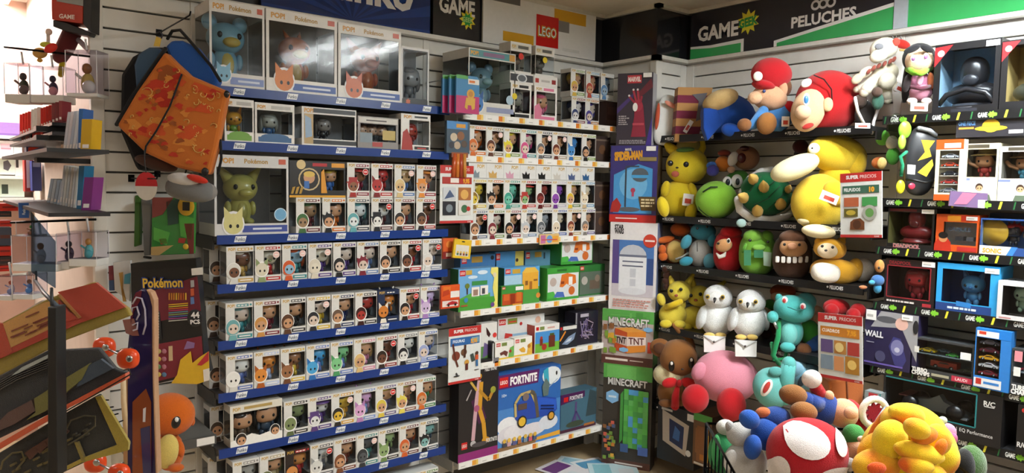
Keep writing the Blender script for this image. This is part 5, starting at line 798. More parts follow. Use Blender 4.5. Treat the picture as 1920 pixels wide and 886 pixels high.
for i in range(4): o.E('link', 88+4*(i % 2), 12+24*i, 18-i, 15, '#4a2c22', 0, 14, 20*(-1)**i, 'plush')
for (hx, hy, bx, by, lx, ly, nm) in ((313, 130, 310, 222, 297, 330, 'white owl soft toy with envelope, beside the yellow soft toys'), (455, 150, 446, 230, 432, 349, 'pale grey-headed owl soft toy with envelope, beside the teal frog')):
    g = '#eef0f0' if hx < 400 else '#d9d9d8'
    o = Pix('owl_toy', nm, 'soft toy', bx, 300, XT-.04, group='owl soft toys', z=PZ[3])
    b_ = o.E('body', bx, by, 70, 78, '#ecefef', 0, 60, 0, 'fur', .9); h = o.E('head', hx, hy, 62, 54, g, -.02, 54, 0, 'fur'); o.E('face_disc', hx-4, hy+6, 44, 34, '#e6e6e2', -.065, 24, 0, 'fur', 1, h); o.eyes([(hx-45, hy-2), (hx+20, hy)], 6.5, -.112, h, '#2a2418', '#c9a83a'); o.T_('beak', [(hx-14, hy+8, -.115), (hx-16, hy+26, -.12)], [7, 2], '#1e1c1c', 'plastic', 0, h)
    o.E('wing', bx-68, by-5, 20, 52, '#e4e8ea', -.01, 36, 14, 'fur'); o.E('wing', bx+66, by-5, 18, 50, '#e0e4e6', 0, 34, -12, 'fur')
    for sx in (-26, 22):
        f = o.E('foot', bx+sx-8, by+72, 24, 12, '#dfc06a', -.1, 22, 0, 'plush')
    e = o.poly('envelope', [(lx-46, ly-36), (lx+48, ly-30), (lx+46, ly+38), (lx-44, ly+36)], '#e6e4e2', -.13, .008, 'fabric'); o.T_('envelope_flap', [(lx-44, ly-34, -.135), (lx-2, ly-6, -.137), (lx+46, ly-30, -.135)], 2, '#b8b6b4', 'fabric', 0, e); o.E('button', lx-2, ly-8, 5, 5, '#4a4440', -.14, 4, 0, 'plastic', 1, e)
o = Pix('soft_toy', 'doll with orange hair and green shirt standing behind the teal frog', 'soft toy', 530, 310, XT+.13, group=GT, z=PZ[3])
h = o.E('hair', 592, 106, 54, 34, '#a84a20', .02, 40); o.E('head', 585, 130, 44, 30, SKP, .0, 36); o.E('sleeve', 535, 165, 28, 26, '#3f7a2c', -.02, 26); o.T_('arm', [(525, 180), (508, 225)], [22, 18], '#d0a078', dy=-.02); o.E('body', 530, 240, 42, 60, '#6a3a28', .01, 36); o.E('leg', 520, 285, 26, 26, '#4a2c22', -.01, 24)
o = Pix('soft_toy', 'teal frog-like soft toy with red eyes and green straps, fourth plush shelf', 'soft toy', 620, 365, XT-.05, group=GT)
h = o.E('head', 640, 180, 85, 58, '#4fb3b0', -.02, 60, 6, 'plush', .9); o.E('ear', 575, 135, 16, 20, '#45a5a4', 0, 14, 0, 'plush', 1, h); o.E('bulb', 690, 150, 44, 40, '#5fb8b8', .03, 36); o.E('body', 622, 280, 56, 66, '#58b8b4', 0, 48); o.E('belly', 618, 290, 36, 50, '#72c2bc', -.04, 30); o.E('arm', 548, 215, 24, 26, '#52b4b2', -.05, 22); o.E('foot', 612, 345, 32, 22, '#4fb0ae', -.06, 28)
for x, y in ((600, 142), (678, 170)): w_ = o.E('eye_white', x, y, 13, 15, '#e8dedc', -.105, 8, 0, 'fabric', 1, h); o.E('pupil', x-2, y+2, 7, 10, '#b0343c', -.118, 5, 0, 'plastic', 1, h)
o.T_('strap', [(575, 235, -.02), (572, 300, -.06), (550, 380, -.05), (575, 415, -.05)], 11, '#1d8a52', 'fabric'); o.T_('strap', [(545, 330, -.03), (555, 400, -.05), (600, 395, -.05), (605, 375, -.04)], 9, '#1a7c4a', 'fabric'); o.T_('clip', [(556, 240, -.06), (566, 262, -.06)], 6, '#cfd6d4', 'metal'); o.T_('smile', [(612, 172, -.115), (650, 186, -.125), (690, 180, -.115)], 2, '#2a6a6c', 'fabric')
o = Pix('soft_toy', 'doll with green shirt and blue trousers sitting beside the teal frog', 'soft toy', 720, 385, XT+.09, group='capped dolls')
o.E('body', 706, 280, 42, 52, '#3f9a3c', 0, 42); o.T_('leg', [(735, 320), (712, 350), (690, 360)], [32, 30, 26], '#2f5a9c', dy=-.03); o.E('shoe', 682, 357, 32, 30, '#7a4c2c', -.07, 28); o.E('hand', 742, 225, 18, 22, '#d8a888', 0, 16); o.E('head', 735, 200, 34, 34, '#d9aa86', .05, 30)
for x, y, nm in ((822, 172, 'left'), (915, 192, 'right')): o = Pix('soft_toy', 'red rounded soft toy behind the lower price poster, %s' % ('nearer the frog' if nm == 'left' else 'nearer the grey wall-climbing car'), 'soft toy', x, 235, 3.45, group=GT); o.E('cap', x, y, 56 if nm == 'left' else 34, 36, '#b0161c', 0, 36); o.E('lobe', x-20, y+15, 30, 30, '#a01218', -.03, 26)
# ---------------------------------------------------------------- lowest plush shelf
o = Pix('soft_toy', 'brown fox-like soft toy with cream ruff and red satin bow', 'soft toy', 115, 605, 3.4, group=GT, z=PZ[4])
o.E('body', 112, 540, 60, 64, '#8a5a2c', 0, 54); o.E('ruff', 100, 462, 66, 50, '#ddcfa0', -.02, 54, 0, 'fur'); h = o.E('head', 142, 390, 80, 78, '#8f5c2c', -.03, 70, 0, 'plush', .92); e = o.E('ear', 66, 348, 48, 40, '#85542a', .0, 22, 18, 'plush', 1, h); o.E('inner_ear', 62, 350, 28, 24, '#5c3820', -.03, 14, 18, 'plush', 1, h); o.T_('ear', [(200, 345, 0), (185, 300, 0), (150, 275, 0), (122, 250, .01)], [16, 18, 16, 8], '#a06c38', 'plush', 0, h)
for x, y in ((113, 427), (198, 412)): w_ = o.E('eye', x, y, 13, 24, '#17120e', -.125, 9, 0, 'plastic', 1, h); o.E('eye_glint', x, y-12, 6, 8, '#f2f0ec', -.135, 5, 0, 'plastic', 1, h)
o.E('nose', 160, 440, 6, 4, '#2a1c12', -.145, 5, 0, 'plastic', 1, h)
for sx, tx in ((-1, 105), (1, 185)): o.E('bow_loop', tx, 498, 34, 22, '#c2191f', -.13, 14, 12*sx, 'fabric')
o.E('bow_knot', 146, 500, 13, 16, '#a81218', -.15, 12, 0, 'fabric'); o.T_('bow_tail', [(140, 510, -.14), (130, 555, -.13), (128, 598, -.12)], [8, 16, 18], '#bd171e', 'fabric')
o.E('foot', 90, 585, 32, 18, '#7a4e28', -.06, 28); o.E('foot', 150, 580, 30, 18, '#7f522a', -.06, 28)
o = Pix('soft_toy', 'round pink soft toy lying back with big red feet, lowest plush shelf', 'soft toy', 330, 620, 3.36, group=GT)
o.E('body', 345, 472, 138, 112, '#d98a9c', 0, 110, 8, 'plush', 1, None, 32, 22); o.E('foot', 215, 566, 58, 62, '#b3141e', -.13, 50, 6); o.E('foot', 370, 592, 62, 72, '#b8161f', -.15, 54, -4); o.E('arm', 230, 450, 30, 42, '#d4869a', -.06, 26, 20)
o = Pix('soft_toy', 'teal soft toy with raised arm lying between pink toy and basket', 'soft toy', 560, 610, 3.3, group=GT)
o.E('body', 545, 520, 80, 90, '#6bb5b0', 0, 60, -25); o.T_('arm', [(600, 560, -.02), (608, 480, -.05), (618, 415, -.06)], [34, 32, 30], '#5fb4b0'); o.E('eye_white', 522, 520, 22, 40, '#e8e0da', -.1, 10, 25, 'fabric'); o.E('pupil', 522, 518, 11, 28, '#b0342c', -.112, 8, 25, 'fabric'); o.E('spot', 560, 450, 30, 22, '#57a09c', -.05, 18)
o = Pix('soft_toy', 'pale blue soft toy tucked behind the teal raised arm', 'soft toy', 690, 520, 3.46, group=GT); o.E('body', 700, 470, 66, 58, '#7fb0c8', 0, 48); o.E('head', 660, 440, 40, 40, '#8cbcd2', 0, 34); o.E('patch', 672, 492, 14, 26, '#26303a', -.06, 10, 20)
o = Pix('plush_block', 'orange-brown box-shaped soft toy below the lower price poster', 'soft toy', 870, 590, 3.34, group=GT); b = B(); P = [o.at(x, y, 0) for x, y in ((790, 490), (945, 470), (940, 600), (800, 600))]; b.prism([(p.x, p.z) for p in P], 0, .12, '#b0602c', 'plush'); b.obj('body', o.T, bevel=.012); o.T_('seam', [(868, 482, -.004), (872, 600, -.004)], 3, '#7c3f1c', 'fabric')
# boxes under the lowest plush shelf
def rbox(r, X, d, label, col, ops, zb=None, side=None, cat='box', name='carton_box', group=None, h_=None, left=None):
    y, z, w, h = fitR(*r, X); h = h_ or h; T = thing(name, label, cat, (X, y, zb if zb is not None else z), -math.pi/2, group); solid_box(T, w, h, d, col, ops, side=side, left=left); return T, w, h
rbox((52, 605, 212, 850), 3.38, .2, 'black carton with folded picture frame print under the lowest plush shelf', '#1d1c1f', [('p', [(.15, .35), (.12, .9), (.85, .75), (.78, .2)], '#b9ada0'), ('p', [(.34, .38), (.32, .78), (.72, .7), (.7, .3)], '#1f2c55'), ('p', [(.42, .45), (.48, .68), (.62, .6), (.6, .42)], '#3f6aa8'), ('e', .85, .27, .07, '#d8d6d2'), ('r', .1, .9, .4, .94, '#c9c6c2'), ('r', .8, .84, 1, .96, '#e6e4e0')], None, None, group='cartons under the lowest plush shelf')
rbox((205, 635, 285, 860), 3.36, .2, 'narrow carton with green top and orange pixel print under plush shelf', '#6a4a30', [('r', 0, .86, 1, 1, '#4f9a44')]+[('r', .1+.7*random.random(), .08+.7*random.random(), .25+.7*random.random(), .15+.7*random.random(), random.choice(['#b8742c', '#d9a53a', '#6a8a3a', '#8a5a34'])) for _ in range(10)]+[('r', .1, .02, .9, .06, '#cfc6bc')], None, '#3a2c22', group='cartons under the lowest plush shelf')
# ================================================================ boxed goods on the right-hand shelves
GB = 'boxed toys on the tagged shelves'; XB = XF+.012
def wbox(r, X, d, label, col, win, inner, ops, zb=None, name='window_carton', h_=None, w_=None, sw=False):
    y, z, w, h = fitR(*r, X); h = h_ or h; w = w_ or w; T = thing(name, label, 'toy box', (X, y, zb if zb is not None else z), -math.pi/2, GB); window_box(T, w, h, d, col, win, inner, ops, True, sw); return T, w, h
def toy_car(T, x, y, z, L, col, name='toy_car', truck=False):
    b = B(); W = L*.42; hh = L*.16
    b.prism([(-L/2, .06*L), (-L/2, .17*L), (-L*.28, .2*L), (-L*.14, .3*L), (L*.16, .3*L), (L*.3, .2*L), (L/2, .16*L), (L/2, .06*L)] if not truck else [(-L/2, .06*L), (-L/2, .3*L), (L*.5, .3*L), (L*.5, .06*L)], -W/2, W/2, col, 'plastic', Matrix.Translation((x, y, z)))
    b.prism([(-L*.2, .21*L), (-L*.12, .275*L), (L*.13, .275*L), (L*.22, .21*L)], -W/2-.0006, -W/2, '#20242c', 'plastic', Matrix.Translation((x, y, z))); c = b.obj(name, T)
    w = B()
    for sx in (-.3, .3): w.lathe([(L*.085, 0), (L*.085, W+.002)], (x+sx*L, y+W/2+.001, z+.075*L), '#1a1a1c', 'plastic', 12, Matrix.Rotation(math.pi/2, 3, 'X')); w.lathe([(L*.04, W+.0022), (L*.04, W+.003)], (x+sx*L, y+W/2+.001, z+.075*L), '#b9bcc0', 'metal', 10, Matrix.Rotation(math.pi/2, 3, 'X'))
    w.obj('wheels', c); return c
STK = lambda u, v, w=.2, h=.06: [('part', 'price_sticker'), ('r', u, v, u+w, v+h, '#f0f0ee'), ('r', u+w*.1, v+h*.3, u+w*.7, v+h*.55, '#b5b5b2')]
crop(1580, 0, .2709)
def bust(T, s, z, y, col, col2):
    b = B(); b.lathe([(.36*s, 0), (.4*s, .05*s), (.3*s, .08*s), (.3*s, .12*s)], (0, y, z), col2, 'plastic', 24); b.ell((0, y, z+.28*s), (.42*s, .2*s, .2*s), col, 'plastic', None, 20, 12); f = b.obj('bust', T)
    h = B(); h.ell((0, y-.02*s, z+.62*s), (.2*s, .2*s, .26*s), col, 'plastic', None, 20, 14, .85); h.ell((0, y-.18*s, z+.5*s), (.12*s, .06*s, .1*s), col2, 'plastic', None, 14, 10); h.obj('head', f); return f
T, w, h = wbox((632, 262, 1088, 752), XB, .2, 'black window box with dark armoured bust on light blue backing', '#17171a', (.1, .1, .92, .9), '#9cc2de', [('p', [(.0, .68), (.0, .96), (.28, .98)], '#b0262c'), ('e', .1, .87, .055, '#e6d8d6'), ('p', [(.3, 0), (.7, 0), (.7, .06), (.3, .06)], '#2a2c34')]+STK(.78, .9, .2, .08), GZ[0]); bust(T, h*.9, .01, .1, '#232428', '#33353c')
b = B(); b.tube([(-w*.42, .012, h*.13), (-w*.3, .012, h*.27), (0, .012, h*.34), (w*.3, .012, h*.27), (w*.42, .012, h*.13)], .012, '#232429', 'plastic'); b.obj('plinth_arch', T)
T, w, h = wbox((1096, 250, 1560, 742), XB, .2, 'black window box with golden backing beside the dark bust box', '#17171a', (.1, .12, .92, .92), '#c9b070', [('p', [(.0, .7), (.0, .98), (.28, .98)], '#b0262c'), ('e', .1, .88, .055, '#e6d8d6')], GZ[0]); bust(T, h*.85, .01, .1, '#3a3c34', '#5c5a44')
crop(1580, 220, .2709)
Z = GZ[1]
o = Pix('toy_pack', 'dark grey rounded toy pack with yellow lightning print behind clear film', 'toy pack', 540, 545, XB+.02, group=GB, z=Z)
o.E('pack', 540, 300, 108, 240, '#3a3c40', 0, 60, 3, 'plastic', .75, None, 24, 18); o.poly('yellow_print', [(545, 155), (640, 160), (600, 215), (615, 270), (520, 300), (570, 240)], '#d0a52a', -.095, .002, 'print'); o.poly('yellow_print', [(520, 380), (620, 290), (628, 330), (580, 410)], '#d9ae2c', -.1, .002, 'print'); o.poly('label_print', [(450, 325), (505, 330), (500, 395), (448, 390)], '#d8d8d6', -.095, .002, 'print'); o.E('red_logo', 478, 475, 24, 22, '#b8344a', -.09, 8, 0, 'plastic'); o.T_('band', [(440, 430, -.06), (500, 435, -.095), (570, 450, -.1), (640, 430, -.06)], 8, '#17181a', 'plastic'); o.T_('top_fold', [(530, 75, -.03), (600, 90, -.04), (640, 120, -.03)], 16, '#8a8d92', 'plastic')
o = Pix('hanging_toy', 'neon green ribbons and figures hanging left of the lightning pack', 'toy', 420, 540, 3.34)
o.E('figure', 430, 85, 44, 60, '#8ad43a', 0, 20, 0, 'plastic'); o.T_('ribbon', [(440, 240), (400, 270), (415, 330), (405, 400)], 12, '#1d8a62', 'fabric'); o.E('figure', 410, 170, 26, 50, '#a8d84a', -.02, 18, 0, 'plastic'); o.E('figure', 400, 480, 30, 48, '#d8d62a', -.02, 18, 0, 'plastic'); o.E('bag', 370, 60, 60, 90, '#eef4ee', .01, 24, 0, 'film')
T, w, h = wbox((642, 122, 832, 545), XB-.05, .045, 'orange-ended strip pack with five small toy cars in a column', '#e4d8b8', (.14, .12, .86, .82), '#cfc8b0', [('r', 0, .84, 1, 1, '#d9541f'), ('r', 0, 0, .7, .1, '#d9541f'), ('r', .3, .86, .9, .94, '#e0dcd4')], Z)
for i in range(5): b = B(); b.box(-w*.36, w*.36, .004, .04, h*(.12+.14*i), h*(.12+.14*i)+.003, '#d8d2c4', 'card'); b.obj('tray', T); toy_car(T, 0, .022, h*(.12+.14*i)+.003, w*.62, ['#8d9094', '#a83a34', '#2e3034', '#b0442c', '#b8bcc2'][i])
def doll_box(r, d, label, col, shirt, hat, lower, zb=Z):
    T, w, h = wbox(r, XB, d, label, col, (.06, .42, .94, .9), '#8a8478', [('r', 0, 0, 1, .4, lower), ('r', .2, .92, .75, .98, '#4a4438'), ('r', .0, .36, .3, .4, '#6a78a0')]+portrait(.55, .24, .1, '#c99a74', '#3a2a20', 'hair', w_h(r))+[('p', [(.38, 0), (.44, .12), (.82, .12), (.88, 0)], '#5c6a58')], zb)
    figurine(T, 0, d*.5, h*.42, h*.45, '#b5825c', '#2a1e18', shirt, 'hair', True)
    b = B(); b.lathe([(.06, 0), (.06, .004), (.035, .008), (.03, .03), (.002, .034)], (0, d*.62, h*.8), hat, 'plastic', 18); b.obj('straw_hat', T)
    b = B(); b.tube([(-.02, d*.45, h*.6), (-.05, d*.4, h*.66), (-.065, d*.38, h*.74)], .008, '#b5825c', 'plastic'); b.obj('raised_arm', T)
def w_h(r): y, z, w, h = fitR(*r, XB); return w/h
doll_box((808, 140, 1078, 540), .14, 'cream window box with brown-haired waving doll in red vest', '#cfc8ae', '#a83a34', '#c9b070', '#e0d8b4')
doll_box((1082, 160, 1370, 550), .14, 'pale window box with blue-dressed doll beside the waving doll', '#d0d0cc', '#4a90a8', '#8a6a4a', '#dcdad2')
T, w, h = rbox((787, -5, 1262, 132), XB-.0, .14, 'black box with yellow straw hat print lying above the doll boxes', '#2b2a30', [('t', 'ONE PIECE', .16, .72, .2, '#5c8ac4', .26, .06), ('r', .04, .42, .27, .52, '#d08a3a'), ('e', .52, .42, .24, '#dcae2c', .13), ('e', .52, .55, .13, '#e4bb34', .34), ('r', .39, .5, .65, .57, '#b8862a'), ('r', .78, .12, .98, .3, '#e6e6e4')], None, cat='toy box', group=GB)
o = Pix('clear_wallet', 'clear violet pack hanging in front of the second tagged shelf edge', 'toy pack', 870, 630, 3.36)
b = B(); P = [o.at(x, y) for x, y in ((748, 508), (1005, 525), (1000, 632), (735, 610))]; b.prism([(p.x, p.z) for p in P], 0, .006, '#6a5578', 'gloss'); b.obj('pack', o.T); o.poly('print', [(830, 520), (930, 525), (860, 600), (770, 600)], '#a3607c', -.002, .001, 'print'); o.poly('label_print', [(938, 570), (1000, 572), (998, 628), (936, 624)], '#d8d8dc', -.002, .001, 'print')
Z = GZ[2]
T, w, h = wbox((312, 592, 648, 876), XB, .14, 'black box with window, red hooded bust and red block title', '#1b1918', (.02, .12, .92, .9), '#6a6636', [('t', 'DEADPOOL', .42, .065, .1, '#e6dcd8', .56, .05), ('t', 'DEADPOOL', .42, .065, .1, '#a8262c', .55, .01), ('r', .04, .92, .6, .98, '#5c1c1c')]+STK(.7, .88, .25, .1), Z); bust(T, h*.95, .025, .06, '#7c1f22', '#5c1618')
T, w, h = wbox((635, 622, 942, 885), XB, .1, 'orange box with white rounded window insert and red hero print', '#d2551f', (.22, .2, .96, .8), '#cfcfca', [('r', .5, .84, .97, .98, '#c2341f'), ('r', .3, .82, .6, .97, '#e0962c'), ('t', 'CAPSULE', .58, .62, .1, '#3a4a5c', .5, .01), ('r', .55, .05, .98, .16, '#b02a2a'), ('p', [(.02, .02), (.42, .02), (.4, .26), (.28, .42), (.1, .34), (.02, .2)], '#b8301f'), ('e', .22, .36, .1, '#c98a5c'), ('e', .22, .44, .11, '#191718', .09)]+STK(.72, .86, .25, .1), Z)
b = B(); b.box(-w*.05, w*.14, .02, .06, .05, h*.42, '#3a3c40', 'plastic'); b.box(w*.2, w*.36, .02, .06, .05, h*.42, '#55585e', 'plastic'); b.obj('insert', T)
T, w, h = wbox((955, 640, 1330, 900), XB-.01, .12, 'blue figure box with golden ring and white title banner', '#2b4a86', (.02, .24, .98, .96), '#6f86a8', [('p', [(0, 0), (.5, 0), (.6, .26), (0, .26)], '#d8d8da'), ('t', 'SONIC', .24, .13, .12, '#c99a2c', .36, .05), ('p', [(.5, 0), (.62, 0), (.72, .26), (.6, .26)], '#3a7ad0')], Z)
b = B(); b.lathe([(.055, 0), (.055, .006)], (-w*.3, .03, h*.62), '#cfa53a', 'plastic', 24, Matrix.Rotation(math.pi/2, 3, 'X')); b.obj('ring', T); figurine(T, -w*.3, .05, h*.3, h*.5, '#3f7ac9', '#2f5fae', '#3f6ab8', 'spiky'); figurine(T, w*.05, .05, h*.28, h*.6, '#2a2a30', '#a8302c', '#26262a', 'spiky'); figurine(T, w*.34, .05, h*.27, h*.45, '#d0a060', '#c98a3a', '#b8642c', 'ears')
rbox((1020, 610, 1330, 720), XB+.13, .1, 'dark blue carton standing behind the ring figure box', '#2f3f5c', [('r', .55, .5, .9, .8, '#a86a44'), ('r', .1, .6, .2, .8, '#4a5a6a')], Z, cat='toy box', group=GB, h_=.17)
crop(1580, 450, .2709); Z = GZ[3]
T, w, h = wbox((292, 112, 640, 432), XB, .14, 'dark box with thin red frame and small red figure inside', '#201a1a', (.06, .17, .9, .84), '#3a2422', [('l', [(.05, .16), (.91, .16), (.91, .85), (.05, .85), (.05, .16)], .022, '#8e2830'), ('t', 'DEADPOOL', .3, .92, .07, '#8e2830', .44, .03), ('r', .78, .02, .95, .09, '#a8323a')]+bars(.06, .04, .62, .11, 1, '#d9d2ce', 4)+STK(.74, .88, .25, .11), Z); figurine(T, .01, .06, .03, h*.66, '#a8262a', '#7c161a', '#96202a', 'hood', True)
T, w, h = wbox((650, 138, 1085, 480), XB-.005, .15, 'bright blue framed box with small blue creature figurine', '#2f9ad8', (.09, .2, .86, .88), '#1f3a6a', [('r', 0, 0, .9, .18, '#23407c'), ('p', [(.34, .14), (.58, .12), (.58, .22), (.34, .24)], '#2f7ac0')]+bars(.2, .05, .7, .13, 1, '#cfe0f0', 6)+STK(.77, .86, .22, .1), Z); figurine(T, .0, .07, .03, h*.66, '#4f93c4', '#3a6fa8', '#4a8ab8', 'ears', True)
T, w, h = wbox((1072, 248, 1420, 520), XB-.02, .14, 'pale grey framed box with mint creature figurine', '#c8c8ca', (.1, .12, .92, .88), '#4a4a48', [('r', .05, .03, .3, .06, '#b87a7a')], Z); figurine(T, -.01, .06, .03, h*.7, '#9ab5a0', '#7a9a86', '#8aa890', 'ears', True)
Z = GZ[4]
T, w, h = rbox((150, 470, 520, 865), XB-.02, .1, 'violet and black box with racing car seen from above', '#2a2546', [('p', [(.12, .7), (.3, 1), (1, 1), (1, .2), (.7, .75)], '#9a9a9e'), ('e', .42, .86, .2, '#55565c', .06), ('e', .7, .82, .12, '#d9b0a4'), ('p', [(.48, .4), (.56, .58), (.7, .56), (.82, .2), (.74, .05), (.6, .1)], '#3a3a74'), ('e', .64, .4, .12, '#7a7aa8', .14), ('e', .64, .36, .05, '#b9b9d0'), ('r', .02, .05, .76, .08, '#6a5cae'), ('t', 'WALL', .19, .58, .1, '#e0e0e4', .36, .04), ('r', .05, .42, .2, .435, '#9a9aae'), ('e', .33, .2, .1, '#4a4a6a', .1), ('e', .96, .8, .05, '#26262a', .12)]+STK(.02, .82, .2, .18)+STK(.7, .9, .2, .09), Z, cat='toy box', group=GB)
crop(1580, 450, .2709)
T, w, h = wbox((470, 668, 908, 935), XB-.02, .13, 'long clear-lid box with yellow, green and red toy vehicles and white title', '#3a3c3e', (.02, .2, .98, .95), '#7a8688', [('t', 'TURBO', .16, .15, .1, '#e8e8e6', .26, .05), ('t', 'CHAMPS', .18, .06, .1, '#e8e8e6', .3, .05), ('r', .68, .02, 1, .16, '#b8344a'), ('t', 'LAUDI', .83, .09, .07, '#f2dcdc', .24, .02), ('r', .36, .05, .64, .12, '#a8a48c'), ('r', .06, .6, .14, .76, '#d8d8d4'), ('r', .8, .62, .96, .8, '#e6e8e8')], Z)
toy_car(T, -w*.26, .03, h*.62, w*.26, '#c9b02a'); toy_car(T, w*.14, .03, h*.6, w*.2, '#4fae4a'); toy_car(T, w*.0, .05, h*.24, w*.42, '#9a3426', 'toy_truck', True); toy_car(T, -w*.1, .09, h*.6, w*.2, '#8fb0c4'); toy_car(T, w*.36, .05, h*.25, w*.2, '#5c6a5c')
b = B(); b.box(-w*.48, w*.48, .004, .12, h*.58, h*.6, '#5c686c', 'card'); b.obj('tray', T)
T, w, h = wbox((916, 530, 1165, 950), XB-.03, .055, 'blue-topped strip pack with five toy cars on brown card', '#2f78c4', (.03, .2, .72, .85), '#4a3a30', [('p', [(0, .85), (1, .85), (1, 1), (.1, 1)], '#2277cc'), ('r', .04, .86, .66, .96, '#e6e2dc'), ('r', .1, .9, .3, .95, '#c9402c'), ('r', .02, .02, .8, .17, '#d8dce0'), ('r', .08, .06, .24, .16, '#b8342c'), ('r', .3, .08, .74, .12, '#3a7ac0')], Z)
for i in range(5): toy_car(T, -w*.125, .028, h*(.21+.128*i), w*.56, ['#7c2430', '#c9c9cc', '#d9a02a', '#5c1f30', '#6a6c80'][i])
T, w, h = wbox((1170, 660, 1560, 985), XB-.02, .13, 'clear-lid box with red and blue toy cars at the row end', '#3a3c3e', (.02, .25, .98, .95), '#8a8f96', [('t', 'TURBO', .2, .16, .1, '#e8e8e6', .34, .05), ('t', 'CHAMPS', .22, .06, .1, '#e8e8e6', .4, .05), ('r', .05, .72, .2, .95, '#d98a94'), ('r', .05, .4, .18, .6, '#d8d8d4')], Z); toy_car(T, -w*.2, .04, h*.5, w*.34, '#a8304a'); toy_car(T, w*.1, .04, h*.3, w*.4, '#c2542c'); toy_car(T, w*.3, .04, h*.6, w*.3, '#3a5aa0')
b = B(); b.box(-w*.48, w*.48, .004, .12, h*.48, h*.5, '#6a7076', 'card'); b.obj('tray', T)
crop(1580, 660, .2551); Z = GZ[5]
T, w, h = wbox((290, 150, 1175, 690), XB-.02, .2, 'wide black remote-control car box with teal-edged window', '#1c1b1c', (.02, .3, .8, .95), '#3a3838', [('l', [(.02, .3), (.8, .3), (.8, .95), (.02, .95)], .012, '#2a7a80'), ('t', 'R/C', .9, .82, .09, '#d0d0ce', .09, .03), ('r', .86, .75, .94, .765, '#d0d0ce'), ('t', 'F1 W11 EQ Performance', .74, .2, .07, '#cfcfcd', .4, .01)], Z, h_=.215)
b = B(); M_ = Matrix.Translation((-.04, .09, .075)); L = w*.55
b.prism([(-L/2, 0), (-L/2, .03), (-L*.1, .05), (L*.05, .075), (L*.12, .05), (L/2, .015), (L/2, 0)], -.02, .02, '#7d8688', 'plastic', M_); b.box(-L/2-.01, -L/2+.03, -.06, .06, .05, .055, '#5c2a2c', 'plastic', M_); b.box(L/2-.03, L/2+.01, -.06, .06, .0, .006, '#8a8f92', 'plastic', M_); c = b.obj('racing_car', T)
for sx in (-.34, .36):
    for sy in (-1, 1): b = B(); b.lathe([(.032, 0), (.032, .03)], (sx*L-.04, .09+sy*.06+.015, .1), '#161618', 'plastic', 16, Matrix.Rotation(math.pi/2, 3, 'X')); b.obj('wheel', c)
rbox((165, 140, 285, 345), XB-.06, .05, 'slim grey carton with small red label beside the racing car box', '#8a9496', [('r', .25, .8, .8, .96, '#b8303a'), ('r', .3, .66, .7, .74, '#e6e6e4'), ('r', .92, 0, 1, 1, '#3a8a90')], Z, cat='toy box', group=GB)
rbox((1280, 395, 1700, 720), XB-.02, .2, 'black remote-control box with tiny white marks at the row end', '#1a191a', [('t', 'R/C', .12, .2, .1, '#d0d0ce', .2, .03), ('e', .12, .9, .05, '#b8302c')], Z, cat='toy box', group=GB, h_=.2)
rbox((900, 690, 1090, 930), XB-.02, .15, 'white-fronted carton with black print on the lowest tagged shelf', '#d0cec8', [('r', .5, .1, .95, .85, '#2a2a2c'), ('r', .1, .7, .45, .8, '#6a6a68')], GZ[6], cat='toy box', group=GB)
rbox((1290, 820, 1500, 1000), XB-.02, .15, 'grey carton with red mark on the lowest tagged shelf', '#77757a', [('r', .1, .4, .5, .8, '#b0303a')], GZ[6], cat='toy box', group=GB)
# posters on the right wall
crop(0, 0, 1)
P = atX(1614, 445, 3.30); T = poster(3.30, P.y, P.z, -math.pi/2-.15, 'red-headed price poster with doormat photos beside the yellow duck', [('r', .06, .68, .94, .8, '#3f6a58'), ('t', 'FELPUDOS', .3, .74, .05, '#e6ece8', .4, .03)], '10', [('r', .1, .48, .46, .62, '#a85a3a'), ('r', .54, .48, .9, .62, '#3f8a4a'), ('r', .1, .32, .44, .45, '#5c5424'), ('e', .27, .385, .12, '#b09a3a', .04), ('e', .72, .38, .17, '#9a9a92'), ('e', .72, .38, .1, '#5c8a4a'), ('p', [(.25, .12), (.6, .12), (.6, .24), (.5, .3), (.34, .28), (.26, .24)], '#6a3f24'), ('e', .42, .2, .1, '#4a2c1a')], arm=.12, av=.2)
T.rotation_euler = (0, -.06, -math.pi/2-.15)
P = atX(1575, 712, 3.26); T = poster(3.26, P.y, P.z, -math.pi/2-.1, 'red-headed price poster with six small photos beside the violet racing car box', [('r', .06, .66, .94, .8, '#d9892c'), ('t', 'CUADROS', .3, .74, .05, '#f6ece0', .4, .03)], '7,95', [('r', .07, .4, .35, .6, '#5c4a7a'), ('r', .38, .4, .65, .6, '#b07a3a'), ('r', .68, .4, .94, .6, '#a83a34'), ('r', .07, .14, .35, .36, '#7a8a9a'), ('r', .38, .14, .6, .36, '#c98a5a'), ('r', .63, .12, .94, .38, '#a8762c'), ('e', .5, .5, .1, '#d9c080'), ('e', .78, .26, .1, '#e0bc6a')], .22, .3, 0, .16, .72)
T.rotation_euler = (0, -.06, -math.pi/2-.1)
# ================================================================ dump bin with soft toys in front of the right wall
crop(0, 0, 1)
A = atZ(1325, 793, .915); e1 = Vector((-.69, -.724, 0)); e2 = Vector((.724, -.69, 0)); bw, bl, bh = .66, .50, .915
T = thing('wire_bin', 'black wire dump bin full of soft toys in front of plush shelves', 'bin', (A.x, A.y, 0), math.atan2(e2.y, e2.x))
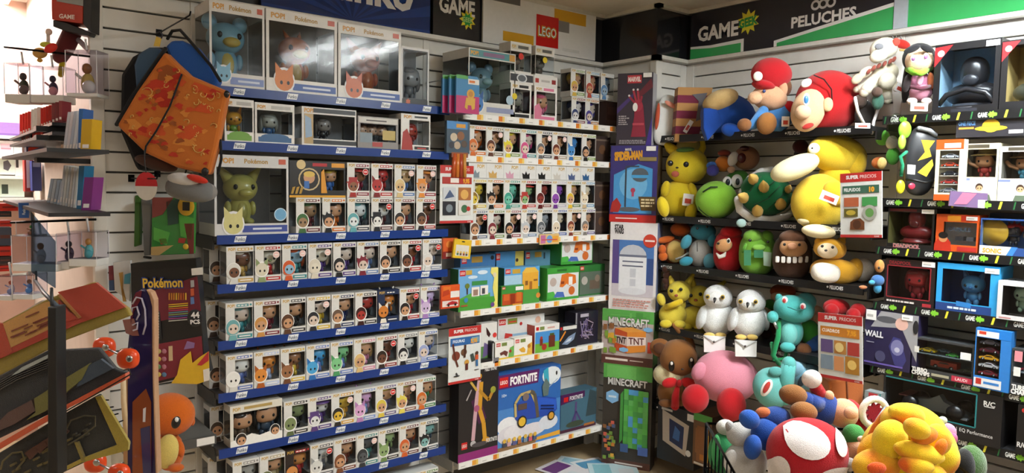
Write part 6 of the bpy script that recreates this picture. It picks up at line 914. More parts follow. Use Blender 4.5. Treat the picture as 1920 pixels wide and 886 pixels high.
# local axes: x along e2 (width), -y along e1 (towards the aisle)
wr = lambda pts, r, nm, c='#151517': (lambda b: b.tube(pts, r, c, 'metal', 6).obj(nm, T))(B())
for zz, nm in ((bh, 'rim'), (.02, 'base_frame')): wr([(0, 0, zz), (bw, 0, zz), (bw, -bl, zz), (0, -bl, zz), (0, 0, zz)], .005, nm)
for x, y in ((0, 0), (bw, 0), (bw, -bl), (0, -bl)): wr([(x, y, 0), (x, y, bh)], .006, 'corner_post')
for i in range(1, 11): x = bw*i/11; wr([(x, -bl, .02), (x, -bl, bh)], .0022, 'wire'); wr([(x, 0, .02), (x, 0, bh)], .0022, 'wire')
for i in range(1, 9): y = -bl*i/9; wr([(0, y, .02), (0, y, bh)], .0022, 'wire'); wr([(bw, y, .02), (bw, y, bh)], .0022, 'wire')
for i in range(1, 6): zz = bh*i/6; wr([(0, 0, zz), (bw, 0, zz), (bw, -bl, zz), (0, -bl, zz), (0, 0, zz)], .0025, 'wire')
b = B(); b.box(.004, bw-.004, -bl+.004, -.004, .57, .585, '#2a2a2c', 'paint'); b.obj('false_floor', T)
GBIN = 'soft toys heaped in the wire bin'
crop(1210, 500, .4356)
o = Pix('soft_toy', 'green striped soft toy low in the wire bin beside the wire', 'soft toy', 310, 886, D=2.4, group=GBIN); o.E('body', 330, 800, 60, 90, '#2f8a54', 0, 50); o.E('head', 345, 690, 40, 34, '#d0d0ca', 0, 34); o.E('stripe', 305, 790, 20, 70, '#4fb06c', -.06, 14)
o = Pix('soft_toy', 'grey and white soft toy slumped against the wire of the bin', 'soft toy', 430, 940, D=2.32, group=GBIN)
o.E('body', 430, 840, 92, 90, '#c6c6c4', 0, 70, 10); o.E('head', 405, 720, 56, 52, '#b8b6b2', 0, 46, 0); o.E('paw', 365, 830, 26, 46, '#d6d6d4', -.08, 24, 15); o.E('ear', 365, 690, 20, 28, '#a8a6a2', 0, 16, -20)
o = Pix('soft_toy', 'royal blue soft toy with rounded limbs on top of the bin', 'soft toy', 510, 840, D=2.27, group=GBIN)
o.E('body', 520, 720, 66, 70, '#1f4fa4', 0, 50, 0); o.E('limb', 448, 655, 46, 40, '#2257b0', -.04, 36, 30); o.E('limb', 462, 775, 38, 54, '#1f52aa', -.06, 34, 5); o.E('head', 555, 650, 68, 50, '#1a3f86', .02, 50, -10); o.E('muzzle', 505, 625, 32, 22, '#c2693c', -.03, 22, -10)
o = Pix('soft_toy', 'capped doll in blue overalls lying on its back in the bin', 'soft toy', 760, 720, D=2.36, group='capped dolls')
o.E('torso', 760, 612, 70, 78, '#23418c', 0, 60, 20); h = o.E('head', 850, 628, 66, 62, '#d9a580', -.01, 58, 15); o.E('nose', 885, 628, 30, 28, '#e0b08c', -.08, 26, 0, 'plush', 1, h); c = o.E('cap', 900, 650, 42, 84, '#b01c22', .03, 66, -18, 'plush', 1, h); o.E('shoe', 636, 550, 60, 44, '#8a5a2c', -.06, 44, 8); o.E('shoe', 682, 622, 58, 42, '#8f5e2e', -.1, 42, 8); o.T_('leg', [(740, 590, -.02), (690, 575, -.05)], 38, '#23418c'); o.T_('arm', [(760, 560, 0), (735, 520, -.02)], 28, '#a8181f'); o.E('glove', 716, 482, 42, 40, '#e6e4e0', -.03, 34, 0); o.E('ear', 790, 555, 22, 24, '#d9a580', -.02, 16)
o = Pix('toadstool_cushion', 'red toadstool cushion with large white spots on the bin', 'cushion', 695, 940, D=2.16, group=GBIN)
cp = o.E('cap', 695, 800, 168, 148, '#b31824', 0, 140, 0, 'plush', .95, None, 36, 24)
def spot(x, y, rx, ry):   # white patch hugging the cap
    k = o.k(); c0 = o.at(695, 800); b = B(); vs = []; fs = []; N = 20; M2 = 4
    def surf(px, py):
        p = o.at(px, py); u = (p.x-c0.x)/(168*k); v = (p.z-c0.z)/(148*k); e = 2/.95
        d = max(0, 1-(abs(u)**e+abs(v)**e)); return Vector((c0.x+(p.x-c0.x)*1.02, c0.y-140*k*d**(1/e)*1.02-.004, c0.z+(p.z-c0.z)*1.02))
    vs.append(surf(x, y))
    for j in range(1, M2+1):
        for i in range(N): a = 2*math.pi*i/N; vs.append(surf(x+rx*j/M2*math.cos(a), y+ry*j/M2*math.sin(a)))
    for i in range(N):
        l = (i+1) % N; fs.append((0, 1+i, 1+l))
        for j in range(M2-1): a0 = 1+j*N; fs.append((a0+i, a0+N+i, a0+N+l, a0+l))
    b.add(vs, fs, '#ebe4e2', 'plush', True); b.obj('spot', cp)
spot(660, 718, 84, 60); spot(555, 845, 30, 62); spot(765, 862, 88, 50); spot(800, 730, 32, 44)
o.E('stem', 700, 930, 110, 60, '#e6d8c4', .02, 100)
o = Pix('soft_toy', 'green and peach soft toy squeezed between doll and orange dragon', 'soft toy', 900, 860, D=2.3, group=GBIN); o.E('hat', 895, 720, 46, 44, '#3f8a44', 0, 40, -10); o.E('head', 905, 785, 44, 50, '#dba987', -.01, 40); o.E('hand', 880, 850, 26, 30, '#cfc9c4', -.05, 24); o.E('collar', 930, 740, 18, 14, '#e6d0c0', -.05, 10)
o = Pix('soft_toy', 'white ring-mouthed soft toy with red jagged mouth beside the orange dragon', 'soft toy', 985, 720, D=2.38, group=GBIN)
o.E('head', 992, 628, 60, 66, '#e0e0dc', .02, 50); b = B(); c0 = o.at(985, 625, -.05); k = o.k(-.05)
b.tube([Vector((c0.x+52*k*math.cos(a), c0.y, c0.z+58*k*math.sin(a))) for a in [2*math.pi*i/24 for i in range(25)]], 15*k, '#ecebe8', 'plush', 10); b.obj('lip', o.T)
b = B(); b.prism([(c0.x+(44 if i % 2 else 26)*k*math.cos(2*math.pi*i/18), c0.z+(49 if i % 2 else 30)*k*math.sin(2*math.pi*i/18)) for i in range(18)], c0.y-.006, c0.y+.004, '#96142c', 'plush'); b.obj('mouth', o.T)
crop(1580, 660, .2551)
o = Pix('soft_toy', 'yellow and orange tie-dyed dragon soft toy heaped on the bin', 'soft toy', 500, 950, D=2.12, group=GBIN)
Y1, O1, O2 = '#f0d020', '#efb824', '#ea8a1e'
o.E('body', 480, 740, 340, 300, Y1, .04, 260, -10, 'dye', 1, None, 32, 22); h = o.E('head', 520, 560, 240, 175, '#f0cc22', -.03, 190, 20, 'dye', 1, None, 30, 20); o.E('brow', 470, 455, 130, 80, '#f2d22a', -.07, 100, 10, 'dye', 1, h); o.E('snout', 545, 560, 95, 75, '#efc022', -.17, 90, 20, 'dye', 1, h); o.E('nostril_fold', 600, 610, 95, 62, O2, -.15, 70, -20, 'dye', 1, h); o.E('cheek', 690, 640, 100, 115, '#f0c828', -.1, 100, 0, 'dye', 1, h); o.E('jaw', 560, 735, 190, 75, '#f0c822', -.15, 100, 12, 'dye', 1, h)
o.E('coil', 345, 640, 115, 150, '#f0d024', -.1, 120, 20, 'dye'); o.E('coil', 245, 830, 170, 120, O1, -.1, 130, -10, 'dye'); o.E('coil', 540, 830, 130, 70, '#efc022', -.17, 80, 5, 'dye'); o.E('coil', 760, 780, 90, 120, '#f0d22c', -.04, 90, 10, 'dye'); o.E('coil', 720, 700, 40, 70, O2, -.16, 40, 20, 'dye'); o.E('coil', 210, 700, 80, 130, '#efc42a', -.02, 70, 35, 'dye'); o.T_('crest', [(335, 420, 0), (290, 480, 0), (240, 560, 0), (200, 640, .02)], [22, 28, 30, 26], '#d9761c'); o.T_('back_trim', [(320, 410, .03), (262, 490, .03), (205, 600, .04), (160, 700, .05)], 16, '#8fa8b8', 'plush'); o.E('patch', 250, 850, 70, 45, '#dd561c', -.21, 30, 0); o.E('coil', 640, 900, 120, 80, '#ecc62a', -.12, 90, 0, 'dye')
o = Pix('soft_toy', 'pink and mint soft toy behind the orange dragon', 'soft toy', 790, 690, D=2.3, group=GBIN); o.E('body', 770, 590, 62, 70, '#e08aa8', 0, 50); o.E('bud', 735, 500, 32, 30, '#d0dcc0', -.02, 26); o.E('foot', 815, 635, 28, 42, '#cf6a98', -.03, 26)
o = Pix('soft_toy', 'black-faced green furry round toy at the right of the bin', 'soft toy', 930, 940, D=2.22, group=GBIN); o.E('fur', 940, 830, 110, 150, '#3f6a2c', .03, 90, 0, 'fur'); o.E('face', 890, 840, 70, 135, '#26272a', -.04, 80, 0)
# ================================================================ slat wall at the left end: backpack and hanging goods
crop(190, 40, 250/583)
o = Pix('backpack', 'orange and red swirl backpack with blue lining hanging on slat wall', 'bag', 300, 660, D=2.92)
def slab(o, name, pts, col, dy, th, mt='fabric', bev=.01):
    P = [o.at(x, y, dy) for x, y in pts]; y0 = dy; b = B(); b.prism([(p.x, p.z) for p in P], y0, y0+th, col, mt); return b.obj(name, o.T, bevel=bev)
slab(o, 'black_back', [(130, 150), (200, 110), (300, 110), (300, 640), (150, 655), (75, 480), (80, 230)], '#17181c', .03, .12, bev=.02)
slab(o, 'blue_panel', [(275, 110), (305, 82), (350, 82), (410, 110), (470, 190), (510, 260), (480, 300), (400, 300), (330, 230)], '#2256a8', -.02, .06, bev=.012)
slab(o, 'lining', [(140, 190), (160, 140), (205, 112), (260, 118), (250, 170), (150, 300)], '#3f5a78', -.03, .03)
f = slab(o, 'orange_front', [(275, 130), (320, 175), (385, 235), (550, 305), (500, 560), (470, 672), (330, 640), (190, 575), (65, 455), (150, 310)], '#c8702c', -.055, .05, bev=.012)
rs = random.Random(5); b = B(); yl = f.data.vertices[0].co.y-.0012
def inside(x, y, P=((275, 150), (385, 245), (535, 312), (460, 655), (200, 570), (85, 450))):
    c = False
    for i in range(len(P)):
        (x1, y1), (x2, y2) = P[i], P[i-1]
        if (y1 > y) != (y2 > y) and x < (x2-x1)*(y-y1)/(y2-y1)+x1: c = not c
    return c
n = 0
while n < 110:
    x, y = rs.uniform(90, 530), rs.uniform(150, 650)
    if not inside(x, y): continue
    n += 1; big = n < 30; R = rs.uniform(20, 44) if big else rs.uniform(8, 18); a0 = rs.uniform(0, 6.28)
    if n % 3 == 0:   # curl line
        pts = [(x+R*.8*(1-t/9)*math.cos(a0+t*.6), y+R*.8*(1-t/9)*math.sin(a0+t*.6)) for t in range(8)]
        P = [o.at(px, py, -.055) for px, py in pts]; b.tube([(p.x, yl, p.z) for p in P], .0022, '#d9a85a', 'fabric', 4); continue
    pts = [(x+R*(1+.35*math.sin(3*t+a0))*math.cos(t)*1.1, y+R*(1+.3*math.cos(2*t+a0))*math.sin(t)*.75) for t in [2*math.pi*i/14 for i in range(14)]]
    pts = [p if inside(*p) else (x, y) for p in pts]
    P = [o.at(px, py, -.055) for px, py in pts]; lay = yl-.00003*n; b.add([(p.x, lay, p.z) for p in P], [tuple(range(14))], rs.choice(['#c23a24', '#b8301f', '#d0562a', '#9a5224', '#d98a3c']), 'fabric')
b.obj('swirl_print', f)
o.T_('zip', [(352, 230, -.06), (300, 370, -.066), (240, 480, -.066), (195, 545, -.062), (190, 580, -.06)], 4, '#1b1a1c', 'fabric'); o.T_('edge_piping', [(280, 120, -.04), (200, 235, -.045), (130, 340, -.045), (68, 450, -.045)], 9, '#17171a', 'fabric')
o.T_('strap', [(290, 75, 0), (310, 42, 0), (345, 38, -.01), (400, 100, -.02), (480, 195, -.03), (520, 260, -.03)], 7, '#141416', 'fabric'); o.T_('strap', [(520, 520, -.03), (525, 600, -.03), (510, 665, -.04)], 6, '#141416', 'fabric'); o.E('stud', 453, 657, 16, 18, '#141416', -.065, 8, 0, 'plastic'); o.E('stud', 548, 318, 12, 16, '#141416', -.065, 8, 0, 'plastic'); o.poly('tag', [(240, 65), (262, 75), (255, 110), (228, 108)], '#c9a82a', -.06, .002, 'print'); o.T_('hanger_ring', [(240, 52), (255, 46), (268, 56), (262, 75)], 3, '#55555a', 'metal')
o.E('bottom_pocket', 240, 620, 95, 30, '#4a2c20', .0, 40, 14, 'fabric')
P0 = atY(298, 62, YW); hook('black hook carrying the orange backpack', P0.x, 2.95, YW, P0.z)
o = Pix('round_tag', 'round red and white hang tag below the backpack', 'tag', 196, 780, D=2.86); b = B(); c0 = o.at(196, 720); k = o.k()
for i, (c, a0) in enumerate((('#c2262c', 0), ('#e4e2de', math.pi))): b.prism([(c0.x+48*k*math.cos(a0+math.pi*t/12), c0.z+62*k*math.sin(a0+math.pi*t/12)) for t in range(13)], c0.y, c0.y+.004, c, 'print')
b.obj('disc', o.T); o.T_('cord', [(188, 560, .0), (190, 620, 0), (196, 662, 0)], 2.2, '#3a3a3c', 'fabric')
o = Pix('pouch', 'grey shoe-shaped pouch with white and red top under the backpack', 'bag', 390, 780, D=2.84)
o.E('sole', 390, 735, 105, 52, '#6f7070', 0, 60, 8, 'fabric', .8); o.E('upper', 370, 695, 80, 32, '#c9c9c8', -.015, 50, 10, 'fabric'); o.E('red_panel', 420, 688, 48, 16, '#c8301f', -.05, 20, 16, 'fabric'); o.E('grey_tail', 465, 745, 40, 38, '#8a8784', .01, 40, 0, 'fabric')  # tail end of the pouch in plain mid grey
# hanging game sleeves
crop(180, 290, 0.3387)   # matches the 400-wide crop at (0,290) shifted
crop(0, 290, 400/1181)
o = Pix('game_sleeve', 'clear sleeve with leafy green playmat print hanging on slat wall', 'game', 950, 560, D=3.02, group='hanging sleeves on the slat wall')
s = slab(o, 'sleeve', [(842, 235), (1078, 240), (1072, 548), (836, 556)], '#3f8a3f', 0, .02, 'gloss', .003)
for pts, c in (([(842, 235), (960, 236), (900, 330), (842, 350)], '#8a4440'), ([(836, 510), (960, 500), (880, 556), (836, 556)], '#c9a86a'), ([(920, 260), (990, 240), (985, 380), (930, 390)], '#2c4a40'), ([(850, 400), (940, 430), (920, 500), (850, 470)], '#5cae4a'), ([(990, 330), (1070, 350), (1060, 470), (1000, 450)], '#55a844'), ([(880, 465), (920, 462), (925, 490), (890, 495)], '#b8442c'), ([(990, 460), (1030, 462), (1020, 490), (985, 486)], '#a83a2c'), ([(1020, 380), (1074, 380), (1072, 548), (1050, 548)], '#7c3430')): o.poly('print', pts, c, -.003, .002, 'print', s)
o.E('sticker', 1030, 285, 46, 52, '#d0a52a', -.012, 6, 0, 'plastic'); o.poly('sticker_mark', [(1010, 260), (1050, 262), (1048, 310), (1010, 308)], '#1f1c18', -.022, .002, 'print'); o.E('sticker', 1028, 508, 16, 16, '#d9b83a', -.01, 5, 0, 'plastic')
o = Pix('game_sleeve', 'grey binder edge hanging behind the leafy sleeve', 'game', 805, 560, D=3.06, group='hanging sleeves on the slat wall'); slab(o, 'spine', [(780, 245), (838, 240), (832, 555), (795, 558)], '#77797a', 0, .05, 'gloss', .004); o.T_('ring_bar', [(800, 565, -.01), (832, 570, -.01)], 7, '#17171a', 'plastic')
o = Pix('game_sleeve', 'thin green folder hanging behind the grey binder', 'game', 760, 510, D=3.1, group='hanging sleeves on the slat wall'); slab(o, 'folder', [(745, 225), (778, 222), (772, 500), (740, 510)], '#4a7a34', 0, .04, 'gloss', .004)
for px, py, lb in ((246, 334, 'thin black hook holding the round tag'), (295, 325, 'black hook holding the hanging sleeves')): P0 = atY(px, py, YW); hook(lb, P0.x, 2.98, YW, P0.z)
# art set
crop(180, 440, 220/696)
o = Pix('art_set', 'black art set box with red trays of crayons and yellow title', 'art set', 420, 750, D=2.93)
s = slab(o, 'box', [(205, 170), (592, 140), (640, 690), (668, 815), (350, 885), (215, 885)], '#1b1a1c', 0, .05, 'print', .003)
pr_ = lambda pts, c, d=-.003, nm='print': o.poly(nm, pts, c, d, .002, 'print', s)
pr_([(205, 170), (592, 140), (596, 185), (207, 212)], '#111113'); pr_([(345, 330), (600, 245), (622, 450), (350, 520)], '#6a2030'); pr_([(350, 650), (625, 600), (640, 800), (355, 870)], '#7a2434')
def ptext(o, s_, x, y, h, col, maxw, off=.03, rot=0, dy=-.008, parent=None, nm='lettering'):
    c = o.at(x, y, dy); k = o.k(dy); vs, fs, tw = glyphs(s_, off); sx = min(h*k, maxw*k/tw); ca, sa = math.cos(rot), math.sin(rot); b = B(); b.add([(c.x+(u*sx*ca-v*h*k*sa), c.y, c.z+(u*sx*sa+v*h*k*ca)) for u, v in vs], fs, col, 'print'); return b.obj(nm, parent or o.T)
ptext(o, 'Pokémon', 395, 283, 58, '#2a3f86', 245, .09, .04, -.008, s); ptext(o, 'Pokémon', 395, 283, 54, '#d9b03a', 235, .03, .04, -.011, s)
o.E('badge', 587, 493, 46, 52, '#2a2a2e', -.008, 4, 0, 'print', 1, s); ptext(o, '44', 588, 475, 34, '#eceaea', 60, .04, .08, -.02, s); ptext(o, 'PCS', 588, 515, 24, '#eceaea', 60, .04, .08, -.02, s)
rs = random.Random(2)
for i in range(9): pr_([(430, 412+i*12), (545, 402+i*12), (545, 408+i*12), (430, 418+i*12)], ['#d9a02a', '#c9b83a', '#c8642a', '#a83a5c', '#5c8a9a', '#7a9a5c', '#4a6aa0', '#9a4a8a', '#b8b8b0'][i], -.006, 'crayon')
for i in range(8): x = 430+14*i; pr_([(x, 345), (x+8, 344), (x+8, 385), (x, 386)], rs.choice(['#b8742c', '#c9a03a', '#a8542a']), -.006, 'crayon')
for i in range(3): pr_([(560, 270+i*50), (580, 268+i*50), (582, 308+i*50), (562, 312+i*50)], ['#a8a8ac', '#c25a3a', '#5a7ab0'][i], -.006, 'crayon')
for i in range(4):
    for j in range(2): o.E('paint_pan', 372+32*j, 690+i*46, 15, 15, rs.choice(['#6a8a5c', '#c9b05a', '#b0a46a', '#5a7a9a', '#a86a7a']), -.006, 4, 0, 'plastic', 1, s, 10, 6)
pr_([(430, 660), (452, 658), (454, 745), (432, 748)], '#c9b08a', -.006, 'brush'); pr_([(540, 630), (585, 640), (580, 670), (520, 680)], '#8a6a9a', -.006)
pr_([(342, 455), (378, 452), (390, 620), (345, 628)], '#2a2a2c', -.005)
for i in range(10): pr_([(350, 462+i*16), (372, 461+i*16), (372, 468+i*16), (350, 469+i*16)], '#c9c9c6', -.007, 'barcode')
m_ = slab(o, 'yellow_cutout', [(445, 880), (480, 830), (500, 740), (560, 690), (570, 760), (620, 720), (668, 690), (672, 860), (600, 885)], '#d9b02c', -.012, .004, 'print', .001); o.poly('print', [(600, 770), (668, 690), (668, 745), (625, 775)], '#b8303a', -.014, .002, 'print', m_); o.poly('print', [(635, 800), (672, 790), (672, 862), (640, 870)], '#e2ded8', -.014, .002, 'print', m_)
o.poly('price_label', [(565, 200), (632, 192), (634, 235), (568, 240)], '#e8e6e2', -.02, .002, 'print')
o = Pix('sketch_pad', 'white sketch pad with gold cartoon print behind the art set', 'book', 160, 400, D=2.98); slab(o, 'pad', [(100, 162), (205, 150), (200, 395), (110, 330)], '#c9c9c8', 0, .012, 'print', .002); o.poly('print', [(135, 225), (160, 220), (150, 330), (180, 395), (160, 395)], '#b8904a', -.003, .002, 'print'); o.poly('print', [(170, 235), (205, 225), (200, 290), (165, 290)], '#4a9ab8', -.003, .002, 'print')
o = Pix('sketch_pad', 'thin red and blue book edge beside the white sketch pad', 'book', 88, 330, D=3.0); slab(o, 'book', [(72, 185), (100, 182), (108, 330), (78, 330)], '#7c2f3c', 0, .03, 'print', .002); o.poly('print', [(76, 270), (106, 268), (108, 330), (78, 330)], '#34507c', -.003, .002, 'print')
# orange toy under the art set
crop(180, 640, 220/792)
o = Pix('soft_toy', 'large orange lizard-like soft toy with cream belly under the art set', 'soft toy', 500, 870, D=2.94)
h = o.E('head', 500, 490, 162, 145, '#cf6418', 0, 120, 0, 'plush', 1, None, 30, 20); w_ = o.E('eye', 540, 545, 30, 44, '#15151a', -.1, 18, 20, 'plastic', 1, h); o.E('eye_glint', 545, 525, 13, 17, '#e8ecec', -.115, 8, 0, 'plastic', 1, h); o.E('ear', 650, 535, 18, 32, '#c25c16', .02, 18); o.E('body', 495, 740, 95, 130, '#c9601a', .01, 85); o.E('belly', 480, 740, 75, 120, '#d6c06a', -.05, 50, 12); o.E('arm', 568, 720, 28, 60, '#c9601a', -.03, 26, -10); o.E('foot', 540, 850, 52, 26, '#c25c18', -.06, 46)
P0 = atY(340, 880, YW)
shelf('small grey shelf under the large orange soft toy on slat wall', 'L', .62, .93, .655, 3.06, .33, '#6a6a68', '#4a4a4a', lambda i: [('r', .5, .1, .95, .9, '#e0deda')], 2, None)
# skateboards
crop(0, 480, 300/1208)
def skateboard(D, top, bot, col, graphic, label, xs, wheel_y):
    o = Pix('skateboard', label, 'skateboard', bot[0], bot[1], D=D, group='skateboards on the rack'); return o
o = Pix('skateboard', 'skateboard with purple deck graphic and orange wheels standing on end', 'skateboard', 1080, 1640, D=2.05, group='skateboards on the rack')
dk = [(1000, 330), (1020, 270), (1060, 250), (1100, 255), (1135, 300), (1150, 360), (1155, 900), (1175, 1640), (960, 1640), (960, 700)]
d_ = slab(o, 'deck', dk, '#2c2450', 0, .012, 'gloss', .003)
e_ = slab(o, 'deck_edge', [(1100, 250), (1140, 270), (1165, 330), (1168, 600), (1165, 900), (1190, 1640), (1172, 1640), (1148, 900), (1145, 380), (1125, 300)], '#b08868', -.008, .026, 'card', .003)
o.poly('graphic', [(985, 420), (1000, 330), (1025, 275), (1070, 256), (1060, 330), (1010, 420), (985, 520)], '#6a2a3a', -.004, .002, 'gloss', d_); o.poly('graphic', [(925, 480), (1010, 470), (1050, 600), (1000, 600), (950, 580)], '#8a5a54', -.004, .002, 'gloss', d_); o.poly('graphic', [(1000, 1100), (1100, 1000), (1140, 1100), (1140, 1640), (1000, 1640)], '#8a4a2c', -.004, .002, 'gloss', d_); o.poly('graphic', [(1080, 1150), (1100, 1140), (1095, 1250), (1078, 1250)], '#d8d6da', -.006, .002, 'gloss', d_); o.poly('graphic', [(1060, 1300), (1130, 1280), (1140, 1640), (1080, 1640)], '#3c3c64', -.006, .002, 'gloss', d_)
for pts in ([(1000, 360), (1030, 310), (1070, 318), (1095, 400), (1100, 520), (1080, 590)], [(985, 450), (1000, 390), (1035, 380), (1050, 440), (1030, 480)], [(1000, 520), (1040, 500), (1035, 550), (1005, 560)]): o.T_('graphic_line', [(x, y, -.006) for x, y in pts], 7, '#b9b4c8', 'gloss', 0, d_)
def truck(o, cx, cy, sgn=1):
    t = o.T_('truck', [(cx+25, cy-75, -.02), (cx+10, cy-40, -.05), (cx, cy, -.075)], 14, '#a8aaae', 'metal'); o.T_('axle', [(cx-190, cy-90, .08), (cx, cy, -.08)], 9, '#8d9094', 'metal', 0, t)
    for x, y, dy in ((cx, cy, -.085), (cx-180, cy-85, .085)):
        w = o.E('wheel', x, y, 80, 76, '#d9481c', dy, 52, 0, 'plastic', .8); o.E('bearing', x+8, y+2, 26, 26, '#b0b0b0', dy-.055, 12, 0, 'metal', 1, w)
truck(o, 968, 772); truck(o, 900, 1640)
o = Pix('skateboard', 'bare maple skateboard deck standing behind the purple one', 'skateboard', 920, 1640, D=2.22, group='skateboards on the rack')
slab(o, 'deck', [(900, 700), (985, 690), (1050, 860), (1060, 1640), (930, 1640), (920, 900)], '#a8825a', 0, .012, 'card', .003); o.T_('edge', [(930, 860, -.004), (935, 1100, -.004), (955, 1350, -.004)], 20, '#d6bd94', 'card')
# ---------------------------------------------------------------- doormats on a black rack
o = Pix('display_rack', 'black metal display rack holding slanted doormats', 'rack', 430, 1640, D=1.62)
b = B(); P = [o.at(x, y) for x, y in ((398, 372), (462, 372), (472, 1640), (398, 1640))]; b.prism([(p.x, p.z) for p in P], -.018, .018, '#161618', 'paint'); pst = b.obj('post', o.T, bevel=.002)
o.T_('top_bar', [(265, 185, .5), (330, 275, .25), (430, 375, 0)], 16, '#3f4a56', 'paint', 0, None, 4); o.T_('end_clip', [(272, 110, .5), (276, 190, .5)], 9, '#26282c', 'paint'); o.T_('end_clip', [(388, 240, .02), (392, 372, 0)], 12, '#2a2c30', 'paint'); pn = o.poly('clear_divider', [(192/300*1208*0+415, -110), (415, 240), (235, 120), (235, -330)], '#9fb0c0', .15, .003, 'acrylic')
def mat_(pts, col, dy, label, edge, th=.016):
    o = Pix('doormat', label, 'doormat', pts[0][0], pts[0][1], D=1.7+dy, group='doormats slanted on the black rack'); s = slab(o, 'mat', pts, edge, .006, th, 'mat', .004)
    return o, s
o, s = mat_([(-60, 540), (360, 320), (700, 195), (960, 395), (985, 450), (480, 640), (-60, 930)], '#b84420', .1, 'orange-red doormat printed as a worn book cover, top of rack', '#a8902a')
o.poly('red_pile', [(435, 270), (725, 200), (945, 385), (600, 505), (-60, 800), (-60, 740), (430, 500), (460, 440), (598, 460)], '#c43c1c', -.001, .008, 'mat', s); o.poly('tan_pages', [(0, 520), (330, 350), (440, 330), (540, 470), (60, 700), (0, 660)], '#dca254', -.002, .008, 'mat', s); o.poly('red_pile', [(-60, 500), (20, 510), (90, 720), (60, 745), (-60, 790)], '#c8441e', -.003, .008, 'mat', s); o.poly('tan_line', [(430, 290), (450, 285), (612, 462), (590, 470)], '#c9843c', -.004, .008, 'mat', s); o.poly('red_pile', [(440, 330), (520, 420), (600, 470), (470, 500), (445, 420)], '#c43e1e', -.003, .008, 'mat', s)
rs = random.Random(9)
for i in range(16): x = rs.uniform(50, 330); y = 690-.5*x-rs.uniform(0, 150); l = rs.uniform(50, 130); o.poly('page_line', [(x, y), (x+l, y-l*.42), (x+l, y-l*.42+8), (x, y+10)], '#8f3c1c', -.005, .008, 'mat', s)
o, s = mat_([(-60, 560), (310, 330), (340, 345), (-60, 590)], '#d0c0b8', .16, 'pale doormat edge behind the orange doormat', '#cbbdb4')
crop(0, 660, 300/1176)
o, s = mat_([(-60, 200), (340, -10), (720, -30), (840, 120), (940, 150), (470, 400), (-60, 660)], '#1b1d22', .0, 'dark doormat with olive creature print and orange edge', '#16181d')
o.poly('olive_print', [(190, 500), (260, 440), (250, 340), (330, 290), (400, 240), (480, 190), (660, 80), (600, 200), (490, 290), (390, 400), (300, 450)], '#787424', -.003, .008, 'mat', s); o.poly('brown_print', [(-60, 560), (60, 440), (230, 350), (260, 430), (100, 530), (-60, 600)], '#5c382c', -.002, .008, 'mat', s); o.poly('blue_print', [(620, 110), (740, 50), (830, 120), (560, 260)], '#2c4054', -.002, .008, 'mat', s); o.poly('orange_edge', [(-60, 700), (400, 430), (920, 155), (920, 205), (480, 420), (400, 475), (-60, 745)], '#e2581e', -.012, .02, 'mat', s); o.T_('edge_cord', [(910, 130, -.02), (945, 120, -.02), (962, 160, -.02), (480, 435, -.02)], 5, '#0e0e10', 'plastic'); o.poly('white_strip', [(85, 170), (160, 110), (350, 18), (355, 40), (120, 160)], '#b4bcb8', -.006, .01, 'mat', s)
for i in range(5): o.poly('grey_line', [(-40, 290-i*16), (120, 200-i*16), (350, 110-i*16), (350, 115-i*16), (120, 206-i*16), (-40, 297-i*16)], '#4a4644', -.005, .008, 'mat', s)
o, s = mat_([(-60, 770), (420, 480), (720, 310), (800, 440), (945, 680), (920, 720), (640, 800), (460, 886), (300, 980), (-60, 1100)], '#17170f', .05, 'black doormat with ornate olive lettering ring at bottom of rack', '#16160f')
o.poly('olive_edge', [(700, 330), (740, 320), (945, 660), (940, 720), (600, 810), (420, 900), (420, 870), (600, 780), (860, 680)], '#b09a26', -.004, .008, 'mat', s); o.T_('olive_ring', [(480, 580, -.006), (520, 500, -.006), (620, 465, -.006), (700, 470, -.006), (700, 540, -.006), (600, 620, -.006), (500, 680, -.006)], 6, '#4a4216', 'mat'); o.T_('olive_ring', [(5, 860, -.006), (20, 800, -.006), (90, 740, -.006), (160, 730, -.006), (180, 790, -.006), (120, 860, -.006)], 7, '#6a5c1c', 'mat'); o.poly('olive_line', [(545, 660), (570, 660), (625, 795), (600, 800)], '#8f7c24', -.005, .008, 'mat', s)
for i in range(4): o.poly('rust_panel', [(180+70*i, 740-45*i), (250+70*i, 690-45*i), (290+70*i, 720-45*i), (220+70*i, 790-45*i)], '#5c2c16', -.004, .008, 'mat', s)
for i in range(12): x = 60+rs.uniform(0, 420); y = 900-.45*x+rs.uniform(-50, 60); o.poly('olive_glyph', [(x, y), (x+38, y-18), (x+44, y-4), (x+8, y+14)], '#6a5a1c', -.006, .008, 'mat', s)
for i in range(8): x = 520+rs.uniform(0, 140); y = 640-.5*(x-500)+rs.uniform(-50, 30); o.poly('olive_glyph', [(x, y), (x+26, y-12), (x+30, y), (x+5, y+10)], '#3a3414', -.006, .008, 'mat', s)
o = Pix('small_rack', 'thin black wire side frame behind the doormats', 'rack', 860, 520, D=1.95)
for i in range(4): o.T_('wire', [(760+35*i, 350+55*i), (800+35*i, 350+50*i)], 5, '#1b1b1d', 'metal')
o.T_('frame_wire', [(740, 320), (800, 400), (900, 560), (920, 640)], 4, '#2a2a2c', 'metal'); o.E('cap', 738, 325, 16, 24, '#c9c4a8', 0, 14, 0, 'plastic')
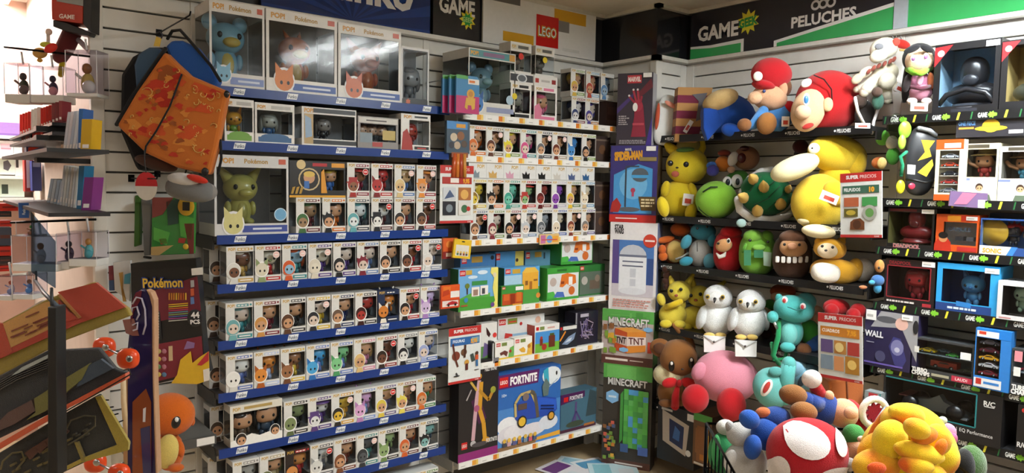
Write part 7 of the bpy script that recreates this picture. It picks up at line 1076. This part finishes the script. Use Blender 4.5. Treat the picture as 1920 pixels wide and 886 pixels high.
# ================================================================ end wall beyond the slat wall: hanging cases, game shelves
crop(0, 0, 200/886)
XE = .575
def peg(px0, py0, px1, py1, D0, D1, label):
    A = CP+ray(px1, py1)*D1; T = thing('display_hook', label, 'hook', A); C2 = CP+ray(px0, py0)*D0; d = C2-A; b = B(); b.tube([(0, 0, 0), d*.85, d], .0045, '#19191b', 'metal'); b.obj('rod', T)
peg(8, 88, 170, 106, 2.95, 2.95, 'long black hook holding the upper clear figure cases'); peg(20, 417, 180, 411, 2.75, 2.75, 'black hook holding the lower clear figure cases')
def case(x0, y0, x1, y1, D, label, cols, base=.22, tint='#f2f0f6', loop=.05):
    o = Pix('display_case', label, 'display case', (x0+x1)/2, y1, D=D, group='clear figure cases on hooks'); A, C2 = o.at(x0, y1), o.at(x1, y0); w, h = C2.x-A.x, C2.z-A.z; dp = .085
    b = B(); b.box(A.x, C2.x, 0, dp, A.z, A.z+h*base, '#dcdcda', 'plastic'); b.obj('base', o.T, bevel=.003); b = B(); b.box(A.x, C2.x, 0, dp, A.z+h*base, C2.z, tint, 'acrylic'); b.obj('cover', o.T)
    for ex, ey in ((A.x, 0), (C2.x, 0), (C2.x, dp), (A.x, dp)): b = B(); b.tube([(ex, ey, A.z+h*base), (ex, ey, C2.z)], .0014, '#e6e6ec', 'plastic', 5); b.obj('cover_edge', o.T)
    b = B(); b.box(A.x, C2.x, .0, dp, C2.z-.002, C2.z+.003, '#eceaec', 'acrylic'); b.obj('lid', o.T)
    b = B(); xm = (A.x+C2.x)/2; b.tube([(xm, dp/2, C2.z), (xm, dp/2-.01, C2.z+loop)], .004, '#d8d8da', 'plastic'); b.obj('hang_loop', o.T)
    s = h*(1-base)*.8; cx = (A.x+C2.x)/2; zb = A.z+h*base
    b = B(); mt = 'plastic'; b.ell((cx, dp/2, zb+.32*s), (.2*s, .16*s, .32*s), cols[0], mt, None, 12, 8); b.ell((cx+.12*s, dp/2-.02, zb+.2*s), (.2*s, .12*s, .2*s), cols[1], mt, None, 12, 8); b.tube([(cx-.1*s, dp/2, zb+.4*s), (cx-.32*s, dp/2-.01, zb+.6*s)], .05*s, cols[1], mt, 6); f = b.obj('figure', o.T)
    b = B(); b.ell((cx, dp/2-.004, zb+.76*s), (.14*s, .14*s, .16*s), cols[2], mt, None, 12, 8); b.obj('figure_head', f); return o
case(40, 525, 240, 850, 2.95, 'clear case with dark green figure at the hook tip', ('#3f4a34', '#6a5a54', '#4a3f3a')); case(255, 555, 520, 850, 2.9, 'clear case with dark violet figure in mid hook', ('#3a3450', '#c98a94', '#2c2838')); case(550, 420, 800, 800, 2.85, 'clear case with golden figure nearest the slat wall post', ('#b8a25c', '#c9c9c9', '#8a5a34'), .08)
crop(0, 380, 200/984)
case(112, 310, 515, 630, 2.72, 'wide clear case with white-robed red-haired figure', ('#dcd6d0', '#c9b8ac', '#9a4a24')); case(150, 180, 300, 310, 2.75, 'clear case with green-hatted figure above the wide case', ('#5a4a34', '#8a5a3a', '#4aa83a'), .1); case(635, 270, 885, 585, 2.72, 'clear case with teal-gowned figure beside the post', ('#5ab0b0', '#4aa5ad', '#b8843c')); case(525, 290, 630, 610, 2.75, 'narrow clear case with dark figure between two cases', ('#3a3048', '#4a4058', '#2c2430')); case(-30, 680, 105, 900, 2.8, 'clear case with red-haired figure low by the blue tray', ('#c9c0c8', '#8f9ac0', '#a84a24')); case(115, 670, 300, 890, 2.75, 'clear case with blue crouching figure low on the rack', ('#3a6aa8', '#4a86c4', '#7a4a34'))
# game cases standing in rows on end-wall shelves
crop(0, 180, 200/805)
def spines(x0, x1, y0, y1, n, zs, cols, label, grp, lean=0):
    for i in range(n):
        a, c = x0+(x1-x0)*i/n, x0+(x1-x0)*(i+.92)/n; o = Pix('game_case', label[i % len(label)], 'game case', (a+c)/2, y1, X=.43, group=grp)
        s = slab(o, 'case', [(a+lean, y0), (c+lean, y0), (c, y1), (a, y1)], cols[i % len(cols)], 0, .06, 'plastic', .001); o.poly('spine_label', [(a+lean*.15+(c-a)*.2, y1-(y1-y0)*.2), (c+lean*.15-(c-a)*.2, y1-(y1-y0)*.2), (c-(c-a)*.2, y1-(y1-y0)*.08), (a+(c-a)*.2, y1-(y1-y0)*.08)], '#efe8e4', -.002, .001, 'print', s); o.T.location.z = zs
def eshelf(y, D0, label, x0=150, x1=705):
    P = atX(*q(x1, y), .43); T = thing('wall_shelf', label, 'shelf', (XE, 0, P.z), 0, 'black shelves on the end wall'); b = B(); near = x1 > 500; b.box(*((-.27, -.105, 2.58, 4.05) if near else (-.16, 0, 3.35, 5.0)), -.012, 0, '#17171a', 'paint'); b.obj('board', T); b = B(); b.box(-.2, 0, 3.46, 3.55, -.03, -.01, '#17171a', 'paint'); b.obj('bracket', T); return P.z
E1 = eshelf(215, 4.2, 'black end-wall shelf under the red game cases', x1=380); E15 = eshelf(297, 4.2, 'black end-wall shelf under the dim red-brown game cases', x1=330); E2 = eshelf(412, 3.5, 'black end-wall shelf under the pale and yellow game cases', x1=640); E3 = eshelf(860, 3.5, 'black end-wall shelf under the teal and purple game cases', x1=640)
GS = 'game cases on the end-wall shelves'
spines(145, 228, 45, 205, 4, E1, ['#cf261c', '#c8201a', '#d42c20', '#c9221c'], ['bright red game case in the first red block of upper row'], GS); spines(232, 300, 45, 212, 3, E1, ['#d9d8d6', '#e0dfdc'], ['white game case between two red blocks, upper row'], GS); spines(305, 385, 60, 210, 4, E1, ['#c9221c', '#d02a1e', '#bf1f1a'], ['red game case right of the white cases, upper row'], GS); spines(390, 470, 60, 212, 3, E1, ['#8f3a40', '#7c2c34'], ['dull maroon game case ending the upper row'], GS)
spines(160, 235, 222, 295, 5, E15, ['#7a3028', '#4a2220', '#8a4034'], ['dark red-brown game case in the lower dim row'], GS); spines(242, 325, 222, 290, 4, E15, ['#c9261e', '#d42c22'], ['red game case in the lower dim row'], GS)
spines(470, 590, 95, 410, 5, E2, ['#c9cdd8', '#dcd6dc', '#b8c0d0', '#d8dce2', '#c4c8d8'], ['pale slim game case leaning in the row near the post'], GS, 40); spines(585, 622, 85, 408, 1, E2, ['#2a64a8'], ['blue game case between pale and yellow cases'], GS, 10); spines(605, 690, 180, 418, 1, E2, ['#d0a41e'], ['yellow game case beside the slat wall post'], GS, 12)
spines(350, 450, 540, 720, 4, E3, ['#b8c4d4', '#d0d4da', '#a8b8cc'], ['pale blue game case in the middle row by the clear divider'], GS, 30); spines(450, 570, 560, 860, 6, E3, ['#c9ccd4', '#dcdcd8', '#c4cad0', '#d2ccc4'], ['pale game case in the middle row beside teal case'], GS, 30); spines(575, 620, 525, 850, 1, E3, ['#1f6a94'], ['teal game case next to the purple case'], GS, 20); spines(612, 690, 610, 860, 1, E3, ['#7a2a78'], ['purple game case with white sticker by the post'], GS, 24)
o = Pix('headset_box', 'white rounded box with red dot standing in front of pale game cases', 'box', 380, 480, D=3.3); o.E('box', 350, 270, 26, 60, '#e2dede', 0, 30, 0, 'plastic', .4); o.E('panel', 400, 300, 50, 95, '#dedbe0', .03, 30, 0, 'plastic', .4); o.E('red_dot', 420, 265, 32, 34, '#a01c3a', -.07, 10, 0, 'plastic')
# far goods
crop(0, 0, 200/886)
o = Pix("console_box", "red and black console box high on the end wall", "box", 560, 190, D=2.9); slab(o, "box", [(425, -80), (690, -80), (685, 195), (430, 160)], "#b83c2c", 0, .12, "print", .002); slab(o, "dark_side", [(692, -80), (758, -80), (756, 270), (690, 200)], "#1e1c1e", .0, .1, "print", .002); o.poly("grey_print", [(480, -80), (690, -80), (690, 50), (470, 10)], "#9aa0a0", -.004, .002, "print"); slab(o, "black_base", [(440, 165), (540, 185), (750, 270), (740, 300), (520, 250), (440, 220)], "#232224", .01, .1, "print", .002); o2 = o
o = Pix('hanging_figure', 'yellow and red toy bird hanging below the red box', 'toy', 360, 510, D=2.97); o.E('body', 330, 440, 60, 45, '#d0a050', 0, 40, 0, 'plastic'); o.E('wing', 420, 400, 60, 36, '#d9261c', -.03, 24, -25, 'plastic'); o.E('head', 380, 370, 50, 24, '#c9d03a', 0, 24, 0, 'plastic'); o.E('tip', 405, 265, 28, 28, '#e6d8d0', 0, 22, 0, 'plastic'); o.T_('stem', [(400, 290), (400, 345)], 14, '#e6e0d8', 'plastic'); o.E('foot', 330, 500, 24, 18, '#d9a03a', 0, 16, 0, 'plastic')
o = Pix('rolled_bag', 'dark red rolled bag with yellow strap hanging beside the post', 'bag', 540, 480, D=3.02); o.T_('roll', [(600, 270), (540, 400), (500, 470)], [70, 72, 60], '#6a2a2c', 'fabric'); o.T_('strap', [(520, 490), (505, 620)], 22, '#c9b82a', 'fabric'); o.T_('buckle', [(650, 330), (720, 400)], 22, '#b8a8b0', 'plastic')
ptext(o2, 'GAME', 555, 137, 34, '#efe2de', 130, .03, -.06, -.008)
# goods against the far wall
crop(0, 180, 200/805)
def far(x0, y0, x1, y1, col, ops, label, name='boxed_goods', Y=5.5, d=.1):
    A = atY(*q(x0, y1), Y); C2 = atY(*q(x1, y0), Y); w, h = C2.x-A.x, C2.z-A.z; T = thing(name, label, 'box', ((A.x+C2.x)/2, Y, A.z), 0, 'goods on the far shelves'); solid_box(T, w, h, d, col, ops); return T
far(-60, 340, 100, 440, '#e6e4e6', [('r', .4, .1, .9, .8, '#e6c4d4'), ('r', .42, .4, .88, .5, '#b88a9a')], 'pale box with pink window on the far shelf'); far(105, 345, 165, 440, '#dfe2e2', [('r', .1, .1, .8, .9, '#c4d0d4')], 'pale grey-blue box on the far shelf'); far(-60, 455, 110, 590, '#d4e2d6', [('p', [(.5, .3), (.7, .2), (.85, .5), (.7, .8), (.5, .7)], '#5a5a60')], 'mint box with dark emblem on the far shelf'); far(115, 450, 180, 600, '#d8dcd8', [('r', .1, .4, .4, .9, '#2a2a2c')], 'pale box with black bar on the far shelf'); far(-60, 605, 180, 760, '#c9dccc', [('r', .3, .15, .5, .6, '#3a4a40')], 'mint green box on the far shelf, lowest'); far(-60, 205, 155, 290, '#8f6fae', [('r', 0, 0, 1, .15, '#6a4a8a')], 'violet box on the far shelf')
for yy, n in ((298, 'upper'), (446, 'middle'), (600, 'lower'), (765, 'lowest')):
    P = atY(*q(60, yy), 5.5); T = thing('wall_shelf', 'white far shelf, %s of four' % n, 'shelf', (0, 5.5, P.z), 0, 'white far shelves'); b = B(); b.box(-1.5, .57, -.02, .12, -.02, 0, '#e6e6e4', 'paint'); b.obj('board', T)
far(190, 440, 250, 720, '#a8302c', [('r', .2, .1, .6, .9, '#e0c8c4')], 'red upright box with pale stripe before the end wall', Y=5.1); far(245, 490, 310, 715, '#2f3a78', [('r', .1, .8, .9, .95, '#8a94c0')], 'navy upright box beside the red one', Y=5.0); far(200, 300, 330, 430, '#3a4a7c', [('p', [(.1, .1), (.9, .4), (.8, .6), (.1, .3)], '#c23a2c')], 'navy and red box behind the headset box', Y=4.9)
crop(0, 380, 200/984)
for y0, y1, c, l in ((5, 75, '#d92a16', 'upper'), (80, 130, '#2a2628', 'dark strip under upper'), (165, 220, '#d62a18', 'middle'), (230, 395, '#4a5266', 'slate tray under middle'), (400, 490, '#d92c18', 'third'), (495, 565, '#33282a', 'dark strip under third'), (575, 635, '#d82a18', 'lowest')): far(-40, y0, 165 if y0 < 60 else 105, y1, c, [('r', .3, .4, .9, .6, '#8a1c14' if c[1] == 'd' else '#6a3a34')], '%s red-and-dark packaged box at the aisle edge' % l, Y=3.9)
far(175, 0, 265, 140, '#2f62b0', [('t', 'Funko', .5, .45, .16, '#e6ecf4', .8, .03, 1.5)], 'blue hanging card with white sideways lettering', Y=3.28, d=.01)
# fallen leaflets on the floor
for i, (px, py, rz, c, l) in enumerate(((1085, 872, .5, '#cfe0e6', 'pale blue leaflet on the floor before the brick sets'), (1120, 878, -.2, '#e6e8ea', 'white leaflet with blue strip on the floor'), (1060, 884, .2, '#dcd8dc', 'white leaflet with violet band on the floor'), (1150, 884, .9, '#c4dce2', 'light teal leaflet on the floor by the tall carton'))):
    P = atZ(px, py, 0); T = thing('leaflet', l, 'leaflet', (P.x, P.y, .001+.003*i), rz, 'leaflets on the floor'); b = B(); b.box(-.105, .105, -.148, .148, 0, .002, c, 'print'); b.obj('sheet', T); p = B(); art(p, [('r', .1, .55, .9, .9, ['#9ac4d4', '#5a9ac0', '#6a3a78', '#8ac0cc'][i]), ('r', .1, .1, .6, .4, '#d0d6da')], lambda u, v, d: (-.105+u*.21, -.148+v*.296, .002+d), .21, .296); p.obj('print', T)
